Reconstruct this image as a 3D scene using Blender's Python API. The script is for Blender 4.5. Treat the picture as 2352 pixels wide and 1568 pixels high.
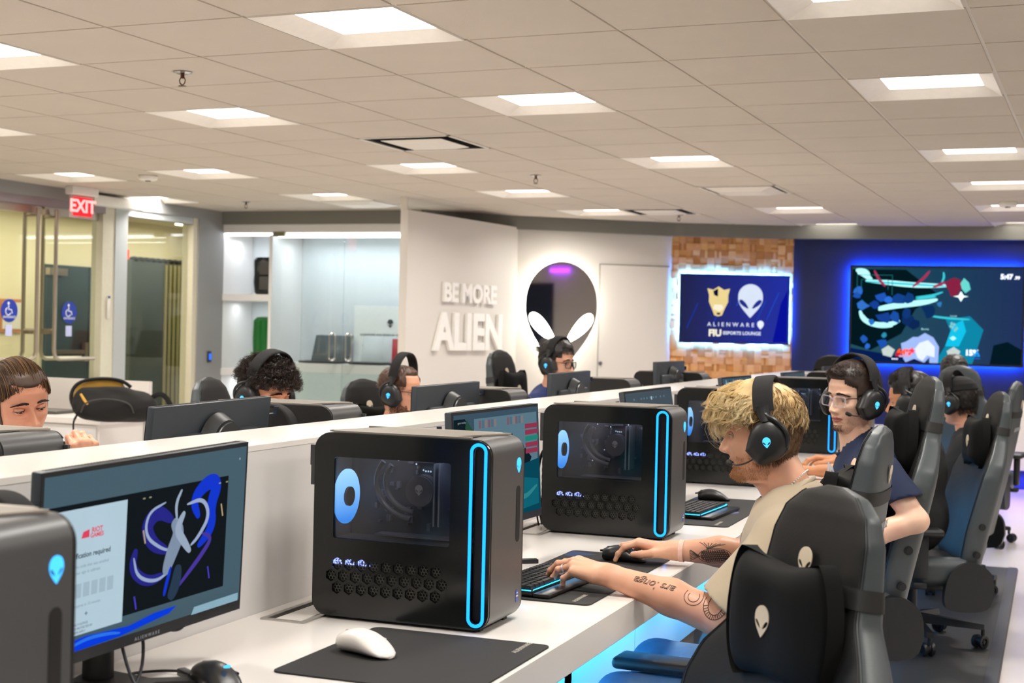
import bpy, bmesh, math, random
import numpy as np
from mathutils import Vector, Matrix
PI=math.pi; rad=math.radians
for o in list(bpy.data.objects): bpy.data.objects.remove(o)
scene=bpy.context.scene; COL=scene.collection
# ---------------------------------------------------------------- camera
yaw,pitch,roll=rad(-20.945),rad(-.503),rad(1.3156)
cy,sy,cp,sp=math.cos(yaw),math.sin(yaw),math.cos(pitch),math.sin(pitch)
fw=Vector((sy*cp,cy*cp,sp)); rt=Vector((cy,-sy,0)); up=rt.cross(fw)
r2=math.cos(roll)*rt+math.sin(roll)*up; u2=-math.sin(roll)*rt+math.cos(roll)*up
cam=bpy.data.cameras.new('camera'); camo=bpy.data.objects.new('camera',cam); COL.objects.link(camo)
M=Matrix((r2,u2,-fw)).transposed().to_4x4(); M.translation=Vector((0,0,1.40)); camo.matrix_world=M
cam.sensor_width=36; cam.lens=3267/2352*36; cam.clip_start=.05; cam.clip_end=100
cam.dof.use_dof=True; cam.dof.focus_distance=3.75; cam.dof.aperture_fstop=6.3
scene.camera=camo
# ---------------------------------------------------------------- world, exposure
w=bpy.data.worlds.new('world'); scene.world=w; w.use_nodes=True
w.node_tree.nodes['Background'].inputs[0].default_value=(.75,.8,1,1); w.node_tree.nodes['Background'].inputs[1].default_value=.12
vs=scene.view_settings; vs.view_transform='Standard'; vs.look='None'; vs.exposure=0.2; vs.gamma=1; vs.use_curve_mapping=False
scene.cycles.max_bounces=7; scene.cycles.adaptive_threshold=.02; scene.cycles.diffuse_bounces=4; scene.cycles.glossy_bounces=4; scene.cycles.transmission_bounces=6
scene.cycles.transparent_max_bounces=10; scene.cycles.caustics_reflective=False; scene.cycles.caustics_refractive=False
scene.cycles.use_denoising=True; scene.cycles.sample_clamp_indirect=6
LAMP=5.0; LAMPW=15  # brightness of the ceiling troffer lenses, watts of each
def area_light(name,loc,rot,size,sizey,color,power,spread=180):
    l=bpy.data.lights.new(name,'AREA'); l.shape='RECTANGLE'; l.size=size; l.size_y=sizey; l.color=color; l.energy=power
    l.spread=rad(spread)
    o=bpy.data.objects.new(name,l); COL.objects.link(o); o.location=loc; o.rotation_euler=rot; return o
# ---------------------------------------------------------------- materials
def lin(h):
    if h in('','#333'): h='#333333'
    if isinstance(h,str):
        h=h.lstrip('#'); c=[int(h[i:i+2],16)/255 for i in (0,2,4)]
    else: c=h
    return tuple((x/12.92 if x<=.04045 else ((x+.055)/1.055)**2.4) for x in c)+(1,)
MC={}
def mat(name,col,rough=.5,metal=0,noise=.06,nscale=30,bump=0,bscale=400,emit=None,es=1,spec=.5,alpha=None,trans=0,coat=0,sheen=0,sss=0):
    if name in MC: return MC[name]
    m=bpy.data.materials.new(name); m.use_nodes=True; nt=m.node_tree; b=nt.nodes['Principled BSDF']; N=nt.nodes.new; L=nt.links.new
    c=lin(col); b.inputs['Base Color'].default_value=c; b.inputs['Roughness'].default_value=rough; b.inputs['Metallic'].default_value=metal
    b.inputs['Specular IOR Level'].default_value=spec
    tc=N('ShaderNodeTexCoord')
    if noise:
        n=N('ShaderNodeTexNoise'); n.inputs['Scale'].default_value=nscale; n.inputs['Detail'].default_value=4; L(tc.outputs['Object'],n.inputs['Vector'])
        mx=N('ShaderNodeMix'); mx.data_type='RGBA'; mx.inputs[6].default_value=tuple(v*(1-noise) for v in c[:3])+(1,); mx.inputs[7].default_value=tuple(min(1,v*(1+noise)) for v in c[:3])+(1,)
        L(n.outputs['Fac'],mx.inputs[0]); L(mx.outputs[2],b.inputs['Base Color'])
    if bump:
        n2=N('ShaderNodeTexNoise'); n2.inputs['Scale'].default_value=bscale; n2.inputs['Detail'].default_value=2; L(tc.outputs['Object'],n2.inputs['Vector'])
        bp=N('ShaderNodeBump'); bp.inputs['Strength'].default_value=bump; bp.inputs['Distance'].default_value=.002; L(n2.outputs['Fac'],bp.inputs['Height']); L(bp.outputs[0],b.inputs['Normal'])
    if emit: b.inputs['Emission Color'].default_value=lin(emit); b.inputs['Emission Strength'].default_value=es
    if trans: b.inputs['Transmission Weight'].default_value=trans; b.inputs['IOR'].default_value=1.45
    if alpha is not None: b.inputs['Alpha'].default_value=alpha
    if coat: b.inputs['Coat Weight'].default_value=coat; b.inputs['Coat Roughness'].default_value=.1
    if sheen: b.inputs['Sheen Weight'].default_value=sheen
    if sss: b.inputs['Subsurface Weight'].default_value=sss; b.inputs['Subsurface Radius'].default_value=(1,.35,.2); b.inputs['Subsurface Scale'].default_value=.006
    MC[name]=m; return m
def glass(name,tint=(.9,.97,.96),rough=.0,fac=.08):
    # thin architectural glass: transparent with a mirror-like share
    if name in MC: return MC[name]
    m=bpy.data.materials.new(name); m.use_nodes=True; nt=m.node_tree; nt.nodes.clear(); N=nt.nodes.new; L=nt.links.new
    o=N('ShaderNodeOutputMaterial'); t=N('ShaderNodeBsdfTransparent'); g=N('ShaderNodeBsdfGlossy'); mx=N('ShaderNodeMixShader'); f=N('ShaderNodeLayerWeight'); pw=N('ShaderNodeMath'); pw.operation='POWER'; pw.inputs[1].default_value=4
    t.inputs[0].default_value=tint+(1,); g.inputs['Roughness'].default_value=rough; f.inputs[0].default_value=.5; L(f.outputs['Facing'],pw.inputs[0])
    ad=N('ShaderNodeMath'); ad.operation='ADD'; ad.use_clamp=True; ad.inputs[1].default_value=fac; L(pw.outputs[0],ad.inputs[0]); L(ad.outputs[0],mx.inputs[0])
    L(t.outputs[0],mx.inputs[1]); L(g.outputs[0],mx.inputs[2]); L(mx.outputs[0],o.inputs[0]); MC[name]=m; return m
def emis(name,col,s):
    if name in MC: return MC[name]
    m=bpy.data.materials.new(name); m.use_nodes=True; nt=m.node_tree; nt.nodes.clear(); N=nt.nodes.new
    o=N('ShaderNodeOutputMaterial'); e=N('ShaderNodeEmission'); e.inputs[0].default_value=lin(col); e.inputs[1].default_value=s
    n=N('ShaderNodeTexNoise'); n.inputs['Scale'].default_value=3; mp=N('ShaderNodeMapRange'); mp.inputs[3].default_value=s*.95; mp.inputs[4].default_value=s*1.05
    nt.links.new(n.outputs[0],mp.inputs[0]); nt.links.new(mp.outputs[0],e.inputs[1]); nt.links.new(e.outputs[0],o.inputs[0]); MC[name]=m; return m
# ---------------------------------------------------------------- mesh builder
class MB:
    def __init__(s): s.v=[]; s.f=[]; s.mi=[]; s.n=0
    def add(s,V,F,mi=0,T=None):
        V=np.asarray(V,float).reshape(-1,3)
        if T is not None:
            A=np.array(T); V=V@A[:3,:3].T+A[:3,3]
        s.v.append(V); k=s.n
        s.f+= (F+k).tolist() if isinstance(F,np.ndarray) else [[int(i)+k for i in f] for f in F]
        s.mi+=[mi]*len(F); s.n+=len(V); return s
    def box(s,c,d,mi=0,T=None,r=0,seg=2):
        if r>0:
            bm=bmesh.new(); bmesh.ops.create_cube(bm,size=1)
            bmesh.ops.scale(bm,vec=d,verts=bm.verts); bmesh.ops.bevel(bm,geom=list(bm.edges)+list(bm.verts),offset=min(r,min(d)*.49),segments=seg,profile=.5,affect='EDGES')
            bmesh.ops.translate(bm,vec=c,verts=bm.verts); s.bm(bm,mi,T); return s
        x,y,z=[q/2 for q in d]
        V=[(c[0]+a*x,c[1]+b*y,c[2]+e*z) for a in(-1,1) for b in(-1,1) for e in(-1,1)]
        return s.add(V,[(0,1,3,2),(4,6,7,5),(0,4,5,1),(2,3,7,6),(0,2,6,4),(1,5,7,3)],mi,T)
    def bm(s,bm,mi=0,T=None):
        bm.verts.index_update(); s.add([v.co[:] for v in bm.verts],[[v.index for v in f.verts] for f in bm.faces],mi,T); bm.free(); return s
    def rings(s,R,mi=0,caps=(True,True),closed=True,T=None,loop=False):
        R=np.asarray(R,float); n,m=R.shape[:2]; F=[]
        for i in range(n if loop else n-1):
            for j in range(m if closed else m-1):
                a=i*m+j; b=i*m+(j+1)%m; c=((i+1)%n)*m+(j+1)%m; d=((i+1)%n)*m+j; F.append((a,b,c,d))
        if not loop and caps[0]: F.append(tuple(range(m))[::-1])
        if not loop and caps[1]: F.append(tuple((n-1)*m+j for j in range(m)))
        return s.add(R.reshape(-1,3),F,mi,T)
    def tube(s,P,r,n=8,mi=0,T=None,loop=False,flat=1,upv=None):
        P=[np.array(p,float) for p in P]; k=len(P)
        if not hasattr(r,'__len__'): r=[r]*k
        R=[]; prev=None
        for i in range(k):
            if loop: t=P[(i+1)%k]-P[i-1]
            else: t=P[min(i+1,k-1)]-P[max(i-1,0)]
            t=t/(np.linalg.norm(t)+1e-12)
            if prev is None:
                a=np.array(upv if upv is not None else ((0,0,1) if abs(t[2])<.9 else (1,0,0)),float)
            else: a=prev
            a=a-t*(a@t); a/=np.linalg.norm(a)+1e-12; prev=a; b=np.cross(t,a)
            R.append([P[i]+r[i]*(math.cos(q)*a+flat*math.sin(q)*b) for q in np.arange(n)*2*PI/n])
        return s.rings(R,mi,T=T,loop=loop)
    def cyl(s,a,b,r,n=20,mi=0,T=None,r2=None): return s.tube([a,b],[r,r if r2 is None else r2],n,mi,T)
    def lathe(s,prof,n=24,mi=0,T=None,caps=(True,True)):
        R=[[(r*math.cos(q),r*math.sin(q),z) for q in np.arange(n)*2*PI/n] for r,z in prof]; return s.rings(R,mi,caps,T=T)
    def prism(s,poly,z0,z1,mi=0,T=None):
        n=len(poly); V=[(x,y,z0) for x,y in poly]+[(x,y,z1) for x,y in poly]
        return s.add(V,[tuple(range(n))[::-1],tuple(range(n,2*n))]+[(i,(i+1)%n,n+(i+1)%n,n+i) for i in range(n)],mi,T)
    def ell(s,c,r,mi=0,T=None,n=16,m=10):
        R=[[(c[0]+r[0]*math.sin(a)*math.cos(q),c[1]+r[1]*math.sin(a)*math.sin(q),c[2]-r[2]*math.cos(a)) for q in np.arange(n)*2*PI/n] for a in np.linspace(.05,PI-.05,m)]
        return s.rings(R,mi,T=T)
    def mesh(s,me,mi=0,T=None): return s.add([v.co[:] for v in me.vertices],[tuple(p.vertices) for p in me.polygons],mi,T)
    def plate(s,loops,t,mi=0,T=None):
        """outline with holes (xy), extruded +-t/2 in z"""
        cu=bpy.data.curves.new('c','CURVE'); cu.dimensions='2D'; cu.fill_mode='BOTH'; cu.extrude=t/2
        for lp in loops:
            sp_=cu.splines.new('POLY'); sp_.points.add(len(lp)-1); sp_.use_cyclic_u=True
            for q,(x,y) in zip(sp_.points,lp): q.co=(x,y,0,1)
        return s._cv(cu,mi,T)
    def text(s,str_,size,mi=0,T=None,ext=.0005,align='CENTER',bold=0,space=1.0,shear=0):
        cu=bpy.data.curves.new('t','FONT'); cu.body=str_; cu.size=size; cu.extrude=ext; cu.align_x=align; cu.align_y='CENTER'; cu.offset=bold*size; cu.space_character=space; cu.shear=shear
        cu.resolution_u=3
        return s._cv(cu,mi,T)
    def _cv(s,cu,mi,T):
        o=bpy.data.objects.new('tmp',cu); me=bpy.data.meshes.new_from_object(o); s.mesh(me,mi,T); bpy.data.objects.remove(o); bpy.data.meshes.remove(me); return s
    def build(s,name,mats,parent=None,smooth=True,ang=35,loc=None,T=None,label=None):
        me=bpy.data.meshes.new(name); V=np.concatenate(s.v) if s.v else np.zeros((0,3)); me.from_pydata(V.tolist(),[],s.f)
        if not isinstance(mats,(list,tuple)): mats=[mats]
        for m in mats: me.materials.append(m)
        me.polygons.foreach_set('material_index',s.mi); me.update()
        if smooth:
            me.polygons.foreach_set('use_smooth',[True]*len(me.polygons)); me.set_sharp_from_angle(angle=rad(ang))
        o=bpy.data.objects.new(name,me); COL.objects.link(o)
        if parent is not None: o.parent=parent
        if loc: o.location=loc
        if T is not None: o.matrix_local=T
        if label: o['label']=label
        return o
def thing(name,label,cat,loc=(0,0,0),rz=0,group=None,rot=None):
    o=bpy.data.objects.new(name,None); COL.objects.link(o); o.location=loc; o.rotation_euler=rot if rot else (0,0,rz)
    o.empty_display_size=.1; return tag(o,label,cat,group)
def tag(o,label,cat,group=None,kind=None):
    o['label']=label; o['category']=cat
    if group: o['group']=group
    if kind: o['kind']=kind
    return o
def struct(o): o['kind']='structure'; return o
def dup(root,loc=None,rz=None,label=None,rot=None):
    r=root.copy(); COL.objects.link(r)
    if loc is not None: r.location=loc
    if rz is not None: r.rotation_euler=(0,0,rz)
    if rot is not None: r.rotation_euler=rot
    if label: r['label']=label
    for ch in list(root.children):
        c=ch.copy(); COL.objects.link(c); c.parent=r
        for g in list(ch.children):
            d=g.copy(); COL.objects.link(d); d.parent=c
    return r
def TM(loc=(0,0,0),rx=0,ry=0,rz=0,s=1):
    return Matrix.Translation(loc)@Matrix.Rotation(rz,4,'Z')@Matrix.Rotation(ry,4,'Y')@Matrix.Rotation(rx,4,'X')@Matrix.Scale(s,4)
def frame(o,x,y):
    """matrix whose local x,y map to directions x,y, z=x cross y"""
    x=Vector(x).normalized(); y=Vector(y).normalized(); z=x.cross(y)
    m=Matrix((x,y,z)).transposed().to_4x4(); m.translation=Vector(o); return m
def rrect(w,h,r,n=5,cx=0,cy=0):
    P=[]
    for k,(sx_,sy_) in enumerate(((1,1),(-1,1),(-1,-1),(1,-1))):
        for a in np.linspace(0,PI/2,n+1):
            a2=a+k*PI/2; P.append((cx+sx_*(w/2-r)+r*math.cos(a2),cy+sy_*(h/2-r)+r*math.sin(a2)))
    return P
def alien(s=1,n=48):
    """alien head emblem, unit height ~1 : outline, eyes"""
    P=[]
    for t in np.arange(n)*2*PI/n:
        x=math.sin(t); y=math.cos(t)
        if y>=-.05: px_,py_=.375*x,.13+.37*y if y>0 else .13+.37*y
        else:
            k=-y; wdt=.375*(1-max(0,k-.0)**1.75*.80); px_=wdt*x*(1.0+.25*k) ; py_=.13-.63*k
        P.append((px_*s,py_*s))
    def eye(sg):
        E=[]
        for t in np.arange(20)*2*PI/20:
            a=.185*math.cos(t); b=.062*math.sin(t)*(1+.35*math.cos(t)); 
            ca,sa=math.cos(rad(43)),math.sin(rad(43)); ex=a*ca-b*sa; ey=a*sa+b*ca
            E.append((sg*(.195+ex)*s,(-.10+ey)*s))
        return E if sg>0 else E[::-1]
    return P,eye(1),eye(-1)
# ================================================================ ROOM
def plane_T(A,B,off=0):
    """frame on a wall running A->B: local x along, local y up, local z towards the room"""
    A=Vector((A[0],A[1],0)); B=Vector((B[0],B[1],0)); x=(B-A).normalized(); T=frame(A,x,(0,0,1)); T.translation=A+T.to_3x3()@Vector((0,0,off)); return T
A_C=rad(-1.9)                       # the ceiling grid is turned a little against the desk rows
OX,OY,SX,SY=-3.5154,4.3396,.6095,.6033
RC=Matrix.Rotation(A_C,4,'Z')
def cg(i,j,z=2.5): return RC@Vector((OX+i*SX,OY+j*SY,z))
m_tile=mat('ceiling_tile','#c9bfb2',.95,noise=.05,nscale=3,bump=.5,bscale=160)
m_bar=mat('white_tbar','#e4ded4',.5,noise=.02)
m_white=mat('white_paint','#dad5ce',.55,noise=.015,nscale=4)
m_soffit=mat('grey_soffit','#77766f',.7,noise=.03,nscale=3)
m_lam=mat('white_laminate','#e9e4de',.28,noise=.01,nscale=3,spec=.5)
lamps=[(a,b) for a in(-8,-5,-2,1,4,7) for b in(-6,-3,0,3,7,10,13,16)]
lamps=[q for q in lamps if q not in((-8,7),(-8,0),(-8,3),(-8,13),(-8,16),(-5,13),(-5,16),(-2,16))]+[(-7,7)]
vents=[(-1,5),(-1,13),(-5,11),(1,10)]
lamps=[q for q in lamps if q not in vents]
mb=MB(); holes=set(lamps)|set(vents)
for i in range(-8,13):
    for j in range(-12,19):
        if (i,j) in holes: continue
        x0,y0=OX+i*SX+.007,OY+j*SY+.006; x1,y1=x0+SX-.014,y0+SY-.012
        mb.box(((x0+x1)/2,(y0+y1)/2,2.509),(x1-x0,y1-y0,.018))
o=struct(mb.build('ceiling',m_tile,smooth=False)); o.rotation_euler.z=A_C
mb=MB()
for i in range(-8,14): mb.box((OX+i*SX,OY+3*SY,2.512),(.024,31*SY,.012))
for j in range(-12,20): mb.box((OX+2.5*SX,OY+j*SY,2.512),(21*SX,.024,.010))
o=struct(mb.build('trim_1',m_bar,smooth=False)); o.rotation_euler.z=A_C
mb=MB().box((OX+2.5*SX,OY+3*SY,2.85),(21*SX,31*SY,.02)); o=struct(mb.build('ceiling_slab',mat('plenum','#3a3835',.9),smooth=False)); o.rotation_euler.z=A_C
# troffers
m_lens=emis('troffer_lens','#fff8ee',LAMP)
def troffer(first=True):
    t=thing('ceiling_light','x','ceiling light')
    mb=MB(); a=.295; b=.205; z0=-.004; z1=.036; cx,cy_=.015,.015
    A=[(-a,-a,z0),(a,-a,z0),(a,a,z0),(-a,a,z0)]; B=[(cx-b,cy_-b,z1),(cx+b,cy_-b,z1),(cx+b,cy_+b,z1),(cx-b,cy_+b,z1)]
    C=[(-a,-a,.08),(a,-a,.08),(a,a,.08),(-a,a,.08)]
    mb.add(A+B,[(i,(i+1)%4,4+(i+1)%4,4+i) for i in range(4)]); mb.add(A+C,[(i,4+i,4+(i+1)%4,(i+1)%4) for i in range(4)]+[(4,5,6,7)])
    mb.build('housing',mat('troffer_white','#efe9e0',.45),t,smooth=False)
    MB().add([(x,y,z1-.001) for x,y,z in B],[(3,2,1,0)]).build('lens',m_lens,t,smooth=False,label='glowing white lens')
    return t
t0=troffer(); t0.rotation_euler.z=A_C
colname={-8:'far left',-7:'left',-5:'left',-2:'left of centre',1:'centre',4:'right',7:'far right'}
LL={(1,0):'large bright square ceiling light at the top middle of the picture',(-2,0):'bright ceiling light cut by the left edge, above the glass doors',(-2,3):'square ceiling light beyond the sprinkler head at the upper left',
(1,3):'square ceiling light near the middle, second from the front in its row',(4,3):'wide bright ceiling light at the upper right, nearest fully visible there',(4,0):'ceiling light cut by the top edge of the picture, right side',
(1,7):'ceiling light above the wood wall, halfway down the room',(4,7):'ceiling light at the right edge, in front of the large screen',(4,10):'narrow looking ceiling light at the right edge, nearer the blue wall',
(-2,7):'ceiling light just behind the dark open air vent',(-5,7):'ceiling light to the right of the left round smoke detector',(-7,7):'ceiling light near the exit sign, left of the smoke detector',(-8,10):'smallest ceiling light, over the glass storefront by the exit sign',
(-5,10):'ceiling light over the glass display case',(-2,10):'ceiling light just behind the hanging sprinkler, above the mirror sign',(-2,13):'dim thin ceiling light near the back wall above the mirror sign',(1,13):'ceiling light above the blue wall edge near the back',
(-5,3):'ceiling light cut by the left edge, its sloping side only',(1,16):'pale ceiling light touching the back soffit above the blue wall',(4,16):'pale ceiling light at the right edge touching the back soffit'}
firstu=True
for (i,j) in lamps:
    c=cg(i+.5,j+.5); lb=LL.get((i,j))
    if firstu: o=t0; o.location=c; firstu=False
    else: o=dup(t0,loc=c); o.rotation_euler.z=A_C
    if j<16: al=area_light('troffer_light',Vector(c)+RC.to_3x3()@Vector((.015,.015,.0345)),(0,0,A_C),.405,.405,(1,.955,.90),LAMPW,152)
    o['label']=lb or 'recessed square ceiling light outside the picture'; o['group']='recessed square ceiling lights'
# air diffusers
m_dark=mat('vent_dark','#2b2622',.8)
def diffuser(i,j,label,drop):
    t=thing('ceiling_vent',label,'ceiling vent',cg(i+.5,j+.5),A_C,'square air vents in the ceiling')
    mb=MB().box((0,0,.13),(.58,.58,.01))
    for k in(-1,1): mb.box((k*.285,0,.065),(.01,.58,.13)); mb.box((0,k*.285,.065),(.58,.01,.13))
    mb.build('duct_opening',m_dark,t,smooth=False)
    mb=MB(); 
    for k in (-1,1): mb.box((k*.29,0,.002),(.02,.6,.012)); mb.box((0,k*.29,.002),(.6,.02,.012))
    mb.build('frame',m_bar,t,smooth=False)
    mb=MB(); a,b=(.20,.14) if drop<.025 else (.255,.16)
    mb.add([(-a,-a,-.004),(a,-a,-.004),(a,a,-.004),(-a,a,-.004),(-b,-b,-drop),(b,-b,-drop),(b,b,-drop),(-b,b,-drop)],[(0,1,5,4),(1,2,6,5),(2,3,7,6),(3,0,4,7),(7,6,5,4),(0,3,2,1)])
    mb.build('baffle_plate',m_bar,t,smooth=False)
diffuser(-1,5,'dark edged square air vent in the ceiling above the slogan wall',.02)
diffuser(-1,13,'dark thin air vent in the ceiling above the mirror sign',.02)
diffuser(-5,11,'pale square air vent above the glass display case',.03)
diffuser(1,10,'pale air vent above the wood wall',.03)
# sprinklers and smoke detectors
m_chrome=mat('chrome','#b8b8b8',.2,1,noise=.02)
def sprinkler(i,j,label):
    t=thing('sprinkler_head',label,'sprinkler',cg(i,j),0,'sprinkler heads in the ceiling')
    MB().lathe([(.04,-.001),(.042,-.004),(.03,-.009),(.012,-.01),(.001,-.01)],20).build('escutcheon',m_chrome,t)
    mb=MB().cyl((0,0,-.008),(0,0,-.03),.009,10)
    for k in(-1,1): mb.tube([(k*.008,0,-.025),(k*.015,0,-.037),(k*.012,0,-.05),(0,0,-.06)],.0028,6)
    mb.lathe([(.002,-.058),(.018,-.062),(.019,-.0635),(.002,-.064)],14); mb.build('nozzle',mat('brass_dark','#6b4a3a',.35,.8),t)
sprinkler(-.47,1.45,'silver ceiling sprinkler at the upper left, nearest and largest')
sprinkler(-.48,8.4,'small ceiling sprinkler in front of the light above the mirror sign')
sprinkler(-.35,13.98,'tiny ceiling sprinkler near the back soffit above the wood wall')
sprinkler(-6.16,10.98,'tiny ceiling sprinkler near the glass display case')
def smoke(i,j,label):
    t=thing('smoke_detector',label,'smoke detector',cg(i,j),0,'round smoke detectors')
    MB().lathe([(.07,-.0),(.075,-.01),(.07,-.03),(.055,-.038),(.02,-.04),(.001,-.04)],28).build('housing',mat('detector_white','#e9e6de',.5),t)
    MB().lathe([(.022,-.039),(.02,-.047),(.001,-.048)],14).build('sensor_cap',mat('detector_grey','#77746f',.5),t)
smoke(-5.32,7.5,'round white smoke detector above the glass storefront'); smoke(4.48,12.6,'round white smoke detector at the right, above the big screen')
# floor
m_floor=mat('polished_concrete','#cfc8c2',.22,noise=.10,nscale=1.3,spec=.5,bump=.05,bscale=30)
struct(MB().box((-3.5,5,-.05),(16,24,.1)).build('floor',m_floor,smooth=False))
# side and rear walls outside the view
struct(MB().box((4.05,5,1.4),(.1,22,2.8)).build('wall_right',m_white,smooth=False))
struct(MB().box((-3.5,-5.05,1.4),(16,.1,2.8)).build('wall_rear',m_white,smooth=False))
# ---- back walls
P0=(-7.85,12.2);P1=(-5.0,12.2);P2=(-5.0,12.98);P3=(-3.65,14.0);P4=(-2.5,14.44);P5=(4.0,15.1)
def wallseg(name,A,B,z0,z1,th,m,off=0,kind=True):
    T=plane_T(A,B); L=(Vector(B)-Vector(A)).length
    o=MB().box((L/2,(z0+z1)/2,-th/2+off),(L,z1-z0,th),T=T).build(name,m,smooth=False)
    if kind: struct(o)
    return o
wallseg('wall_back_white',P2,P3,0,2.385,.12,m_white)
# block parquet wall: individual relief blocks baked as one wall
T=plane_T(P3,P4); L=(Vector(P4)-Vector(P3)).length; random.seed(4)
woods=[mat('wood_%d'%k,c,.5,noise=.12,nscale=25) for k,c in enumerate(('#d9a061','#c98a4a','#e0ae74','#b87a40','#d69a66'))]
mb=MB().box((L/2,1.18,-.07),(L,2.37,.1),0)
s=.0715; nx=int(L/s)
for a in range(nx+1):
    for b in range(33):
        x0=a*s; wd=min(s,L-x0)
        if wd<.01: continue
        rel=random.choice((.004,.010,.016,.022)); k=random.randrange(5)
        if (a*7+b*3)%2:
            for q in range(3): mb.box((x0+wd/2,b*s+(q+.5)*s/3+.02,-.02+rel/2),(wd-.001,s/3-.0008,rel+.004+.002*random.random()),(k+random.choice((0,0,1)))%5)
        else:
            for q in range(3): mb.box((x0+(q+.5)*wd/3,b*s+s/2+.02,-.02+rel/2),(wd/3-.0008,s-.001,rel+.004+.002*random.random()),(k+random.choice((0,0,1)))%5)
o=struct(mb.build('wall_back_wood',woods,smooth=False,T=T))
m_blue=mat('navy_wall','#081b50',.42,noise=.04,nscale=2)
wallseg('wall_back_blue',P4,P5,0,2.375,.12,m_blue)
# soffit
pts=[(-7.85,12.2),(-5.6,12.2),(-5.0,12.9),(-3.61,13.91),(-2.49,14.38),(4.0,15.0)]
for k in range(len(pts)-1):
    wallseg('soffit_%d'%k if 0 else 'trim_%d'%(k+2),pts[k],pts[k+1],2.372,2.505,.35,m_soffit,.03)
# slogan panel (partition projecting into the room)
A=(-5.15,10.93);B=(-4.92,12.95)
struct(wallseg('wall_slogan',A,B,0,2.39,.075,m_white))
PT=plane_T(A,B)
o=MB().cyl((.0,2.39,-.04),(.0,2.5,-.04),.03,16,T=PT).build('ceiling_post',m_bar); tag(o,'white round post joining the slogan wall to the ceiling','post')
m_letter=mat('white_letter','#f4f1ec',.35)
def letters(word,x0,x1,z0,z1,label):
    t=thing('sign_lettering',label,'sign',(0,0,0)); t.matrix_world=PT
    tmp=MB().text(word,1,ext=0,bold=.035); V=np.concatenate(tmp.v); mn,mx_=V.min(0),V.max(0)
    sx_,sy_=(x1-x0)/(mx_[0]-mn[0]),(z1-z0)/(mx_[1]-mn[1])
    # one mesh per letter
    cur=0
    adv=[]
    for q,ch in enumerate(word):
        if ch==' ': continue
        pre=MB().text(word[:q+1],1,ext=0,bold=.035,align='LEFT'); pv=np.concatenate(pre.v)[:,0].max()
        one=MB().text(ch,1,ext=.5,bold=.035,align='LEFT'); ov=np.concatenate(one.v)
        full=MB().text(word,1,ext=0,bold=.035,align='LEFT'); fv=np.concatenate(full.v)[:,0].min()
        ov[:,0]+=pv-ov[:,0].max()-fv; one.v=[ov*np.array([sx_,sy_,.03])+np.array([x0,z0-mn[1]*sy_,.02])]
        one.build('letter',m_letter,t,smooth=False)
letters('BE MORE',.585,1.562,1.625,1.803,'white raised letters BE MORE on the pale slogan wall')
letters('ALIEN',.42,1.685,1.195,1.537,'larger white raised letters ALIEN under the words BE MORE')
# flush hatch in white back wall
DT=plane_T(P2,P3)
t=thing('door_1','flush white door in the wall right of the glowing mirror sign','door'); t['kind']='structure'; t.matrix_world=DT
MB().box((1.29,1.03,.004),(.735,2.06,.012)).build('door_leaf',m_white,t,smooth=False)
mb=MB().box((1.29,1.065+1.0,.004),(.75,.008,.016)).box((.92,1.03,.004),(.006,2.07,.016)); mb.build('door_gap',mat('gap','#8b867f',.8),t,smooth=False)
MB().cyl((.945,1.08,.01),(.945,1.08,.025),.018,14).build('door_lock',m_chrome,t)
# glowing mirror sign
t=thing('wall_sign','alien head shaped mirror sign with glowing white rim and eyes','sign'); t.matrix_world=DT
P,e1,e2=alien(1.09); cx,cz=.507,1.528
sh=lambda Q,k=1:[(cx+x*k*.90,cz+y*k) for x,y in Q]
m_mirror=mat('mirror','#c9c6c4',.03,1,noise=0)
MB().plate([sh(P),sh(e1),sh(e2)],.012,T=Matrix.Translation((0,0,.075))).build('mirror_face',m_mirror,t,smooth=False,label='dark mirror face')
MB().plate([sh(P,1.0),sh(P,.955)],.05,T=Matrix.Translation((0,0,.04))).build('glow_rim',emis('halo','#fffbe8',9),t,smooth=False)
mb=MB(); mb.plate([sh(e1)],.004,T=Matrix.Translation((0,0,.072))); mb.plate([sh(e2)],.004,T=Matrix.Translation((0,0,.072)))
mb.build('glow_eyes',emis('eyeglow','#fffef2',5),t,smooth=False)
# ---- display case alcove
AT=plane_T(P0,P1)
m_case=mat('case_white','#e4e2e0',.4,noise=.01)
t=thing('display_case','white built-in display case with lit shelves and sliding glass','display case'); t.matrix_world=AT
D=-.62
mb=MB()
mb.box((1.32,2.335,-.3),(2.66,.09,.6)); mb.box((.028,1.17,-.3),(.056,2.34,.6)); mb.box((.622,1.15,-.3),(.032,2.24,.6)); mb.box((2.62,1.17,-.3),(.06,2.34,.6))
mb.box((.33,.02,-.3),(.6,.04,.6)); mb.build('carcass',m_case,t,smooth=False)
MB().box((1.32,1.17,D),(2.66,2.34,.03)).build('back_panel',mat('case_back','#dbe2e5',.5,noise=.02),t,smooth=False)
for z in(1.652,.911,.17): MB().box((.33,z,-.29),(.55,.065,.58)).build('shelf',m_case,t,smooth=False)
MB().box((1.63,.977,-.31),(1.96,.085,.5)).build('shelf',m_case,t,smooth=False)
MB().box((1.63,.47,-.31),(1.96,.93,.5)).build('cupboard',mat('case_low','#c9d4d4',.5),t,smooth=False)
m_led=emis('led_white','#f2f8ff',9)
MB().box((.33,2.275,-.06),(.52,.02,.04)).build('light_strip',m_led,t,smooth=False)
MB().box((1.63,2.262,-.06),(1.9,.03,.04)).build('light_strip',m_led,t,smooth=False)
for z0,z1 in((1.70,2.27),(.96,1.6),(.22,.86)): MB().box((.425,(z0+z1)/2,D+.03),(.035,z1-z0,.02)).build('light_strip',emis('led_strip','#f6fbff',2.2),t,smooth=False)
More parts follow.
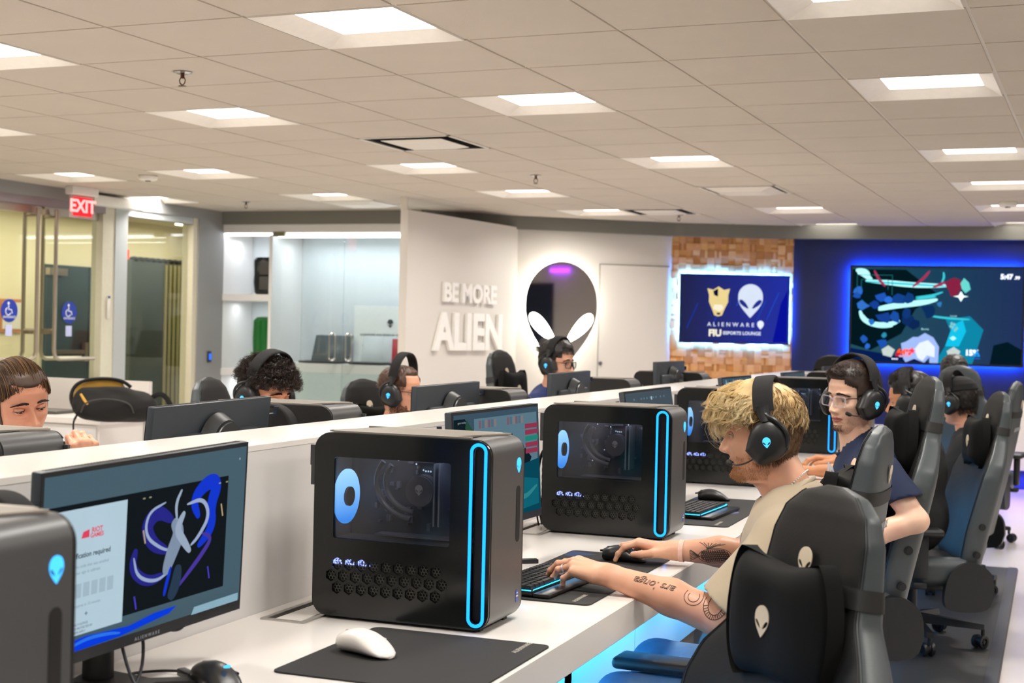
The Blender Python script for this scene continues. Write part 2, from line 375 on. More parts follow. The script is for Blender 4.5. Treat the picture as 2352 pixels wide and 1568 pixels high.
mb=MB().box((1.03,1.15,-.012),(.80,2.19,.01)); mb.build('glass_door',glass('case_glass',(.93,.96,.96),fac=.06),t,smooth=False)
mb=MB().box((1.95,1.15,-.024),(1.06,2.19,.01)); mb.build('glass_door',glass('case_glass'),t,smooth=False)
MB().box((.715,2.275,-.005),(.13,.045,.03)).build('hinge_clamp',mat('bronze_clip','#6f6a50',.4,.6),t,smooth=False)
for x in(1.345,1.52):
    mb=MB(); Pp=[(x+.032*math.sin(a)*(-1),0,0) for a in(0,)]
    ring=[(x+.032*math.cos(a),1.188+.1*(1 if math.sin(a)>0 else -1)*1+.03*math.sin(a),.04) for a in np.linspace(0,2*PI,25)[:-1]]
    mb.tube(ring,.008,8,loop=True)
    for zz in(1.30,1.075): mb.cyl((x,zz,-.02),(x,zz,.04),.007,8)
    mb.build('pull_handle',m_chrome,t)
for (xx,zz,ww,pw) in((.33,2.24,.45,1.6),(1.6,2.22,1.7,7),(.33,1.60,.45,1.2),(.33,.86,.45,1.2)):
    l=area_light('case_light',AT@Vector((xx,zz,-.30)),(0,0,0),ww,.12,(.88,.94,1),pw)
# things inside the case
DB=AT@Vector((0,0,0))
def on_case(x,z,d): return AT@Vector((x,z,-d))
t=thing('gaming_pc','black curved gaming computer case on the top lit shelf','computer',on_case(.49,1.686,.22),rad(8))
mb=MB(); R=[]
for z,a,b in((0,.10,.17),(.02,.12,.18),(.12,.13,.185),(.2,.125,.185),(.34,.13,.185),(.365,.11,.17),(.372,.07,.13)):
    R.append([(a*np.sign(math.cos(q))*abs(math.cos(q))**.5,b*np.sign(math.sin(q))*abs(math.sin(q))**.5,z) for q in np.arange(24)*2*PI/24])
mb.rings(R); mb.build('shell',mat('gloss_black','#16191b',.25),t)
mb=MB()
for k in range(2): mb.box((.03,-.186,.11+.15*k),(.13,.012,.13),r=.005)
mb.build('front_grille',mat('grille_grey','#4a4743',.6),t)
t=thing('gaming_pc','glossy green and dark alien styled computer tower on the lower shelf','computer',on_case(.495,.945,.2),0)
mb=MB(); R=[]
for z,a in((0,.12),(.1,.118),(.3,.125),(.48,.122),(.515,.10),(.525,.05)):
    R.append([(a*np.sign(math.cos(q))*abs(math.cos(q))**.6,a*1.3*np.sign(math.sin(q))*abs(math.sin(q))**.6,z) for q in np.arange(28)*2*PI/28])
mb.rings(R); mb.build('shell',mat('green_gloss','#12702c',.12,.3,coat=1),t)
mb=MB()
for k in(-1,1): mb.tube([(k*.03,-.162,.02),(k*.05,-.166,.09),(k*.10,-.155,.17)],[.03,.02,.006],8)
mb.build('trim_fins',mat('fin_dark','#0d1d14',.2),t)
mb=MB()
for k in(-1,1): mb.tube([(k*.02,-.17,.03),(k*.05,-.178,.11),(k*.105,-.165,.185)],.004,6)
mb.build('accent_line',mat('lime','#9ad36a',.3),t)
def laptop(name,label,x,z,d,rz,col,open_,w=.38,dep=.27):
    t=thing(name,label,'laptop',on_case(x,z,d),rz)
    MB().box((0,0,.011),(w,dep,.022),r=.006).build('base',mat('laptop_black','#1c1e20',.4),t)
    MB().box((0,0,dep/2),(w,.009,dep),r=.004,T=Matrix.Translation((0,dep/2-.01,.02))@Matrix.Rotation(rad(open_),4,'X')).build('lid',mat('lid_'+col,col,.35),t)
    return t
laptop('laptop','dark grey laptop half open behind the glass, leftmost in the case',1.10,1.022,.25,rad(0),'#4a5358',-20,w=.42)
laptop('laptop','pale silver laptop open behind the glass handles',1.62,1.022,.25,rad(0),'#c6cdd0',-18,w=.36)
laptop('laptop','red laptop standing open at the right end of the case',2.05,1.022,.2,rad(20),'#b0182a',-12,w=.36,dep=.24)
t=thing('info_card','white display board with a small alien head and lines of text','sign'); t.matrix_world=AT@Matrix.Translation((0,0,-.5))
MB().box((1.71,1.32,0),(.82,.56,.01)).build('board',mat('board_white','#eef3f3',.5),t,smooth=False)
P,e1,e2=alien(.085); mb=MB().plate([[(1.70+x,1.425+y) for x,y in q] for q in(P,e1,e2)],.002,T=Matrix.Translation((0,0,.007)))
for k,s_ in enumerate(('ALIENWARE WAS BORN IN 1996 FROM A GARAGE','IN A NEIGHBORHOOD OF MIAMI, FL.','','SINCE THEN, WE HAVE SOUGHT TO EXPLORE','AND EXPAND THE UNIVERSE OF GAMING')):
    if s_: mb.text(s_,.031,T=Matrix.Translation((1.72,1.31-.037*k,.007)))
mb.build('printed_text',mat('ink','#3a3f42',.6),t,smooth=False)
# ---- left glass storefront
LA=(-8.26,0);LB=(-7.85,12.2); LT=plane_T(LA,LB)
m_frame=mat('storefront_frame','#b9bdbd',.4,.2,noise=.02); m_greywall=mat('grey_wall','#8f8f8e',.6,noise=.02,nscale=2)
def lbox(name,x0,x1,z0,z1,th,m,off=0,T=LT):
    return MB().box(((x0+x1)/2,(z0+z1)/2,off),(x1-x0,z1-z0,th),T=T).build(name,m,smooth=False)
struct(lbox('wall_left',-3,12.2,2.40,2.55,.16,m_greywall)); struct(lbox('wall_left_pier',11.80,12.22,0,2.4,.16,m_greywall)); struct(lbox('wall_left_front',-3,7.0,0,2.4,.16,m_white))
struct(lbox('trim_10',-3,10.42,2.33,2.40,.14,mat('header_mauve','#8f8489',.4,.3)))
struct(lbox('trim_11',10.40,10.56,0,2.4,.12,mat('post_cream','#cfcbb8',.45))); struct(lbox('trim_12',10.56,10.73,0,2.4,.14,m_frame)); struct(lbox('trim_13',11.73,11.83,0,2.4,.13,mat('post_beige','#d5cdb8',.5)))
struct(lbox('trim_14',10.7,11.8,2.34,2.41,.12,m_frame)); struct(lbox('trim_15',10.7,11.8,0,.1,.12,m_frame))
m_gl=glass('storefront_glass',(.93,.95,.90),fac=.03)
o=struct(lbox('window_1',10.72,11.75,.1,2.34,.012,m_gl))
m_steel=mat('brushed_steel','#b5aa9c',.3,.9,noise=.03)
def gdoor(name,x0,x1,hx,side,n):
    t=thing(name,'x','door'); t['kind']='structure'; t.matrix_world=LT; del t['label']; del t['category']
    MB().box(((x0+x1)/2,1.2,0),(x1-x0,2.24,.012)).build('glass_leaf',m_gl,t,smooth=False)
    MB().box(((x0+x1)/2,.08,0),(x1-x0,.12,.04)).box(((x0+x1)/2,2.3,0),(x1-x0,.07,.045)).build('rail',m_steel,t,smooth=False)
    for zo in(.07,-.07):
        e=x1-.08 if side>0 else x0+.08
        P=[(hx,2.31,zo),(hx,1.12,zo),(hx+side*.02,1.075,zo),(hx+side*.06,1.06,zo),(e,1.06,zo)]
        mb=MB().tube(P,.017,10); 
        for zz in(2.25,1.30): mb.cyl((hx,zz,zo),(hx,zz,0),.012,8)
        mb.cyl((e-side*.02,1.06,zo),(e-side*.02,1.06,0),.012,8); mb.build('pull_tube',m_steel,t)
    MB().box((hx-side*.02,1.29,0),(.05,.045,.09)).build('latch',m_steel,t,smooth=False)
    cxs=(x0+x1)/2
    T=Matrix.Translation((cxs,1.455,.010)); Tb=T@Matrix.Scale(1.45,4,(1,0,0)) if 0 else T
    MB().lathe([(.095,0),(.095,.003),(.001,.003)],28,T=T).build('sticker',mat('sticker_blue','#12309a',.4),t,label='round blue accessible entrance sticker')
    mb=MB(); z_=.0045
    mb.lathe([(.012,0),(.001,.001)],12,T=T@Matrix.Translation((-.012,.06,z_))); mb.tube([(-.012,.045,z_),(-.012,.01,z_),(.02,.008,z_),(.03,-.02,z_)],.005,6,T=T); mb.tube([(-.015+.03*math.cos(a),-.005+.03*math.sin(a),z_) for a in np.linspace(2,5.8,14)],.004,6,T=T)
    mb.text('ENTRANCE',.028,T=T@Matrix.Translation((0,-.052,z_))); mb.build('sticker_print',mat('print_white','#e8ecf4',.5),t,smooth=False)
    MB().box((cxs,1.295,.009),(.075,.09,.002)).build('notice',mat('notice_pale','#b9bfe6',.5),t,smooth=False)
gdoor('door_2',9.70,10.38,9.79,1,2); gdoor('door_3',8.98,9.66,9.57,-1,3)
t=thing('access_plate','narrow pale access plate on the post beside the glass door','access plate'); t.matrix_world=LT
MB().box((10.48,1.51,.07),(.04,.2,.012),r=.004).build('plate',m_white,t); MB().box((10.48,1.6,.078),(.028,.02,.003)).build('indicator',mat('ind_blue','#3b4f86',.4),t,smooth=False)
t=thing('keypad','small blue lit keypad on the grey pier by the display case','keypad'); t.matrix_world=LT
MB().box((12.0,1.06,.085),(.055,.11,.02),r=.004).build('housing',mat('dark_plastic','#2a2c30',.5),t); MB().box((12.0,1.06,.097),(.034,.06,.003)).build('screen',emis('keypad_blue','#2a68ff',1.6),t,smooth=False)
# exit sign hanging from ceiling
def exit_sign(loc,rz,label,s=1):
    t=thing('exit_sign',label,'exit sign',loc,rz); 
    MB().box((0,0,-.035),(.30,.09,.07),r=.008).build('canopy',mat('exit_white','#e4dfdc',.4),t)
    MB().box((0,0,-.165),(.285,.012,.19),r=.004).build('panel',mat('exit_panel','#c9a8a6',.15,alpha=.55),t)
    mb=MB()
    mb.box((0,-.008,-.165),(.215,.002,.155)); mb.build('red_field',emis('exit_red','#ff2a34',1.3),t,smooth=False)
    mb=MB().text('EXIT',.145,T=TM((0,-.011,-.165),rx=PI/2),bold=.03,ext=.0008); mb.build('letters',emis('exit_letters','#ff9a96',2.0),t,smooth=False)
exit_sign((-7.62,9.80,2.5),rad(84),'red exit sign hanging from the ceiling in front of the glass doors')
t=thing('door_operator','long white door operator box above the glass door','door operator'); t.matrix_world=LT
MB().box((10.42,2.43,.13),(.72,.085,.12),r=.01).build('housing',mat('op_white','#efece4',.35),t)
# ---- corridor beyond the glass
m_cream=mat('corridor_cream','#efe6c4',.7,noise=.02,nscale=2)
CA=(-11.0,2);CB=(-10.55,17); CT=plane_T(CA,CB)
struct(MB().box((7.5,1.3,-.06),(15,2.6,.12),T=CT).build('wall_corridor',m_cream,smooth=False))
struct(MB().box((-9.4,17.2,1.3),(3.4,.12,2.6)).build('wall_corridor_end',m_cream,smooth=False))
struct(MB().box((-9.55,9,2.62),(2.9,17,.04)).build('ceiling_corridor',mat('corridor_ceiling','#d8d2bd',.8),smooth=False))
m_teal=mat('teal_door','#1f3a42',.45,noise=.05)
t=thing('door_4','dark teal double door across the corridor','door'); t['kind']='structure'; t.matrix_world=CT; del t['label'];del t['category']
MB().box((11.42,1.0,.03),(.71,2.02,.05)).box((12.15,1.0,.03),(.71,2.02,.05)).build('door_leaf',m_teal,t,smooth=False)
mb=MB().box((11.45,1.02,.09),(.55,.05,.04)).box((12.15,1.02,.09),(.5,.05,.04)).box((11.7,1.02,.09),(.06,.22,.05)).box((11.86,1.02,.09),(.06,.22,.05)).build('panic_bar',m_steel,t,smooth=False)
MB().box((11.2,1.93,.08),(.3,.08,.06)).build('door_closer',m_steel,t,smooth=False)
t=thing('exit_sign','red exit sign seen through the glass above the corridor door','exit sign'); t.matrix_world=CT
MB().box((12.2,2.16,.2),(.22,.17,.03)).build('panel',emis('exit_red'+'2','#ff5a50',1.4),t,smooth=False)
m_tube=emis('corridor_tube','#fff4cf',9)
for k,(x,y,l,lb) in enumerate(((-8.75,13.2,1.5,'long linear light in the corridor, upper of the two behind the window'),(-9.2,14.6,1.5,'long linear light in the corridor, lower of the two behind the window'),(-9.6,11.3,1.3,'linear light in the corridor behind the right glass door'),(-9.7,9.2,1.2,'linear light in the corridor behind the left glass door'))):
    t=thing('linear_light',lb,'ceiling light',(x,y,2.60),0,'linear corridor lights'); MB().box((0,0,-.02),(l,.09,.04)).build('lens',m_tube,t,smooth=False)
area_light('corridor_fill',(-9.4,12,2.55),(0,0,0),2,7,(1,.94,.78),90)
# black curtain rack in corridor
t=thing('equipment_rack','tall dark rack with ribbed gold side seen through the window','rack',(-9.62,13.45,0),rad(-4))
MB().box((0,0,1.03),(.5,.95,2.06),r=.01).build('body',mat('rack_dark','#3c423a',.5,noise=.2,nscale=2),t)
mb=MB()
for k in range(6): mb.box((.26+.012*k,.10+.06*k,1.03),(.012,.035,2.0))
mb.build('ribbed_panel',mat('gold_ribs','#a39a6c',.5),t,smooth=False)
mb=MB()
for k in range(9): mb.ell((.22,-.40+.1*k,2.07),(.05,.06,.03))
mb.build('top_lining',mat('rack_top','#1b1a16',.8),t)
t=thing('framed_notice','small framed notice on the cream corridor wall','picture frame'); t.matrix_world=CT
MB().box((10.55,1.42,.02),(.36,.36,.02)).build('frame',mat('frame_orange','#c98658',.5),t,smooth=False); MB().box((10.55,1.42,.035),(.29,.29,.004)).build('paper',mat('paper','#e8e6da',.6),t,smooth=False)
t=thing('corridor_chair','blue upholstered chair in the corridor behind the glass','chair',(-9.3,10.4,0),rad(20))
MB().box((0,0,.45),(.5,.5,.08),r=.03).build('seat',mat('blue_fabric','#2c6f9e',.8),t); MB().box((0,-.24,.75),(.5,.07,.5),r=.03).build('backrest',mat('blue_fabric','#2c6f9e',.8),t)
for a,b in((-1,-1),(1,-1),(-1,1),(1,1)): MB().cyl((a*.2,b*.2,0),(a*.2,b*.2,.42),.015,8).build('leg',m_chrome,t)

# right wall as seen in the mirror sign
t=thing('wall_banner','dark navy banner on the wall opposite the mirror sign','banner',(3.98,6.55,0)); MB().box((0,0,1.25),(.03,1.1,1.9)).build('cloth',mat('banner_navy','#14233f',.6,noise=.3,nscale=2),t,smooth=False)
t=thing('violet_light','violet light tube high on the wall opposite the mirror sign','light',(3.95,7.25,2.42)); MB().box((0,0,0),(.06,.36,.06)).build('tube',emis('violet_tube','#a23cff',6),t,smooth=False)
# ================================================================ DESKS
ROW0,ROW1=-1.6,10.9
m_lamT=mat('desk_top_white','#ece7e1',.22,noise=.008,nscale=4,spec=.5,coat=.2)
m_part=mat('partition_white','#d9d6d3',.5,noise=.01,nscale=4)
def desk_row(name,u0,u1,side,label):
    t=thing(name,label,'desk',(0,0,0)); e=u1 if side>0 else u0
    mb=MB().box(((u0+u1)/2,(ROW0+ROW1)/2,.71),(abs(u1-u0),ROW1-ROW0,.08),r=.003,seg=1); mb.build('desktop',m_lamT,t)
    pu=-1.26 if side>0 else -2.31; v=ROW0
    while v<ROW1-.1:
        v2=min(v+1.51,ROW1); MB().box((pu,(v+v2)/2-.002,.475),(.02,v2-v-.006,.388)).build('modesty_panel',m_lam,t,smooth=False); v=v2
    for k in range(8):
        vv=ROW0+.05+k*(ROW1-ROW0-.1)/7
        MB().box((pu-.02*side,vv,.335),(.06,.06,.67)).build('leg',m_lam,t,smooth=False)
    # blue led strip under the top
    MB().box((e-side*.09,(ROW0+ROW1)/2,.664),(.012,ROW1-ROW0-.1,.010)).build('led_strip',emis('led_blue_strip','#1e80f0',2.5),t,smooth=False)
    return t
desk_row('gaming_desk',-1.66,-.946,1,'long white desk with the black towers in front of the low partition')
desk_row('gaming_desk',-2.62,-1.91,-1,'long white desk hidden behind the low partition')
for v in np.arange(ROW0+1,ROW1,2.1): area_light('desk_glow',(-1.10,v,.655),(0,rad(50),0),.03,2.0,(.04,.42,1),11,115)
for v in np.arange(ROW0+1,ROW1,2.1): area_light('desk_glow',(-2.56,v,.655),(0,rad(-28),0),.03,2.0,(.06,.42,1),3)
t=thing('desk_partition','long low white partition running between the two desk rows','partition')
MB().box((-1.785,(ROW0+ROW1)/2,.557),(.25,ROW1-ROW0,1.114)).build('panel',m_part,t,smooth=False); MB().box((-1.785,(ROW0+ROW1)/2,1.122),(.252,ROW1-ROW0+.002,.016),r=.002,seg=1).build('cap',m_lamT,t)
# floor mat
o=MB()
o.prism(rrect(1.15,10.1,.02),0.0005,.012); o=o.build('floor_mat',mat('black_mat','#2a2928',.45,noise=.15,nscale=6,bump=.3,bscale=60),loc=(-.76,4.15,0)); tag(o,'long black rubber mat under the row of gaming chairs','mat')
mb=MB()
for k in(-1,): pass
mb.box((.545,0,.014),(.05,10.08,.008)); mb.build('mat_border',mat('mat_edge','#2f3134',.35),o,smooth=False)
# grommets
for k,v in enumerate((2.9,4.41,5.92,7.43)):
    t=thing('cable_grommet',('silver cable hatch in the desk left of the nearest full black tower','silver cable hatch in the desk behind the second tower','silver cable hatch behind the third tower, mostly hidden','silver cable hatch behind the farthest tower, mostly hidden')[k],'cable grommet',(-1.565,v-.05,.75),0,'cable hatches in the near desk')
    MB().plate([rrect(.11,.26,.004),rrect(.085,.235,.003)],.003,T=TM((0,0,.0016))).build('frame',mat('grommet_metal','#b9b5ae',.3,.7),t,smooth=False)
    MB().box((.006,0,.0012),(.06,.235,.002)).box((-.036,0,.0008),(.012,.235,.0012),1).build('flap',[m_lam,m_dark],t,smooth=False)
# ================================================================ TOWERS
def grad(name,c0,c1,s0,axis=2,lo=-.15,hi=.15):
    """emissive screen colour that varies over the picture"""
    if name in MC: return MC[name]
    m=bpy.data.materials.new(name); m.use_nodes=True; nt=m.node_tree; nt.nodes.clear(); N=nt.nodes.new; L=nt.links.new
    o=N('ShaderNodeOutputMaterial'); e=N('ShaderNodeBsdfPrincipled'); tc=N('ShaderNodeTexCoord'); sp_=N('ShaderNodeSeparateXYZ'); mr=N('ShaderNodeMapRange'); mx=N('ShaderNodeMix'); mx.data_type='RGBA'
    L(tc.outputs['Object'],sp_.inputs[0]); L(sp_.outputs[axis],mr.inputs[0]); mr.inputs[1].default_value=lo; mr.inputs[2].default_value=hi
    L(mr.outputs[0],mx.inputs[0]); mx.inputs[6].default_value=lin(c0); mx.inputs[7].default_value=lin(c1)
    e.inputs['Base Color'].default_value=(.01,.01,.012,1); e.inputs['Roughness'].default_value=.45; e.inputs['Specular IOR Level'].default_value=.12; L(mx.outputs[2],e.inputs['Emission Color']); e.inputs['Emission Strength'].default_value=s0
    L(e.outputs[0],o.inputs[0]); MC[name]=m; return m
m_shell=mat('tower_shell','#58595a',.38,.4,noise=.04,nscale=8); m_blackg=mat('gloss_panel','#101211',.16,noise=0,spec=.5); m_black=mat('matte_black','#141414',.55)
m_ring=emis('ring_blue','#1577e0',3.4); m_logo=emis('logo_cyan','#3fa6ee',2.0)
YZ=lambda x,y,z: frame((x,y,z),(0,1,0),(0,0,1))      # local xy -> world y,z ; normal +x
XZ=lambda x,y,z: frame((x,y,z),(1,0,0),(0,0,1))      # local xy -> world x,z ; normal -y
def hexa(cx,cy_,r,rot=PI/6): return [(cx+r*math.cos(rot+k*PI/3),cy_+r*math.sin(rot+k*PI/3)) for k in range(6)]
def tower(detail=True):
    t=thing('gaming_tower','x','computer'); L,Wd,H=.425,.197,.41; zc=H/2+.004
    mb=MB(); mb.plate([rrect(L,H-.004,.036,8),rrect(L-.02,H-.024,.027,8)],Wd-.012,T=XZ(0,0,zc)@Matrix.Translation((0,0,0)))
    mb.build('shell',m_shell,t,ang=30)
    # window side panel (-y)
    loops=[rrect(L-.002,H-.006,.036,8)]
    slot=rrect(.024,.372,.0115,8,.182,0)
    loops.append(slot[::-1]); win=rrect(.280,.180,.006,3,-.022,.060); loops.append(win[::-1])
    hx=[]
    for r_,(n,x0,z) in enumerate(((9,-.150,.123),(10,-.165,.0965),(9,-.150,.070))):
        for k in range(n): hx.append((x0+k*.0297,z-zc))
    for x,z in hx: loops.append(hexa(x,z,.0140))
    MB().plate(loops,.005,T=XZ(0,-Wd/2+.0005,zc)).build('side_panel',m_blackg,t,smooth=False,label='glossy black side panel with window and hexagon vents')
    mb=MB(); ring=[(x,y) for x,y in rrect(.033,.386,.016,10,.182,0)]
    T=XZ(0,-Wd/2-.0025,zc); mb.tube([T@Vector((x,y,0)) for x,y in ring],.0036,8,loop=True); mb.build('light_ring',m_ring,t,label='glowing blue light ring')
    MB().plate([slot],.003,T=XZ(0,-Wd/2+.008,zc)).build('ring_recess',mat('slot_navy','#05070f',.35),t,smooth=False)
    MB().plate([rrect(L-.002,H-.006,.036,8)],.005,T=XZ(0,Wd/2-.0005,zc)).build('side_panel',mat('flat_black_panel','#161615',.5),t,smooth=False)
    # vent honeycomb behind hexes
    mb=MB().box((-.03,-Wd/2+.014,.097),(.33,.002,.10),0)
    for x,z in hx:
        for (a,b) in [(0,0)]+[(.0076*math.cos(q),.0076*math.sin(q)) for q in np.arange(6)*PI/3]:
            mb.plate([hexa(x+a,z+b,.0043,0),hexa(x+a,z+b,.0034,0)],.001,1,T=XZ(0,-Wd/2+.005,zc))
    vent=mb.build('vent_mesh',[m_black,mat('vent_grey','#55554f',.35,.4)],t,smooth=False)
    mb=MB().text('GEFORCE RTX',.0175,T=XZ(-.125,-Wd/2+.0095,.1265),bold=.03,space=.85); mb.build('lit_lettering',emis('rtx_blue','#8c9dff',2.2),t,smooth=False)
    # interior
    mb=MB().box((-.02,.062,.265),(.36,.004,.24),0).box((-.0,0.0,.166),(.40,.16,.003),0)
    mb.box((.02,.045,.175),(.28,.05,.004),1)
    random.seed(7)
    for k in range(46):
        x,z=random.uniform(-.14,.12),random.uniform(.19,.36); s_=random.uniform(.003,.014)
        mb.box((x,.055,z),(s_,.01,random.uniform(.003,.016)),1)
    for x in(.035,.047): mb.box((x,.03,.275),(.004,.06,.14),2)
    for k in range(14): mb.box((-.005+.0035*k-.03,.05,.352),(.0015,.012,.02),1)
    board=mb.build('motherboard',[mat('board_black','#2c2d32',.5),mat('board_part','#55555c',.45),mat('ram_grey','#7c8086',.35,.4)],t,smooth=False)
    mb=MB()
    for x,z in((-.012,.325),(-.006,.323),(.0,.323),(.006,.323),(-.03,.338),(.03,.347),(-.05,.262),(-.042,.264),(-.032,.264),(.088,.352),(.09,.32),(-.075,.345),(-.09,.225),(-.083,.226),(.093,.292)): mb.ell((x,.045,z),(.0022,.0022,.0022),n=8,m=5)
    mb.build('status_pins',mat('pin_white','#c9d0d4',.3,emit='#bcd4e6',es=.5),t)
    mb=MB().cyl((0,.03,.282),(0,.005,.282),.036,28).cyl((0,.006,.282),(0,-.002,.282),.034,28); mb.build('pump_head',mat('pump_grey','#48464a',.4),t)
    P,a,b=alien(.024); MB().plate([P,a,b],.001,T=XZ(0,-.004,.285)).build('pump_emblem',mat('emblem_grey','#9a9a98',.4),t,smooth=False)
    mb=MB()
    for k,(r_,oy) in enumerate(((.085,0),(.070,.012))):
        pts=[(-.02+.02-r_*1.15*math.cos(a)-.005,-.01+oy,.30-(r_*.95)*math.sin(a)) for a in np.linspace(-.6,1.45,22)]
        mb.tube(pts,.0062,10)
    mb.build('coolant_tubes',mat('tube_black','#4a4c50',.2),t)
    mb=MB().lathe([(.062,0),(.062,.004),(.058,.006),(.001,.006)],36,T=YZ(-.178,-.012,.262)); mb.build('cooling_fan',grad('fan_blue','#2480d8','#9ad6fb',1.5,2,.21,.33),t,label='glowing blue fan')
    MB().cyl((-.176,-.012,.262),(-.166,-.012,.262),.022,24).build('fan_hub',m_black,t)
    MB().box((.105,.04,.262),(.018,.003,.085)).box((.105,.0375,.262),(.016,.001,.08),1).build('memory_card',[mat('m2_dark','#333',.5),mat('sticker_cream','#d8d6c4',.5)],t,smooth=False)
    MB().box((-.022,-Wd/2+.004,zc+.066),(.284,.0015,.19)).build('window_pane',glass('pc_glass',(.85,.85,.88),fac=.06,rough=.12),t,smooth=False,label='smoky window pane')
    MB().box((-.02,-.01,.378),(.30,.012,.004)).build('interior_fill_bar',emis('interior_fill_glow','#dfe9ff',16),t,smooth=False)  # added glowing bar, hidden above the window, brightens the dark interior
    # front
    x=L/2
    P,a,b=alien(.034); MB().plate([P,a,b],.0012,T=YZ(x+.0004,.062,.348)).build('front_emblem',m_logo,t,smooth=False,label='lit alien head emblem')
    MB().plate([rrect(.023,.125,.011,8)],.0012,T=YZ(x+.0002,.062,.240)).build('slot_shade_plate',mat('slot_shade','#060606',.7),t,smooth=False)  # flat plate on the front; its black stands in for shade in a recess
    MB().plate([rrect(.012,.026,.001,2)],.0008,T=YZ(x+.0004,.066,.056)).text('CORE',.0045,1,T=YZ(x+.0011,.066,.056)).text('intel',.0045,1,T=YZ(x+.0011,.066,.063)).build('processor_sticker',[mat('intel_blue','#3b4fae',.4),mat('print_white','#e8ecf4',.5)],t,smooth=False)
    # top vent slats
    mb=MB().box((-.005,0,H+.0035),(.31,.165,.001),1)
    n=40
    for k in range(n):
        xx=-.155+.31*(k+.5)/n; mb.box((0,0,0),(.0048,.175,.004),0,T=Matrix.Translation((xx,0,H+.0045))@Matrix.Rotation(rad(-22),4,'Z'))
    mb.box((-.005,.087,H+.0045),(.33,.012,.004)); mb.box((-.005,-.087,H+.0045),(.33,.012,.004))
    mb.build('top_vent',[mat('vent_slat','#a39c92',.35,.6),mat('vent_black','#1c1a17',.7)],t,smooth=False)
    # rear
    x=-L/2
    mb=MB().box((x-.001,0,.19),(.006,.18,.33),0)
    mb.box((x-.008,-.045,.315),(.014,.085,.045),1); mb.box((x-.005,.055,.31),(.004,.035,.05),1)
    for k in range(5):
        for q in range(3): mb.box((x-.005,.02+.0095*k-.02,.33-.012*q),(.002,.007,.009),2)
    for k in range(6): mb.box((x-.0042,-.03+.0*k,.22-.022*k),(.001,.12,.012),2)
    mb.box((x-.006,-.093,.36),(.012,.008,.045),1)
    mb.build('rear_panel',[mat('rear_grey','#3a3c3e',.45,.5),mat('bracket_grey','#4a4b4d',.4,.5),m_black],t,smooth=False)
    for a,b in((-1,-1),(1,-1),(-1,1),(1,1)): MB().box((a*.16,b*.07,.003),(.05,.02,.007)).build('foot',m_black,t,smooth=False)
    return t
tw=tower()
NT=[(-1.118-.2125,1.243+.0985,'black tower at the lower left corner with a lit alien head, cut by the frame'),(-1.11-.2125,2.80+.0985,'large black tower with blue light ring in the middle foreground, beside the white mouse'),
(-1.11-.2125,4.31+.0985,'second black tower with blue light ring, behind the typing hands'),(-1.11-.2125,6.03+.0985,'third black tower, partly hidden behind the blond head'),(-1.11-.2125,7.93+.0985,'fourth black tower, its top seen between the blond and the glasses heads')]
for k,(u,v,l) in enumerate(NT):
    if k==0: tw.location=(u,v,.75); tw['label']=l; tw['group']='black gaming towers'
    else: dup(tw,(u,v,.75),0,l)
dup(tw,(-1.3225,9.45+.0985,.75),0,'fifth black tower of the near row, hidden behind the glasses head')
FT=[(2.49,'black tower seen from behind at the left edge, in front of the woman'),(3.88,'black tower seen from behind, below the curly haired head'),(5.33,'black tower seen from behind, left of the man with dark framed glasses'),(6.98,'black tower seen from behind, right of the man with dark framed glasses'),(8.52,'farthest black tower seen from behind, below the wood wall')]
for v,l in FT: dup(tw,(-1.965-.2125,v-.0985,.75),PI,l)
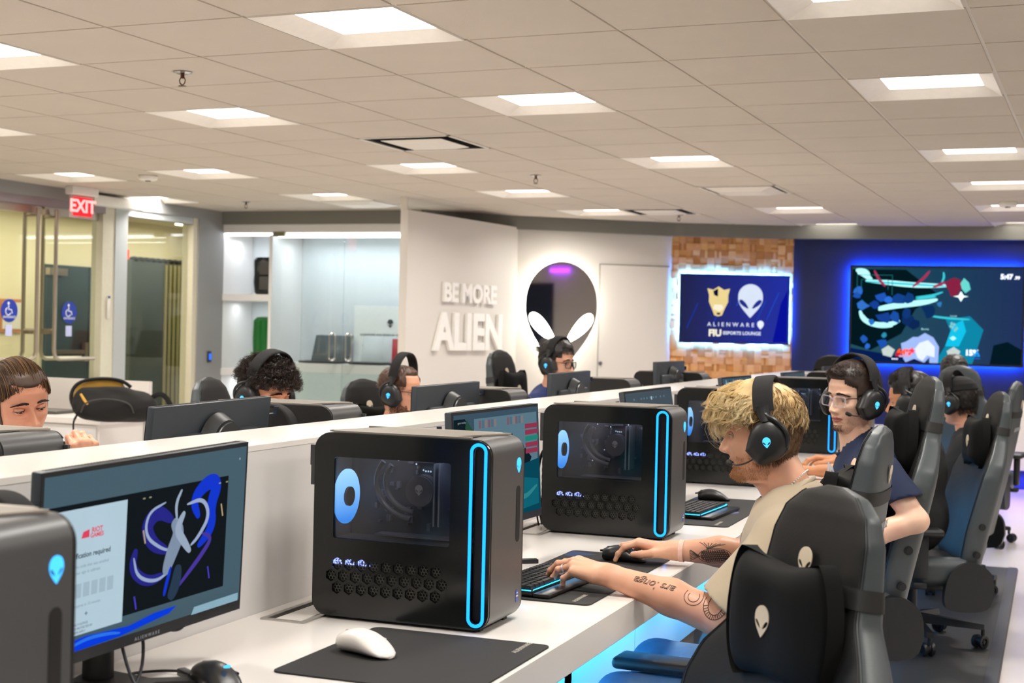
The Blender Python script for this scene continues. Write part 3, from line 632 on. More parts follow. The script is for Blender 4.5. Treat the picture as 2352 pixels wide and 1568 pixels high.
# ================================================================ MONITORS
m_bez=mat('bezel_black','#15171a',.45); m_back=mat('monitor_back','#3b4147',.42,.25,noise=.04)
MW,MH=.556,.328
def monitor(label,c,yaw,tilt,roll,fn=None,hook=0,group='gaming monitors'):
    t=thing('monitor',label,'monitor',(c[0],c[1],.75),rad(yaw),group)
    T=Matrix.Translation((0,0,c[2]-.75))@Matrix.Rotation(rad(tilt),4,'Y')@Matrix.Rotation(rad(roll),4,'X')
    mb=MB().box((-.011,0,0),(.022,MW,MH),r=.004)
    mb.box((-.028,0,-.02),(.03,MW*.72,MH*.66),r=.012)
    body=mb.build('panel_housing',m_back,t,T=T)
    MB().box((.0003,0,0),(.001,MW-.002,MH-.002)).build('bezel',m_bez,t,smooth=False,T=T)
    mb=MB()
    for k in range(70): mb.box((-.0115,-MW/2+.02+k*(MW-.04)/69,MH/2+.0002),(.010,.0035,.0008))
    mb.build('top_vents',m_black,t,smooth=False,T=T)
    mb=MB().cyl((-.030,0,.055),(-.062,0,.055),.082,36,r2=.066).cyl((-.062,0,.055),(-.070,0,.055),.060,36); mb.build('stand_hub',mat('hub_grey','#232628',.4),t,T=T)
    h=c[2]-.75+.04
    mb=MB().tube([(-.066,0,h),(-.095,0,h-.015),(-.112,0,h-.07),(-.112,0,.012)],[.024,.026,.026,.028],12); mb.build('stand_neck',m_black,t)
    mb=MB(); mb.prism([(x*1.0,y) for x,y in ((.07,-.11),(.085,-.09),(.0,-.02),(.0,.02),(.085,.09),(.07,.11),(-.03,.04),(-.135,.05),(-.15,0),(-.135,-.05),(-.03,-.04))],.001,.011); mb.build('stand_base',m_black,t,smooth=False)
    mb=MB().text('ALIENWARE',.0085,T=T@YZ(.0015,0,-MH/2+.0085),space=1.6); mb.build('brand_lettering',mat('print_grey','#8a9096',.4),t,smooth=False)
    if hook:
        T2=T@Matrix.Translation((-.012,-MW/2,.11)); mb=MB().box((0,-.024,0),(.012,.05,.006),T=T2).box((0,-.047,.010),(.012,.006,.022),T=T2); mb.build('headset_hook',mat('hook_navy','#1b2233',.4),t,smooth=False)
    W2,H2=MW-.014,MH-.030
    S=T@YZ(.0012,0,.006)
    if fn:
        base,items=fn
        scr=MB().plate([[(-W2/2,-H2/2),(W2/2,-H2/2),(W2/2,H2/2),(-W2/2,H2/2)]],.0004,T=S).build('screen',base,t,smooth=False,label='lit screen')
        cv=Canvas(W2,H2); items(cv)
        for k,(nm,m,mbx) in enumerate(cv.out()): mbx.build(nm,m,scr,smooth=False).matrix_local=S
    return t
class Canvas:
    """flat picture elements on a screen; unit coordinates 0..1 from lower left"""
    def __init__(s,w,h): s.w=w;s.h=h;s.l=[];s.z=.0005
    def P(s,x,y): return ((x-.5)*s.w,(y-.5)*s.h)
    def _t(s): s.z+=.00006; return Matrix.Translation((0,0,s.z))
    def poly(s,nm,m,pts): s.l.append((nm,m,MB().add([(*s.P(x,y),0) for x,y in pts],[tuple(range(len(pts)))],T=s._t()))); return s
    def rect(s,nm,m,x0,y0,x1,y1): return s.poly(nm,m,[(x0,y0),(x1,y0),(x1,y1),(x0,y1)])
    def ribbon(s,nm,m,pts,wd):
        n=len(pts); A=[];
        Q=[np.array(s.P(*p)) for p in pts]
        wd=wd if hasattr(wd,'__len__') else [wd*math.sin(PI*(i+.5)/n)**.6 for i in range(n)]
        L_=[];R_=[]
        for i in range(n):
            tt=Q[min(i+1,n-1)]-Q[max(i-1,0)]; tt/=np.linalg.norm(tt)+1e-9; nn=np.array([-tt[1],tt[0]]); L_.append(Q[i]+nn*wd[i]*s.h/2); R_.append(Q[i]-nn*wd[i]*s.h/2)
        V=[(*p,0) for p in L_]+[(*p,0) for p in R_]
        s.l.append((nm,m,MB().add(V,[(i,n+i,n+i+1,i+1) for i in range(n-1)],T=s._t()))); return s
    def text(s,nm,m,tx,x,y,size,align='CENTER',bold=0,space=1,ext=0):
        a,b=s.P(x,y); s.l.append((nm,m,MB().text(tx,size*s.h,T=s._t()@Matrix.Translation((a,b,0)),align=align,bold=bold,space=space,ext=.00001))); return s
    def loops(s,nm,m,loops):
        s.l.append((nm,m,MB().plate([[s.P(x,y) for x,y in q] for q in loops],.00001,T=s._t()))); return s
    def out(s): return s.l
curve=lambda *p:[(float(np.interp(t,np.linspace(0,1,len(p)),[q[0] for q in p])),float(np.interp(t,np.linspace(0,1,len(p)),[q[1] for q in p]))) for t in np.linspace(0,1,len(p))]
def smooth(p,k=3):
    p=[np.array(q,float) for q in p]
    for _ in range(k):
        q=[p[0]]
        for a,b in zip(p[:-1],p[1:]): q+= [a*.75+b*.25,a*.25+b*.75]
        q.append(p[-1]); p=q
    return [tuple(x) for x in p]
E_=lambda n,c,s=1: emis('scr_'+n,c,s)
def scr_launcher(c):
    c.rect('window_backdrop',E_('dk','#151b1f',.8),.02,.12,.90,.83)
    c.rect('sign_in_panel',E_('panel','#b5cdda',.85),.02,.09,.37,.80)
    c.text('panel_text',E_('red','#d0405a',1),'RIOT',.235,.665,.04,bold=.03); c.text('panel_text',E_('red','#d0405a',1),'GAMES',.235,.635,.035,bold=.03)
    c.poly('panel_text',E_('red','#d0405a',1),[(.165,.63),(.172,.665),(.20,.675),(.20,.63)])
    c.text('panel_text',E_('ink','#2a3a44',1),'verification required',.205,.535,.042,bold=.02)
    c.text('panel_text',E_('ink2','#7d929e',.9),'enter the code that was emailed',.20,.475,.026); c.text('panel_text',E_('ink2','#7d929e',.9),'to your sign in address',.19,.44,.026)
    for k in range(6): c.rect('code_box',E_('box','#a3b9c6',.85),.11+.036*k,.30,.138+.036*k,.38)
    c.text('panel_text',E_('ink2','#7d929e',.9),'code expires in 10 minutes',.19,.255,.024); c.text('panel_text',E_('ink','#2a3a44',1),'+',.20,.20,.05)
    for k,x in enumerate(('PRIVACY NOTICE','THIS APP IS PROTECTED BY','TERMS APPLY')): c.text('panel_text',E_('ink','#2a3a44',1),x,.17,.150-.022*k,.018)
    b1,b2,w1=E_('bl1','#1536c8',.9),E_('bl2','#2a2a8a',.8),E_('wh1','#9fb0d2',.8)
    c.ribbon('artwork',b1,smooth([(.74,.60),(.70,.72),(.78,.82),(.84,.80),(.80,.66),(.82,.52),(.74,.42)]),.10)
    c.ribbon('artwork',b2,smooth([(.60,.62),(.52,.70),(.46,.62),(.50,.50),(.58,.44)]),.10)
    c.ribbon('artwork',w1,smooth([(.56,.74),(.47,.70),(.46,.56),(.55,.46),(.60,.44)]),.022)
    c.ribbon('artwork',w1,smooth([(.67,.70),(.76,.72),(.80,.60),(.74,.48),(.70,.44)]),.03)
    c.ribbon('artwork',b2,smooth([(.42,.50),(.40,.38),(.48,.28),(.57,.30)]),.07); c.ribbon('artwork',w1,smooth([(.41,.45),(.43,.33),(.52,.27),(.59,.31)]),.022)
    c.ribbon('artwork',E_('wh2','#8496ad',.8),smooth([(.60,.62),(.64,.54),(.60,.42),(.57,.30)]),.11)
    c.ribbon('artwork',E_('wh3','#9fb0c6',.8),smooth([(.66,.66),(.62,.56),(.66,.48),(.70,.40)]),.06)
    c.ribbon('artwork',E_('wh3','#9fb0c6',.8),smooth([(.64,.80),(.61,.72),(.62,.62)]),.025)
    c.ribbon('artwork',E_('vio','#4b3aa0',.8),smooth([(.76,.50),(.82,.46),(.76,.36),(.70,.28),(.64,.20)]),.035)
    c.ribbon('artwork',b1,smooth([(.60,.34),(.58,.24),(.57,.17)]),.03); c.ribbon('artwork',E_('slate','#2f4258',.7),smooth([(.64,.34),(.63,.22),(.60,.14)]),.09)
    for a,b,cc in((.45,.60,'gold'),(.86,.66,'gold'),(.42,.22,'vi2'),(.80,.28,'vi2')): c.ribbon('artwork',E_(cc,{'gold':'#b3a27a','vi2':'#4a3ec0'}[cc],.9),[(a,b),(a+.012,b-.08)],[.012,.012])
    for x in(.44,.47,.84,.88): c.rect('menu_dots',E_('mn','#a8a88a',.7),x,.785 if x<.6 else .79,x+.012,.793 if x<.6 else .798)
    c.poly('wallpaper',E_('wp','#0b3bd8',.9),[(.02,.0),(.02,.05),(.20,.075),(.40,.055),(.52,.085),(.64,.09),(.60,.055),(.36,.01)]); c.poly('wallpaper',E_('wp2','#5db4ff',.9),[(.02,0),(.02,.05),(.05,.01)])
    c.ribbon('wallpaper',E_('wp3','#2f77f0',.8),smooth([(.1,.02),(.2,.06),(.3,.05),(.36,.03)]),.02)
    c.poly('taskbar_bubble',E_('tb','#8fb4c4',.8),[(.72,.0),(.735,.045),(.985,.05),(.985,.0)])
    c.text('close_mark',E_('mn2','#c8d2d8',.8),'x',.955,.93,.03)
def scr_game(c):
    c.rect('sky',E_('gsky','#7fa6ba',.42),.22,.42,.98,.95); c.poly('scenery',E_('g1','#16262c',.6),[(.0,.35),(.0,.96),(.12,.96),(.36,.55),(.4,.35)])
    c.poly('scenery',E_('g2','#2f5c46',.6),[(.14,.95),(.24,.8),(.4,.5),(.34,.45),(.2,.72),(.12,.88)]); c.poly('scenery',E_('g3','#1d3b4a',.6),[(.62,.42),(.64,.72),(.66,.78),(.69,.7),(.71,.42)])
    c.poly('scenery',E_('g4','#12252e',.6),[(.7,.42),(.82,.62),(.9,.52),(.85,.42)]); c.poly('scenery',E_('g5','#0c566c',.55),[(0,0),(1,0),(1,.5),(.6,.44),(.3,.46),(0,.38)])
    c.poly('scenery',E_('g6','#15798c',.55),[(.5,.02),(.98,.06),(.98,.3),(.7,.36),(.55,.2)]); c.ribbon('scenery',E_('g7','#3fa5ad',.5),smooth([(.55,.08),(.7,.2),(.8,.14),(.96,.24)]),.05)
    for k in range(6):
        c.rect('player_icon',E_('pi%d'%(k%3),('#8a6a7a','#5f7f92','#9a8a8a')[k%3],.6),.27+.035*k,.86,.297+.035*k,.93); c.rect('player_icon',E_('pi%d'%(k%3),'',.6),.60+.035*k,.86,.627+.035*k,.93)
    c.rect('banner',E_('ban','#a04a5a',.7),.47,.60,.66,.68); c.rect('banner',E_('ban2','#b02a2c',.7),.47,.55,.66,.595); c.text('banner_text',E_('bt','#e6e2dc',.8),'8 KILLS REMAINING',.565,.64,.045,bold=.02)
    for k in range(5): c.rect('kill_feed',E_('kf%d'%(k==2),('#a8405c','#2a9a86')[k==2],.6),.82,.80-.06*k,.985,.845-.06*k)
    c.text('overlay_text',E_('bt2','#a8bcc4',.6),'game overlay',.08,.93,.03)
def scr_dark(c):
    for x in(.15,.3,.36,.42,.50,.56,.62,.72,.8): c.rect('menu_text',E_('mt','#6d8794',.6),x,.90,x+.03,.925)
    c.rect('menu_text',E_('mt2','#b8cfd8',.7),.52,.885,.545,.93); c.ribbon('glow_shape',E_('gl','#3f6a9a',.5),smooth([(.3,.1),(.5,.5),(.7,.2)]),.12)
def scr_pale(c):
    for k in range(7): c.ribbon('picture_streak',E_('pk%d'%(k%2),('#7fb4cc','#2d5f7a')[k%2],.6),smooth([(.1+.12*k,.98),(.2+.1*k,.6),(.15+.12*k,.2)]),.12)
m_s0=grad('screen_a','#141c20','#3c5763',.9); m_s1=grad('screen_b','#0f3542','#2a4a5c',.8); m_s2=grad('screen_c','#1d3448','#33444f',.9); m_s3=grad('screen_d','#10222c','#2b4a5c',.9)  # screen_a has the glare painted in as paler teal towards the top
monitor('large dark monitor at the left showing a sign-in panel and blue swirls',(-1.476,2.106,1.001),-3.6,3.3,1.6,(m_s0,scr_launcher),1)
monitor('monitor with a teal game picture behind the middle tower',(-1.42,3.634,1.02),-3.6,-3.2,.36,(m_s1,scr_game),1)
monitor('dark tilted monitor peeking above the second tower',(-1.45,5.35,1.018),-3.6,-9.5,.5,(m_s2,scr_dark),1)
monitor('small pale blue monitor corner above the third tower, left of the blond hair',(-1.45,6.97,1.030),-3.0,-8,0,(m_s3,scr_pale),1)
monitor('monitor of the last near-side seat, hidden behind the heads',(-1.45,8.62,1.02),-3,-8,0,(m_s2,scr_dark),1)
for c,y,ti,ro,l,hk in(((-2.1,3.225,1.03),180,-6,-.8,'large grey monitor back at the left, left of the curly haired head',1),((-2.1,4.80,1.03),179,-1,-.5,'grey monitor back covering the face of the man with a raised headband',1),((-2.1,6.206,1.045),180,-1,-.35,'grey monitor back below the man with dark framed glasses',1),((-2.12,8.1,1.068),177.5,1,0,'farthest upright monitor back in front of the wood wall',1)):
    monitor(l,c,y,ti,ro,(m_s2,lambda c:None),hk)
monitor('monitor back of the woman, outside the left edge',(-2.1,1.75,1.03),180,-4,0,None,0)
monitor('brownish monitor near the blue wall left of the glasses head',(-1.43,10.0,1.03),-4,-3,0,(mat('screen_off','#3b3433',.4),lambda c:None),0)
# ================================================================ INPUT DEVICES
m_pad=mat('pad_cloth','#232221',.8,noise=.15,nscale=9,bump=.3,bscale=900)
def pad(label,u,v,w_,l_,rz,txt=True,art=0):
    t=thing('mouse_pad',label,'mouse pad',(u,v,.75),rz,'desk mouse pads')
    MB().prism(rrect(w_,l_,.018,6),.0003,.0035).build('cloth',m_pad,t,ang=60)
    if txt:
        mb=MB().text('ALIENWARE',.016,T=TM((w_/2-.045,-l_/2+.07 if art else l_/2-.05,.0037),rz=PI/2 if art else PI/2),space=1.15); mb.build('printed_text',mat('pad_print','#b9b4aa',.6),t,smooth=False)
    if art:
        mb=MB(); mb.add([(-.12+.12*a,l_/2-.10+b,.0037) for a,b in((-.2,0),(.0,-.02),(.5,.05),(-.2,.08))],[(0,1,2,3)])
        mb.build('blue_print',mat('pad_blue','#1c3460',.6,noise=.5,nscale=60),t,smooth=False)
        P=[(.02+.11*math.cos(a)*.8-.0,-.02+.13*math.sin(a)*.45,.0037) for a in np.arange(24)*2*PI/24]; MB().add(P,[tuple(range(24))]).build('violet_print',mat('pad_violet','#4a4a72',.6,noise=.5,nscale=30),t,smooth=False)
    return t
pad('wide black cloth mouse pad in the foreground holding the white mouse',-1.153,2.535,.40,.44,0,True,0)
pad('black mouse pad with blue print under the typing hands',-1.165,3.59,.30,.78,0,True,1)
pad('black mouse pad under the farther keyboard beside the beige sleeve',-1.165,5.12,.30,.82,0,True,1)
def mouse_body(name,label,loc,rz,m,m2,logo=False,s=1):
    t=thing(name,label,'computer mouse',loc,rz,'computer mice')
    R=[]
    for k,q in enumerate(np.linspace(0,1,15)):
        x=(.0625-.125*q)*s; w_=.031*s*(1-abs(2*q-1.02)**3.2)**.45*(1-.10*math.exp(-((q-.42)/.16)**2))+.0006; h=.041*s*(math.sin(PI*min(1,.16+q*.86)))**.75*(1 if q<.97 else .8)
        h=max(h,.010*s)*(1 if 0<k<14 else .6)
        R.append([(x,w_*np.sign(math.cos(a))*abs(math.cos(a))**.75,.0015+h*(.5+.5*math.sin(a)) if math.sin(a)>0 else .0015+h*.5*(1+math.sin(a)**1)) for a in np.arange(20)*2*PI/20])
    MB().rings(R).build('body',m,t,ang=70)
    MB().tube([(.043*s,0,.026*s),(.030*s,0,.034*s)],.0028,8).cyl((.040*s,-.003,.030*s),(.040*s,.003,.030*s),.008*s,16).build('scroll_wheel',m2,t)
    MB().box((.012,-.0305*s,.022*s),(.024,.003,.005),r=.0015).box((-.014,-.0305*s,.024*s),(.022,.003,.005),r=.0015).build('side_buttons',m2,t)
    MB().box((.035*s,0,.0325*s),(.055,.0012,.006),r=.0004,T=Matrix.Rotation(rad(8),4,'Y')).build('button_gap',m2,t)
    if logo:
        P,a,b=alien(.016*s); MB().plate([P],.0012,T=TM((-.030*s,-.006,.0405*s),ry=rad(-12),rz=-PI/2)).build('lit_emblem',m_logo,t,smooth=False)
    return t
mouse_body('computer_mouse','white wireless mouse on the black foreground pad',(-1.258,2.515,.7536),rad(163),mat('mouse_white','#ece6df',.35),mat('mouse_button','#c9c3bb',.35),s=1.12)
mouse_body('computer_mouse','black wired mouse with a lit alien head at the bottom edge',(-1.382,2.175,.7505),rad(150),mat('mouse_black','#262523',.32),m_black,True,s=1.05)
mouse_body('computer_mouse','black mouse under the right hand of the blond man',(-1.125,3.855,.7536),rad(180),mat('mouse_black','#262523',.32),m_black,True,s=1.05)
mouse_body('computer_mouse','dark mouse resting behind the farther keyboard',(-1.23,5.43,.7536),rad(190),mat('mouse_black','#262523',.32),m_black,False,s=1.05)
mouse_body('computer_mouse','black mouse under the hand of the man in the navy shirt',(-1.0,5.62,.7536),rad(170),mat('mouse_black','#262523',.32),m_black,False,s=1.0)
m_key=mat('keycap','#1d1c1b',.4,spec=.5); m_keyl=emis('key_glow','#1fb6ff',5)
def keyboard(label,loc,rz):
    t=thing('keyboard',label,'keyboard',loc,rz,'gaming keyboards')
    # local: x = depth (+x towards the user), y = length
    W_,L_=.125,.355
    MB().box((.0,0,.0095),(W_,L_,.013),r=.003).box((-.0,0,.0025),(W_-.01,L_-.02,.005)).build('base',mat('kb_base','#161616',.35),t)
    mb=MB(); 
    for a,b in(((.060,-.165),(.060,.165)),((-.060,-.165),(-.060,.165)),((-.058,-.1765),(.058,-.1765)),((-.058,.1765),(.058,.1765))):
        d=(b[0]-a[0],b[1]-a[1]); mb.box(((a[0]+b[0])/2,(a[1]+b[1])/2,.0165),(abs(d[0])+.001,abs(d[1])+.001,.0022))
    mb.build('edge_glow',m_keyl,t,smooth=False,label='blue light between the keys')
    kk=None; u=.0192
    rows=[(-.050,[(1)]*16),(-.030,[1]*13+[2,1]),(-.0108,[1.5]+[1]*12+[1.5,1]),(.0084,[1.75]+[1]*11+[2.25,1]),(.0276,[2.25]+[1]*10+[1.75,1,1]),(.0468,[1.25,1.25,1.25,6.25,1.25,1.25,1,1,1])]
    for x,ws in rows:
        tot=sum(ws); y=-tot*u/2*(.34/(tot*u)); sc=.34/(tot*u)
        for w_ in ws:
            wy=w_*u*sc; yc=y+wy/2; y+=wy
            if kk is None or abs(kk['w']-wy)>.0008:
                mb=MB(); a,b=.0085,wy/2-.0012; mb.add([(-a,-b,0),(a,-b,0),(a,b,0),(-a,b,0),(-a*.72,-b+.002,.0085),(a*.72,-b+.002,.0085),(a*.72,b-.002,.0085),(-a*.72,b-.002,.0085)],[(0,1,5,4),(1,2,6,5),(2,3,7,6),(3,0,4,7),(4,5,6,7)])
                kk={'w':wy,'o':mb.build('key',m_key,t,smooth=False,loc=(x,yc,.0175+(.001 if x<-.04 else 0)))}
            else:
                o=kk['o'].copy(); COL.objects.link(o); o.location=(x,yc,.0175+(.001 if x<-.04 else 0))
    MB().box((.085,0,.006),(.045,L_,.010),r=.004).build('wrist_rest',mat('rest_black','#1a1a1a',.3),t)
    return t
keyboard('black keyboard with blue glow under the typing left hand',(-1.215,3.40,.7536),rad(-4))
keyboard('farther black keyboard with blue glow beside the second tower',(-1.19,5.02,.7536),rad(-3))
# cables and dongle
m_cable=mat('cable_black','#17191f',.5)
def cable(label,pts,r=.0028):
    o=MB().tube(smooth(pts,3),r,8).build('cable',m_cable); tag(o,label,'cable','black cables on the desk'); return o
t=thing('usb_dongle','small black wireless dongle on its cable at the mouse pad corner','dongle',(-1.40,3.66,.754),rad(40)); MB().box((0,0,.006),(.05,.022,.012),r=.003).build('body',mat('dongle_black','#1a1b1e',.4),t)
cable('thin black cable running from behind the middle tower to the small dongle',[(-1.60,3.3,.753),(-1.55,3.45,.753),(-1.47,3.55,.753),(-1.42,3.64,.757)],.002)
cable('thin black cable coming out of the foreground black mouse plug',[(-1.485,2.225,.758),(-1.54,2.22,.754),(-1.58,2.17,.753),(-1.50,2.10,.753),(-1.40,2.0,.753),(-1.30,1.9,.753)],.0026)
t=thing('usb_dongle','black cable plug beside the black foreground mouse','plug',(-1.462,2.205,.7505),rad(150)); MB().box((0,0,.009),(.05,.018,.014),r=.003).box((-.03,0,.009),(.015,.012,.008)).build('body',mat('dongle_black','#1a1b1e',.4),t)
cable('black cable hanging in a loop under the big left monitor',[(-1.52,2.16,.86),(-1.50,2.24,.82),(-1.52,2.30,.86),(-1.545,2.30,.93)],.003)
cable('black cable crossing down from the big left monitor to the desk',[(-1.54,2.08,.93),(-1.49,2.06,.80),(-1.45,2.05,.755),(-1.38,2.0,.753),(-1.30,1.94,.753)],.003)
cable('second black cable dropping from the big left monitor',[(-1.53,2.11,.93),(-1.50,2.13,.84),(-1.49,2.10,.756),(-1.46,1.95,.753)],.003)
for k,(v,l) in enumerate(((4.40,'bundle of black cables behind the second tower, left loop'),(4.43,'bundle of black cables behind the second tower, middle loop'),(4.46,'bundle of black cables behind the second tower, right loop'))):
    cable(l,[(-1.545,v,1.02-.01*k),(-1.575-.008*k,v,1.0),(-1.59-.008*k,v,.9),(-1.585,v,.80),(-1.575,v,.756)],.003)
# ================================================================ CHAIRS
m_lea=mat('chair_leather','#40474a',.42,noise=.06,nscale=14,bump=.12,bscale=260); m_leb=mat('chair_front_black','#11100f',.6,noise=.06,nscale=14,bump=.12,bscale=300,spec=.35)
m_pil=mat('pillow_black','#0a0a09',.85,noise=.1,nscale=12,spec=.25); m_strap=mat('strap_black','#151515',.6); m_gold=mat('emblem_cream','#d8c9b0',.6); m_plastic=mat('chair_plastic','#1b1d1f',.4)
def interp(x,X,Y): return float(np.interp(x,X,Y))
def gaming_chair():
    t=thing('gaming_chair','x','chair')
    S=[0,.10,.22,.36,.47,.53,.585,.64,.70,.77,.815,.845,.86]
    Wd=[.235,.245,.255,.268,.268,.25,.205,.160,.146,.138,.118,.08,.02]
    Th=[.085,.095,.10,.10,.095,.09,.085,.08,.075,.068,.058,.045,.02]
    Bo=[.055,.06,.065,.06,.055,.045,.03,.018,.012,.008,.004,0,0]
    X0=[0,.0,-.005,-.012,-.02,-.025,-.03,-.033,-.034,-.032,-.03,-.03,-.03]
    tilt=rad(-9)
    TB=Matrix.Translation((-.20,0,.40))@Matrix.Rotation(tilt,4,'Y')
    ss=np.linspace(0,.86,64); n=56; V=[];R=[]
    ss=.86*(1-(1-np.linspace(0,1,64))**1.5) ; ss[-1]=.8598
    def sec(s,q,grow=0):
        w_,th,bo,x0=interp(s,S,Wd)+grow,interp(s,S,Th)+grow*2,interp(s,S,Bo),interp(s,S,X0)
        c,s_=math.cos(q),math.sin(q); y=w_*np.sign(s_)*abs(s_)**.62; x=th/2*np.sign(c)*abs(c)**.55
        k=abs(y)/w_; x+=bo*(k**2.6)*(1 if c>0 else .45)
        return (x0+x,y,s)
    for s in ss: R.append([sec(s,q) for q in np.arange(n)*2*PI/n])
    R=np.array(R); mb=MB(); mb.rings(R,T=TB)
    # front centre faces get the darker cover
    nm=len(mb.f)
    for i,f in enumerate(mb.f):
        if len(f)!=4: continue
        j=i%n; q=(j+.5)*2*PI/n
        if math.cos(q)>.30: mb.mi[i]=1
    mb.build('backrest',[m_lea,m_leb],t,ang=80)
    mb=MB()
    for sg in(1,-1):
        for q0 in(1.16,1.30): mb.tube([TB@Vector(sec(s,sg*q0,.0012)) for s in ss[4:60]],.0013,4)
    mb.build('stitching',mat('stitch','#141617',.7),t)
    # strap round head section
    mb=MB(); r1=[sec(.665,q,.0025) for q in np.arange(n)*2*PI/n]; r2=[sec(.70,q,.0025) for q in np.arange(n)*2*PI/n]; mb.rings([r1,r2],caps=(False,False),T=TB); mb.build('pillow_strap',m_strap,t,ang=80)
    # emblems
    P,a,b=alien(.052); P2,a2,b2=alien(.050)
    MB().plate([P,a,b],.0015,T=TB@YZ(.014,0,.722)@Matrix.Identity(4)).build('headrest_emblem',m_gold,t,smooth=False)
    B=TB@frame((-.0735,0,.74),(0,-1,0),(0,0,1)); MB().plate([P2,a2,b2],.0015,T=B).build('back_emblem',m_gold,t,smooth=False)
    MB().text('ALIENWARE',.032,T=TB@frame((-.075,0,.60),(0,-1,0),(0,0,1)),space=1.2).build('back_lettering',mat('print_silver','#b9bcbd',.5),t,smooth=False)
    # pillow (butterfly)
    PT_=TB@Matrix.Translation((.040,0,.615))@Matrix.Rotation(rad(6),4,'Y')
    for sgn in(1,):
        n1=36; F=[];B_=[]
        def pp(a,b,side):
            cr=1-.10*(a*b)**4; y=.150*a*(1-.13*b*b)*cr; z=.128*b*(.76+.24*a*a)*cr
            bulge=max(0,(1-abs(a)**5))**.5*max(0,(1-abs(b)**5))**.5
            x=side*(.050*bulge+ .002)*(1-.22*math.exp(-(a/.35)**2)*(1-b*b)) + .012*(1-a*a)*0
            x+= -.018*a*a if side>0 else .02*a*a
            x+= .003*math.sin(a*23+b*3)*max(0,abs(a)-.45)*(1-b*b)
            return (x,y,z)
        g=np.linspace(-1,1,n1); V=[pp(a,b,1) for a in g for b in g]+[pp(a,b,-1) for a in g for b in g]; Fc=[]
        for i in range(n1-1):
            for j in range(n1-1):
                k=i*n1+j; Fc.append((k,k+n1,k+n1+1,k+1)); k+=n1*n1; Fc.append((k,k+1,k+n1+1,k+n1))
        bd=[(0,j) for j in range(n1)]+[(i,n1-1) for i in range(1,n1)]+[(n1-1,j) for j in range(n1-2,-1,-1)]+[(i,0) for i in range(n1-2,0,-1)]
        for (a,b),(c,d) in zip(bd,bd[1:]+bd[:1]): k1,k2=a*n1+b,c*n1+d; Fc.append((k1,k2,k2+n1*n1,k1+n1*n1))
        MB().add(V,Fc,T=PT_).build('head_pillow',m_pil,t,ang=80)
    P3,a3,b3=alien(.055); MB().plate([P3,a3,b3],.002,T=PT_@YZ(.0425,0,.0)).build('pillow_emblem',m_gold,t,smooth=False)
    # bolts, hinge covers
    for sg in(1,-1):
        for z in(.13,.255):
            p=TB@Vector((.02,sg*.247,z)); q=TB@Vector((.02,sg*.262,z)); MB().cyl(p,q,.015,18).cyl(q,TB@Vector((.02,sg*.265,z)),.010,14).build('bolt',m_plastic,t)
        mb=MB(); prof=[(-.105,-.02),(-.10,.06),(-.06,.105),(0,.12),(.06,.10),(.10,.05),(.115,-.06),(.09,-.10),(-.08,-.10)]
        prof=smooth(prof+[prof[0]],2); mb.prism(prof[:-1],-.022,.022,T=frame((-.165,sg*.275,.385),(1,0,0),(0,0,1))); mb.build('hinge_cover',m_plastic,t,ang=60)
    # seat
    mb=MB().box((.06,0,.435),(.50,.42,.11),r=.05,seg=4); 
    mb.build('seat_cushion',m_leb,t)
    for sg in(1,-1): MB().box((.06,sg*.225,.45),(.48,.10,.13),r=.045,seg=4).build('seat_bolster',m_lea,t)
    # armrests
    for sg in(1,-1):
        MB().box((.10,sg*.315,.635),(.27,.10,.032),r=.014,seg=3).build('arm_pad',m_plastic,t); MB().box((.06,sg*.315,.53),(.07,.035,.20),r=.01).box((.06,sg*.28,.40),(.06,.10,.03),r=.008).build('arm_post',m_plastic,t)
    MB().cyl((.02,0,.12),(.02,0,.36),.025,20).cyl((.02,0,.10),(.02,0,.22),.038,20).box((.02,0,.365),(.26,.20,.04),r=.01).build('gas_lift',m_plastic,t)
    bx=.02; mb=MB().cyl((bx,0,.085),(bx,0,.13),.055,24)
    for k in range(5):
        a=2*PI*k/5+.35; c,s_=math.cos(a),math.sin(a)
        R=[]
        for q in(0,.25,.6,1): 
            r_=.03+.29*q; z=.115-.02*q; hw=.030-.010*q; hh=.020-.008*q
            R.append([(bx+c*r_-s_*yy,s_*r_+c*yy,z+zz) for yy,zz in((-hw,-hh),(hw,-hh),(hw*.7,hh),(-hw*.7,hh))])
        mb.rings(R)
    mb.build('star_base',m_plastic,t,ang=30)
    for k in range(5):
        a=2*PI*k/5+.35; c=Vector((bx+.315*math.cos(a),.315*math.sin(a),0)); ph=a+1.1+k*.7; ax=Vector((math.cos(ph),math.sin(ph),0)); c2=c+Vector((-ax.y,ax.x,0))*.02
        mb=MB().cyl(c+Vector((0,0,.085)),c+Vector((0,0,.055)),.009,10).cyl(c2+ax*.012+Vector((0,0,.034)),c2-ax*.012+Vector((0,0,.034)),.022,20)
        o=mb.build('caster',m_plastic,t)
        for sg in(1,-1):
            w_=MB(); T=frame(c2+ax*sg*.018+Vector((0,0,.0305)),ax.cross(Vector((0,0,1))),(0,0,1))
            w_.lathe([(.018,-.008),(.0295,-.008),(.0305,-.004),(.0305,.004),(.0295,.008),(.018,.008),(.018,-.008)],24,T=T,caps=(False,False))
            w_.lathe([(.008,-.007),(.008,.007),(.001,.007)],12,T=T)
            for q in range(5): w_.box((.012,0,0),(.016,.005,.008),T=T@Matrix.Rotation(2*PI*q/5,4,'Z'))
            w_.build('wheel',m_plastic,o,ang=40)
    return t
ch=gaming_chair()
def root_for(u,v,rz): return (u+.34*math.cos(rz),v+.34*math.sin(rz))
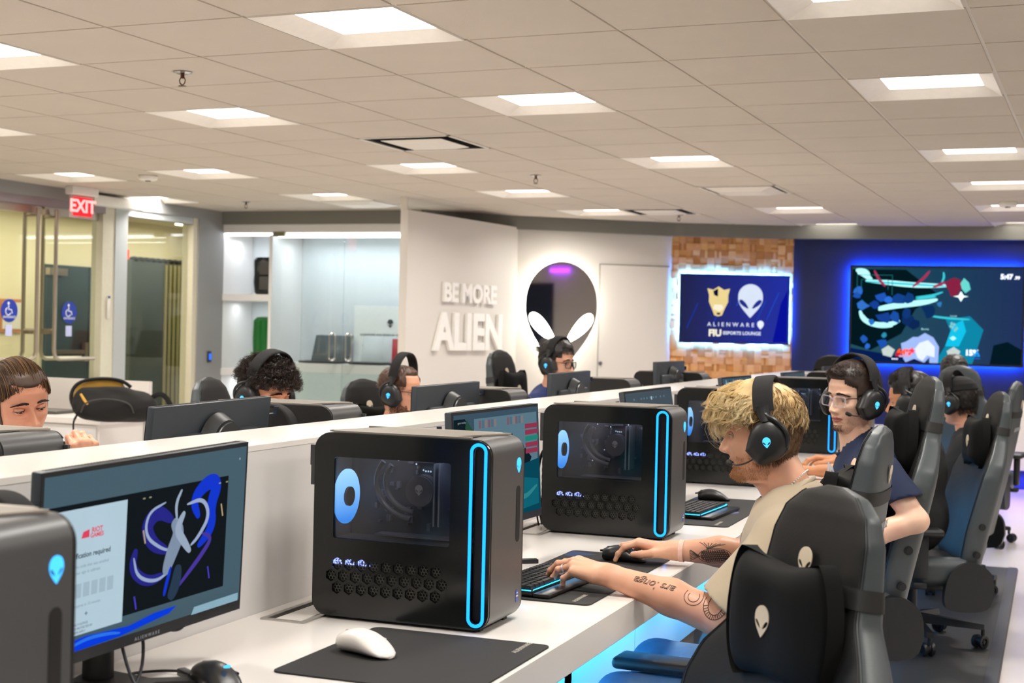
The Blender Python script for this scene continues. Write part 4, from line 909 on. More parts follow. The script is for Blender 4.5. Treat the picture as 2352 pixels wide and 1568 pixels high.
CH=[((-.37,2.52,-.12),PI+rad(44),'empty black gaming chair in the right foreground, nearest the camera'),((-.44,3.78,-.085),rad(177),'grey gaming chair directly behind the blond man in the beige shirt'),
((-.435,5.30,.008),rad(201),'grey gaming chair behind the man in the navy shirt, bolts on its side'),((-.25,6.85,-.09),rad(198),'grey gaming chair whose star base stands on the far end of the black mat'),((-.215,8.25,-.08),rad(172),'farthest gaming chair of the right row, at the right edge')]
CH=[((*root_for(l[0],l[1],r),l[2]),r,b) for l,r,b in CH]
def chair_z(o,dz):
    # seat height is set by the gas lift: raise everything but the base
    pass
for k,(l,rz,lb) in enumerate(CH):
    o=ch if k==0 else dup(ch)
    o.location=(l[0],l[1],.0125); o.rotation_euler=(0,0,rz); o['label']=lb; o['group']='gaming chairs'
    for c in o.children:
        n=c.name.split('.')[0]
        if n not in('star_base','caster'): c.location.z=l[2]
FC=[((-3.06,4.75),rad(8),-.06,'black chair headrest showing between the backpack and the curly haired head'),((-3.20,6.33),rad(-22),-.11,'black chair with cream emblem pillow left of the man with a raised headband'),((-3.05,7.80),rad(-8),.03,'tall black chair headrest in front of the slogan letters'),
((-1.73,11.9),rad(-90),.0,'dark chair headrest far away in front of the blue wall'),((-.60,9.95),rad(82),-.02,'black chair seen from behind, beyond the capped person')]
FC=[(root_for(l[0],l[1],r),r,z,b) for l,r,z,b in FC]
for k,(l,rz,dz,lb) in enumerate(FC):
    o=dup(ch,(l[0],l[1],0.0005 ),rz,lb)
    for c in o.children:
        n=c.name.split('.')[0]
        if n not in('star_base','caster'): c.location.z=dz
# ================================================================ PEOPLE
def surfnet(fn,lo,hi,res):
    """dual surface-nets mesh of fn<0"""
    lo=np.array(lo,float); hi=np.array(hi,float); n=np.maximum(3,np.ceil((hi-lo)/res).astype(int)+1)
    ax=[lo[i]+res*np.arange(n[i]) for i in range(3)]
    X,Y,Z=np.meshgrid(*ax,indexing='ij'); D=fn(np.stack([X.ravel(),Y.ravel(),Z.ravel()],1).astype(np.float32)).reshape(n)
    s=D<0; c=s[:-1,:-1,:-1].astype(np.int8)
    tot=sum(s[i:n[0]-1+i,j:n[1]-1+j,k:n[2]-1+k].astype(np.int8) for i in(0,1) for j in(0,1) for k in(0,1))
    act=(tot>0)&(tot<8); idx=-np.ones(act.shape,int); I=np.argwhere(act); idx[act]=np.arange(len(I))
    acc=np.zeros((len(I),3)); cnt=np.zeros(len(I)); cor=[(i,j,k) for i in(0,1) for j in(0,1) for k in(0,1)]
    val={q:D[I[:,0]+q[0],I[:,1]+q[1],I[:,2]+q[2]] for q in cor}
    for a in cor:
        for d in range(3):
            if a[d]: continue
            b=list(a); b[d]=1; b=tuple(b); va,vb=val[a],val[b]; m=(va<0)!=(vb<0); t=np.where(m,va/(va-vb+1e-12),0)
            p=np.array(a,float)[None]+np.zeros((len(I),3)); p[:,d]+=t; acc[m]+=p[m]; cnt[m]+=1
    V=lo+res*(I+acc/cnt[:,None]); F=[]
    for d in range(3):
        e1,e2=[(1,2),(2,0),(0,1)][d]
        sl0=[slice(1,n[i]-1) for i in range(3)]; sl0[d]=slice(0,n[d]-1); sl1=list(sl0); sl1[d]=slice(1,n[d])
        A=s[tuple(sl0)]; B=s[tuple(sl1)]; ch_=np.argwhere(A!=B)
        if not len(ch_): continue
        off=np.ones(3,int); off[d]=0; base=ch_+off; up_=A[tuple(ch_.T)]
        def cell(o1,o2):
            q=base.copy(); q[:,e1]-=o1; q[:,e2]-=o2; return idx[tuple(q.T)]
        q=np.stack([cell(1,1),cell(0,1),cell(0,0),cell(1,0)],1); q[~up_]=q[~up_][:,::-1]; F.append(q)
    return V,np.concatenate(F)
def s_cap(P,a,b,ra,rb):
    a=np.array(a,np.float32);b=np.array(b,np.float32);ab=b-a;t=np.clip(((P-a)@ab)/(ab@ab+1e-9),0,1); return np.linalg.norm(P-a-t[:,None]*ab,axis=1)-(ra+(rb-ra)*t)
def s_ell(P,c,r,R=None):
    q=P-np.array(c,np.float32)
    if R is not None: q=q@np.array(R,np.float32)
    r=np.array(r,np.float32); k=np.linalg.norm(q/r,axis=1); return k*(k-1)/(np.linalg.norm(q/(r*r),axis=1)+1e-9)
def smin(a,b,k):
    h=np.clip(.5+.5*(b-a)/k,0,1); return b*(1-h)+a*h-k*h*(1-h)
def union(P,prims,k):
    D=None
    for p in prims:
        d=s_cap(P,*p[1:]) if p[0]=='c' else s_ell(P,*p[1:]); D=d if D is None else smin(D,d,k)
    return D
def bounds(prims,pad=.02):
    L=[];H_=[]
    for p in prims:
        if p[0]=='c':
            for q,r in((p[1],p[3]),(p[2],p[4])): L.append(np.array(q)-r); H_.append(np.array(q)+r)
        else: m=max(p[2]); L.append(np.array(p[1])-m); H_.append(np.array(p[1])+m)
    return np.min(L,0)-pad,np.max(H_,0)+pad
# ---------------- head
ZL=[-.22,-.19,-.16,-.14,-.130,-.124,-.118,-.110,-.100,-.085,-.070,-.055,-.040,-.020,0,.025,.050,.075,.095,.108,.1155,.118]
FR=[.005,.004,.010,.020,.030,.052,.066,.0745,.079,.0785,.0795,.080,.081,.0825,.0825,.087,.0865,.078,.061,.040,.018,.002]
BK=[-.085,-.078,-.072,-.070,-.069,-.069,-.069,-.070,-.071,-.074,-.079,-.084,-.090,-.097,-.102,-.106,-.105,-.098,-.082,-.060,-.032,-.004]
WD=[.075,.060,.057,.0555,.055,.0545,.054,.0545,.056,.060,.0640,.0675,.0700,.0730,.0750,.0768,.0768,.0715,.058,.042,.022,.003]
def headfn(z,phi,p):
    """surface point of a face: z level, phi 0 = straight ahead, + = left"""
    F,B,W_=np.interp(z,ZL,FR),np.interp(z,ZL,BK),np.interp(z,ZL,WD)*p.get('w',1)
    cx=np.where(z<-.118,-.030,-.008); cx=np.interp(z,[-.135,-.118,-.10,-.06],[-.033,-.020,-.010,-.008])
    c,s=np.cos(phi),np.sin(phi); e=np.interp(z,[-.14,-.11,-.06,0,.1],[1,.86,.80,.86,.95])
    cc=np.sign(c)*np.abs(c)**e; ss_=np.sign(s)*np.abs(s)**np.interp(z,[-.14,-.1,0],[1,.95,.95])
    # taper of jaw: wide at the ear, narrow at the chin
    a=np.where(c>0,F-cx,cx-B); x=cx+a*cc; y=W_*ss_
    jaw=np.interp(z,[-.125,-.115,-.09,-.05],[0,.28,.22,0]); y=y*(1-jaw*np.clip(c,0,1)**1.0*1.0)
    fr=(c>0)*np.clip(c*1.6,0,1)
    G=lambda v,m,s_: np.exp(-((v-m)/s_)**2)
    ya=np.abs(y)
    # nose
    ns=p.get('nose',1.0)
    h=np.interp(z,[-.056,-.0505,-.046,-.040,-.034,-.015,.004,.014],[0,.004,.020,.0285,.0290,.0170,.0050,0])*ns; sg=np.interp(z,[-.05,-.038,-.015,.01],[.0125,.0120,.0085,.0085])
    x=x+fr*h*G(y,0,sg)
    x=x+fr*.0100*G(ya,.0150,.0062)*G(z,-.0415,.0085)*ns
    # sockets, brow, cheeks
    x=x-fr*.0150*G(ya,.0315,.0165)*G(z,.001,.0125)-fr*.006*G(ya,.016,.008)*G(z,.004,.012)
    x=x+fr*.0055*G(ya,.030,.020)*G(z,.021,.0075)*p.get('brow',1)+fr*.004*G(ya,.044,.016)*G(z,-.026,.014)
    y=y+np.sign(y)*fr*.0025*G(z,-.02,.02)*G(ya,.055,.02)-np.sign(y)*.0035*G(z,-.062,.018)*G(np.abs(phi),1.0,.4)
    # lips
    lw=np.clip(1-(ya/.0265)**2,0,1)
    x=x+fr*lw*(.0065*G(z,-.0648,.0044)+.0080*G(z,-.0750,.0050)-.0030*G(z,-.0700,.0016)-.0030*G(z,-.0845,.0045))
    x=x-fr*.0028*G(y,0,.004)*G(z,-.0575,.005)+fr*.0030*G(ya,.016,.010)*G(z,-.060,.008)
    x=x+fr*.0070*G(y,0,.018)*G(z,-.1020,.0110)-fr*.003*G(ya,.030,.008)*G(z,-.072,.010)
    return x,y,z+0*x
def make_head(p,M,mb,eyes=True,nz=150,nphi=150):
    """adds a head to mesh builder: 0 skin,1 lips,2 eye white,3 iris,4 skin dark(lids)"""
    zz=np.concatenate([np.linspace(-.20,-.13,12)[:-1],np.linspace(-.13,.03,nz-40),np.linspace(.03,.1179,30)[1:]])
    u=np.linspace(0,2*PI,nphi,endpoint=False); phi=u-.42*np.sin(u)
    Z,Ph=np.meshgrid(zz,phi,indexing='ij'); x,y,z=headfn(Z,Ph,p); R=np.stack([x,y,z],2)
    k0=len(mb.f); mb.rings(R,0,T=M); nf=len(phi)
    for i in range(len(zz)-1):
        zc=(zz[i]+zz[i+1])/2
        if -.0835<zc<-.0585:
            for j in range(nf):
                yv=abs(R[i,j,1]); 
                if R[i,j,0]>.06:
                    t=1-(yv/.0255)**2
                    if t>0 and (-.0700<zc<-.0700+.0098*t**.6*(1-.25*math.exp(-(yv/.004)**2)) or -.0700-.0110*t**.7<zc<=-.0700): mb.mi[k0+i*nf+j]=1
    if eyes:
        gz=p.get('gaze',(0,0)); op=p.get('open',.55)
        for s in(1,-1):
            C=np.array([.0622,s*.0312,.0]); r=.0122
            d=Vector((1,gz[0],gz[1])).normalized(); yv=Vector((0,1,0)); yv=(yv-d*d.dot(yv)).normalized(); T=M@frame(C,yv,d.cross(yv) if 0 else Vector((0,0,1)) - d*d.z if 0 else d.cross(yv))
            # local z = x cross y ; want local z = d
            zv=d; xv=yv; yv2=zv.cross(xv); Tm=Matrix((xv,yv2,zv)).transposed().to_4x4(); Tm.translation=Vector(C); T=M@Tm
            prof=[(r*math.sin(a),-r*math.cos(a)) for a in np.linspace(PI,.1,22)]
            k=len(mb.f); prof=prof[::-1]; mb.rings([[(q*math.cos(b),q*math.sin(b),w_) for b in np.arange(24)*2*PI/24] for q,w_ in prof],2,T=T)
            for i in range(len(prof)-1):
                q=(prof[i][0]+prof[i+1][0])/2; w_=prof[i][1]
                if w_>0 and q<.0058:
                    for j in range(24): mb.mi[k+i*24+j]=3 if q>.0024 else 5
            mb.mi[k+(len(prof)-1)*24+1 if 0 else len(mb.mi)-1]=5
            # lids: shells rotated about the eye's y axis
            rl=.0136
            def lid(a0,a1,mi,n=10,m=18):
                R=[]
                for q in np.linspace(a0,a1,n): # elevation
                    row=[]
                    for b in np.linspace(-1.35,1.35,m):
                        # lid margin closes towards the corners
                        e=q*(1) ; cb=math.cos(b); ee=e if q in(a0,) else e
                        cl=op*.0; t_=(q-a0)/(a1-a0); mg=(a1*(max(0,math.cos(b*1.12))**.7)+(-.06)*(1-max(0,math.cos(b*1.12))**.7)); ee=a0+(mg-a0)*t_
                        row.append((C[0]+rl*math.cos(ee)*math.cos(b),C[1]+rl*1.12*math.sin(b),C[2]+rl*math.sin(ee)*(.55+.45*math.cos(b)) ))
                    R.append(row)
                mb.rings(R,mi,caps=(False,False),closed=False,T=M)
            lid(1.45,op*.62,0); lid(-1.35,-.36-.10*op,0)
            # lash line
            mg=lambda b:(op*.62*(max(0,math.cos(b*1.12))**.7)+(-.06)*(1-max(0,math.cos(b*1.12))**.7))
            pts=[(C[0]+(rl+.0004)*math.cos(mg(b))*math.cos(b),C[1]+rl*1.12*math.sin(b),C[2]+rl*math.sin(mg(b))*(.55+.45*math.cos(b))) for b in np.linspace(-1.25,1.25,16)]
            mb.tube([M@Vector(q) for q in pts],p.get('lash',.0007),5,4)
        # ears
    for s in(1,-1):
        if p.get('ears',1):
            pts=[(-.016+.004,s*.074,-.028),(-.010,s*.079,-.020),(-.020,s*.086,.000),(-.030,s*.090,.014),(-.022,s*.087,.026),(-.008,s*.081,.024),(.0,s*.077,.012),(.001,s*.0765,-.002),(-.004,s*.078,-.014),(-.008,s*.080,-.026),(-.012,s*.078,-.034)]
            mb.tube([M@Vector(q) for q in smooth(pts,2)],.0042,7,0); mb.ell((-.013,s*.078,0),(.013,.0045,.024),0,T=M,n=14,m=8)
    return mb
def skin(name,col,red='#c96a55',rough=.42):
    if name in MC: return MC[name]
    m=mat(name,col,rough,noise=0,sss=.08,spec=.4); nt=m.node_tree; N=nt.nodes.new; L=nt.links.new; b=nt.nodes['Principled BSDF']
    tc=N('ShaderNodeTexCoord'); n=N('ShaderNodeTexNoise'); n.inputs['Scale'].default_value=16; n.inputs['Detail'].default_value=5; L(tc.outputs['Object'],n.inputs['Vector'])
    mr=N('ShaderNodeMapRange'); mr.inputs[1].default_value=.4; mr.inputs[2].default_value=.8; mr.inputs[3].default_value=0; mr.inputs[4].default_value=.32; L(n.outputs[0],mr.inputs[0])
    mx=N('ShaderNodeMix'); mx.data_type='RGBA'; mx.inputs[6].default_value=lin(col); mx.inputs[7].default_value=lin(red); L(mr.outputs[0],mx.inputs[0]); L(mx.outputs[2],b.inputs['Base Color'])
    n2=N('ShaderNodeTexNoise'); n2.inputs['Scale'].default_value=420; L(tc.outputs['Object'],n2.inputs['Vector']); bp=N('ShaderNodeBump'); bp.inputs['Strength'].default_value=.12; bp.inputs['Distance'].default_value=.001; L(n2.outputs[0],bp.inputs['Height']); L(bp.outputs[0],b.inputs['Normal'])
    return m
# ---------------- hair
def head_pt(z,phi,p,off=0):
    z=np.atleast_1d(np.array(z,float)); phi=np.atleast_1d(np.array(phi,float)); e=1e-3; f=lambda a,b:np.stack(headfn(a,b,p),1)
    P=f(z,phi); n=np.cross(f(z,phi+e)-f(z,phi-e),f(z+e,phi)-f(z-e,phi)); n/=np.linalg.norm(n,axis=1,keepdims=True)+1e-12
    C=np.stack([np.full_like(z,-.008),0*z,np.minimum(z,.02)],1); sg=np.sign((n*(P-C)).sum(1)); sg[sg==0]=1; n*=sg[:,None]; P=P+n*off
    return (P,n) if len(z)>1 else (P[0],n[0])
def hair_cap(p,mask,off,M,mb,mi=0,nz=60,nphi=90,bump=0,seed=1,zlo=-.11):
    """shell over the scalp where mask(z,phi)>0, thickness off(z,phi)"""
    rng=np.random.RandomState(seed); ph=rng.rand(6)*6; zz=np.linspace(zlo,.1178,nz); u=np.linspace(0,2*PI,nphi,endpoint=False)
    Z,Ph=np.meshgrid(zz,u,indexing='ij'); x,y,z=headfn(Z,Ph,dict(p,nose=0)); P=np.stack([x,y,z],2); C=np.stack([np.full_like(Z,-.008),0*Z,np.minimum(Z,.03)],2); d=P-C; d/=np.linalg.norm(d,axis=2,keepdims=True)+1e-9
    o=np.array([[off(a,((b+PI)%(2*PI))-PI) for b in u] for a in zz]); m=np.array([[mask(a,((b+PI)%(2*PI))-PI) for b in u] for a in zz])
    if bump: o=o+bump*(np.sin(P[...,0]*190+ph[0])*np.sin(P[...,1]*170+ph[1])*np.sin(P[...,2]*180+ph[2])+.6*np.sin(P[...,0]*420+ph[3])*np.sin(P[...,1]*390+ph[4]))
    Q=P+d*(np.clip(m,0,1)**.5*(o+.0012)-.0012*(m<=0)-.004*(m<=-.5))[...,None]
    F=[]; k=nphi
    for i in range(nz-1):
        for j in range(nphi):
            j2=(j+1)%k
            if max(m[i,j],m[i+1,j],m[i,j2],m[i+1,j2])>0: F.append((i*k+j,i*k+j2,(i+1)*k+j2,(i+1)*k+j))
    F.append(tuple((nz-1)*k+j for j in range(k)))
    mb.add(Q.reshape(-1,3),F,mi,T=M)
def strands(p,M,mb,n,sample,length,flow,r=.0006,seg=7,curl=0,curlf=90,mats=(0,),seed=3,lift=.002,clump=0,grav=0,sides=3,lay=.5,jit=.18,bundle=None):
    rng=random.Random(seed); R_=np.random.RandomState(seed)
    S=[sample(rng) for _ in range(n)]; z=np.array([a for a,b in S]); ph0=np.array([b for a,b in S]); lf=np.array([lift(a,b) if callable(lift) else lift for a,b in S])
    P,nn=head_pt(z,ph0,p); P=P+nn*lf[:,None]; L=np.array([length(a,b) for a,b in S])*R_.uniform(.7,1.15,n)
    d=np.array([np.array(flow(a,b,k),float) for (a,b),k in zip(S,nn)]); d/=np.linalg.norm(d,axis=1,keepdims=True); d+=R_.normal(0,jit,(n,3)); d/=np.linalg.norm(d,axis=1,keepdims=True)
    a=d*(1-.5*lay)+nn*lay; a/=np.linalg.norm(a,axis=1,keepdims=True); b=np.cross(a,nn); b/=np.linalg.norm(b,axis=1,keepdims=True)+1e-9
    ph=R_.rand(n)*6.28
    if clump: cl=R_.rand(clump)*6.28; ph=cl[R_.randint(clump,size=n)]
    mt=np.array([mats[k] for k in R_.randint(len(mats),size=n)])
    pts=[P]; q=P.copy()
    for k in range(seg):
        t=(k+1)/seg; a2=a*(1-t)+d*t; a2[:,2]-=grav*t; a2/=np.linalg.norm(a2,axis=1,keepdims=True); q=q+a2*(L/seg)[:,None]; w_=curl*min(1,t*2.2); an=curlf*L*t*2+ph
        pts.append(q+w_*(np.sin(an)[:,None]*b+np.cos(an)[:,None]*nn))
    C=np.stack(pts,1)   # n,seg+1,3
    if bundle:
        m,sp_=bundle; C=np.repeat(C,m,0); b=np.repeat(b,m,0); nn=np.repeat(nn,m,0); mt=np.repeat(mt,m); rr=R_.rand(n*m)**.5*sp_; an=R_.rand(n*m)*6.28
        # some children take a neighbouring tone
        sw=R_.rand(n*m)<.25; mt[sw]=np.array(mats)[R_.randint(len(mats),size=sw.sum())]
        o=(np.cos(an)*rr)[:,None]*b+(np.sin(an)*rr)[:,None]*nn; tt=np.linspace(0,1,seg+1); C=C+o[:,None,:]*(1-.55*tt)[None,:,None]+R_.normal(0,sp_*.10,C.shape)*tt[None,:,None]; n=n*m
    T=np.zeros_like(C); T[:,1:-1]=C[:,2:]-C[:,:-2]; T[:,0]=C[:,1]-C[:,0]; T[:,-1]=C[:,-1]-C[:,-2]; T/=np.linalg.norm(T,axis=2,keepdims=True)+1e-12
    u=np.cross(T,np.array([.31,.47,.83])); u/=np.linalg.norm(u,axis=2,keepdims=True)+1e-9; v=np.cross(T,u); rr=r*(1-.75*np.arange(seg+1)/seg)
    an=np.arange(sides)*2*PI/sides; V=C[:,:,None,:]+rr[None,:,None,None]*(np.cos(an)[None,None,:,None]*u[:,:,None,:]+np.sin(an)[None,None,:,None]*v[:,:,None,:])
    k=np.arange(seg)[:,None]*sides; j=np.arange(sides)[None,:]; j2=(j+1)%sides; F=np.stack([k+j,k+j2,k+sides+j2,k+sides+j],2).reshape(-1,4); F=(F[None]+(np.arange(n)*(seg+1)*sides)[:,None,None]).reshape(-1,4)
    kb=len(mb.mi); mb.add(V.reshape(-1,3),F,0,T=M); mb.mi[kb:]=np.repeat(mt,seg*sides).tolist()
def locks(p,M,mb,n,start,end,lift,r=.0005,seg=18,wave=.006,wl=.035,mats=(0,),seed=1,bundle=(8,.003),jz=.008,jp=.12,sides=3,fray=.10):
    """wavy locks that travel over the scalp: start/end give (z,phi), lift(t,z,phi) the height above it"""
    rng=random.Random(seed); R_=np.random.RandomState(seed); S=[start(rng) for _ in range(n)]; E2=[end(a,b) for a,b in S]
    t=np.linspace(0,1,seg+1); z0,p0=[np.array([q[k] for q in S])[:,None] for k in(0,1)]; z1,p1=[np.array([q[k] for q in E2])[:,None] for k in(0,1)]
    z1=z1+R_.normal(0,jz,z1.shape); p1=p1+R_.normal(0,jp,p1.shape); zz=np.clip(z0+(z1-z0)*t,-.12,.1175); pp=p0+(p1-p0)*t
    P,nn=head_pt(zz.ravel(),pp.ravel(),dict(p,nose=0)); P=P.reshape(n,seg+1,3); nn=nn.reshape(n,seg+1,3)
    # smooth normals so that locks do not follow facial relief
    nn=nn/np.linalg.norm(nn,axis=2,keepdims=True); lf=np.array([[lift(a,b,c) for a,b,c in zip(t,zz[i],pp[i])] for i in range(n)])*R_.uniform(.6,1.25,(n,1))
    T=np.gradient(P,axis=1); L=np.linalg.norm(T,axis=2).sum(1); T/=np.linalg.norm(T,axis=2,keepdims=True)+1e-9; B=np.cross(T,nn); B/=np.linalg.norm(B,axis=2,keepdims=True)+1e-9
    ph=R_.rand(n)[:,None]*6.28; k=2*PI/wl*R_.uniform(.75,1.3,(n,1)); s_=L[:,None]*t[None]; am=wave*np.minimum(1,t*2.5)[None]*R_.uniform(.6,1.3,(n,1))
    C=P+nn*(lf+.7*am*np.cos(k*s_+ph))[:,:,None]+B*(am*np.sin(k*s_+ph))[:,:,None]
    mt=np.array([mats[q] for q in R_.randint(len(mats),size=n)]); m,sp_=bundle
    C=np.repeat(C,m,0); B=np.repeat(B,m,0); N2=np.repeat(nn,m,0); mt=np.repeat(mt,m); sw=R_.rand(len(mt))<.3; mt[sw]=np.array(mats)[R_.randint(len(mats),size=sw.sum())]
    rr=(R_.rand(n*m)**.5*sp_)[:,None,None]*(1-.45*t)[None,:,None]; an=(R_.rand(n*m)*6.28)[:,None,None]+1.5*t[None,:,None]; C=C+np.cos(an)*rr*B+np.sin(an)*rr*N2+np.cumsum(R_.normal(0,sp_*fray,C.shape),1)*t[None,:,None]
    ribbons(C,r,mt,mb,M,sides)
def ribbons(C,r,mt,mb,M,sides=3):
    n,seg=C.shape[0],C.shape[1]-1; t=np.linspace(0,1,seg+1); T=np.gradient(C,axis=1); T/=np.linalg.norm(T,axis=2,keepdims=True)+1e-12
    u=np.cross(T,np.array([.31,.47,.83])); u/=np.linalg.norm(u,axis=2,keepdims=True)+1e-9; v=np.cross(T,u); r2=r*(1-.7*t**2)
    an=np.arange(sides)*2*PI/sides; V=C[:,:,None,:]+r2[None,:,None,None]*(np.cos(an)[None,None,:,None]*u[:,:,None,:]+np.sin(an)[None,None,:,None]*v[:,:,None,:])
    k=np.arange(seg)[:,None]*sides; j=np.arange(sides)[None,:]; j2=(j+1)%sides; F=np.stack([k+j,k+j2,k+sides+j2,k+sides+j],2).reshape(-1,4); F=(F[None]+(np.arange(n)*(seg+1)*sides)[:,None,None]).reshape(-1,4)
    kb=len(mb.mi); mb.add(V.reshape(-1,3),F,0,T=M); mb.mi[kb:]=np.repeat(mt,seg*sides).tolist()
def arcs(M,mb,n,a0,a1,lift,mats,seed=1,r=.0005,wave=.004,wl=.035,ymax=.93,bundle=(9,.0032),ja=.12,jy=.12,seg=18):
    """wavy locks in front-to-back planes over the crown; angle 0 = straight ahead, 90 = up"""
    R_=np.random.RandomState(seed); t=np.linspace(0,1,seg+1)[None]; y0=R_.uniform(-ymax,ymax,(n,1)); A=np.radians(R_.uniform(a0[0],a0[1],(n,1))); B_=np.radians(R_.uniform(a1[0],a1[1],(n,1))); al=A+(B_-A)*t
    yy=y0+R_.normal(0,jy,(n,1))*t; yy=np.clip(yy,-.98,.98); q=np.sqrt(1-yy**2); D=np.stack([q*np.cos(al),yy,q*np.sin(al)],2); lf=np.vectorize(lift)(np.degrees(al))*R_.uniform(.6,1.25,(n,1))
    ph=R_.rand(n,1)*6.28; k=2*PI/wl*R_.uniform(.75,1.3,(n,1)); L=.10*np.abs(B_-A)*t; am=wave*np.minimum(1,t*2)*R_.uniform(.6,1.3,(n,1)); lf=lf+.6*am*np.cos(k*L+ph)
    C=np.stack([-.009+.097*D[...,0],.077*D[...,1],.010+.108*D[...,2]],2)+D*lf[...,None]; C[...,1]+=am*np.sin(k*L+ph)
    m,sp_=bundle; C=np.repeat(C,m,0); C=C+R_.normal(0,sp_*.5,(n*m,1,3))*(1-.3*t)[...,None]+np.cumsum(R_.normal(0,sp_*.08,C.shape),1); mt=np.array(mats)[R_.randint(len(mats),size=n*m)]
    ribbons(C,r,mt,mb,M)
def slick(M,mb,n,mats,seed=1,r=.0006):
    """hair combed straight back over the skull to the nape"""
    R_=np.random.RandomState(seed); y0=R_.uniform(-.99,.99,n); seg=22; t=np.linspace(0,1,seg+1)[None]
    hl=.50+.35*np.abs(y0)**2*0; a0=(.62-.30*np.abs(y0)**1.6+R_.normal(0,.03,n))[:,None]; a1=PI+.15; al=a0+(a1-a0)*t
    yy=(y0[:,None]*(1-.25*t)); q=np.sqrt(np.maximum(0,1-yy**2*.97)); h=1+.045+.035*np.sin(PI*t)+R_.uniform(0,.03,(n,1))
    C=np.stack([-.012+.098*q*np.cos(al)*h,.0775*yy*h*(1+.0*t),.010+.106*q*np.sin(al)*h+.010*(1-q)*0],2)
    m=7; C=np.repeat(C,m,0); C=C+R_.normal(0,.0022,(n*m,1,3)); mt=np.array(mats)[R_.randint(len(mats),size=n*m)]
    ribbons(C,r,mt,mb,M)
# ---------------- headset
m_hs=mat('headset_black','#1b1c1d',.38,noise=.05,spec=.5); m_hf=mat('headband_fabric','#1a1a1b',.9,noise=.2,nscale=200,bump=.5,bscale=900); m_hp=mat('ear_cushion','#131313',.7)
def headset(label,M,mic=-1,raised=0,wide=1,logo=True,ml=1):
    t=thing('headset',label,'headset',(0,0,0),0,'over-ear gaming headsets'); t.matrix_world=M
    for s in(1,-1):
        # cup outline (x forward, z up) pointed at the lower front
        out=[(.056,-.022),(.040,.030),(.012,.052),(-.022,.052),(-.046,.028),(-.052,-.006),(-.040,-.036),(-.012,-.052),(.026,-.064)]
        out=[(a*1.07,b*1.03) for a,b in out]; o=smooth(out+[out[0]],2)[:-1]; cx,cz,cy0=-.004,-.012,.080
        R=[]
        for k,(sc,dy) in enumerate(((.86,.000),(.98,.006),(1.0,.016),(.97,.026),(.86,.034),(.62,.0395),(.3,.0415),(.05,.042))):
            R.append([(cx+x*sc+(1-sc)*(-.004),s*(cy0+dy),cz+z*sc) for x,z in o])
        R=R if s<0 else [r[::-1] for r in R]
        MB().rings(R).build('ear_cup',m_hs,t,ang=50)
        R=[[(cx+x*sc*.92,s*(cy0-.012+dy),cz+z*sc*.92) for x,z in o] for sc,dy in((.75,0),(.95,.002),(1,.008),(.9,.013))]; R=R if s<0 else [r[::-1] for r in R]
        MB().rings(R).build('ear_cushion',m_hp,t,ang=50)
        if logo:
            P,a,b=alien(.027); T=frame((cx,s*(cy0+.0415),cz-.004),(-s*1,0,0) if 0 else ((1,0,0) if s<0 else (-1,0,0)),(0,0,1)); MB().plate([P,a,b],.002,T=T).build('lit_emblem',m_logo,t,smooth=False,label='cyan glowing alien head emblem')
        # yoke arc from band to the back of the cup
        pts=[(.002,s*.098,.068),(-.006,s*.108,.050),(-.030,s*.118,.040),(-.052,s*.118,.014),(-.057,s*.112,-.012),(-.050,s*.108,-.030)]
        MB().tube(smooth(pts,3),.0055,8).build('yoke',m_hs,t)
    # band
    R=[]; top=.146+raised; hw=.100*wide
    for a in np.linspace(-1.42,1.42,34):
        y=hw*math.sin(a)*1.02; z=.04+(top-.04)*math.cos(a)**.8; n_=Vector((0,math.sin(a),math.cos(a)*1.0)).normalized(); w_=.026+.0*abs(a); th=.011 if abs(a)<1.2 else .008
        c=Vector((.0+.006*math.cos(a),y,z)); row=[]
        for q in np.arange(12)*2*PI/12: row.append(tuple(c+Vector((w_*np.sign(math.cos(q))*abs(math.cos(q))**.5,0,0))+n_*(th/2*np.sign(math.sin(q))*abs(math.sin(q))**.6)))
        R.append(row)
    MB().rings(R).build('headband',m_hf,t,ang=60)
    for s in(1,-1):
        MB().tube([(.002,s*hw*1.0,.075),(.0,s*.104,.055),(-.004,s*.112,.035)],[.020,.016,.010],10,flat=.4,upv=(1,0,0)).build('band_end',m_hs,t,ang=60)
    if mic:
        s=mic; pts=[(.030,s*.100,-.052),(.055,s*.095,-.066),(.085,s*.075,-.072),(.103,s*.050,-.068)]; pts=[(.030+(a-.030)*ml,s*(.100+(s*b-.100)*ml),c if ml==1 else -.052+(c+.052)*.6) for a,b,c in pts]; q=pts[-1]; mb=MB().tube(smooth(pts,3),.0022,8); mb.build('mic_boom',m_hs,t)
        MB().tube([(q[0]-.003,q[1]+s*.004,q[2]-.001),(q[0]+.001,q[1]-s*.002,q[2]),(q[0]+.011,q[1]-s*.020*(1 if ml==1 else .4),q[2]+.004),(q[0]+.014,q[1]-s*.024*(1 if ml==1 else .4),q[2]+.005)],[.004,.0068,.0068,.003],10).build('mic_tip',m_hp,t)
    return t
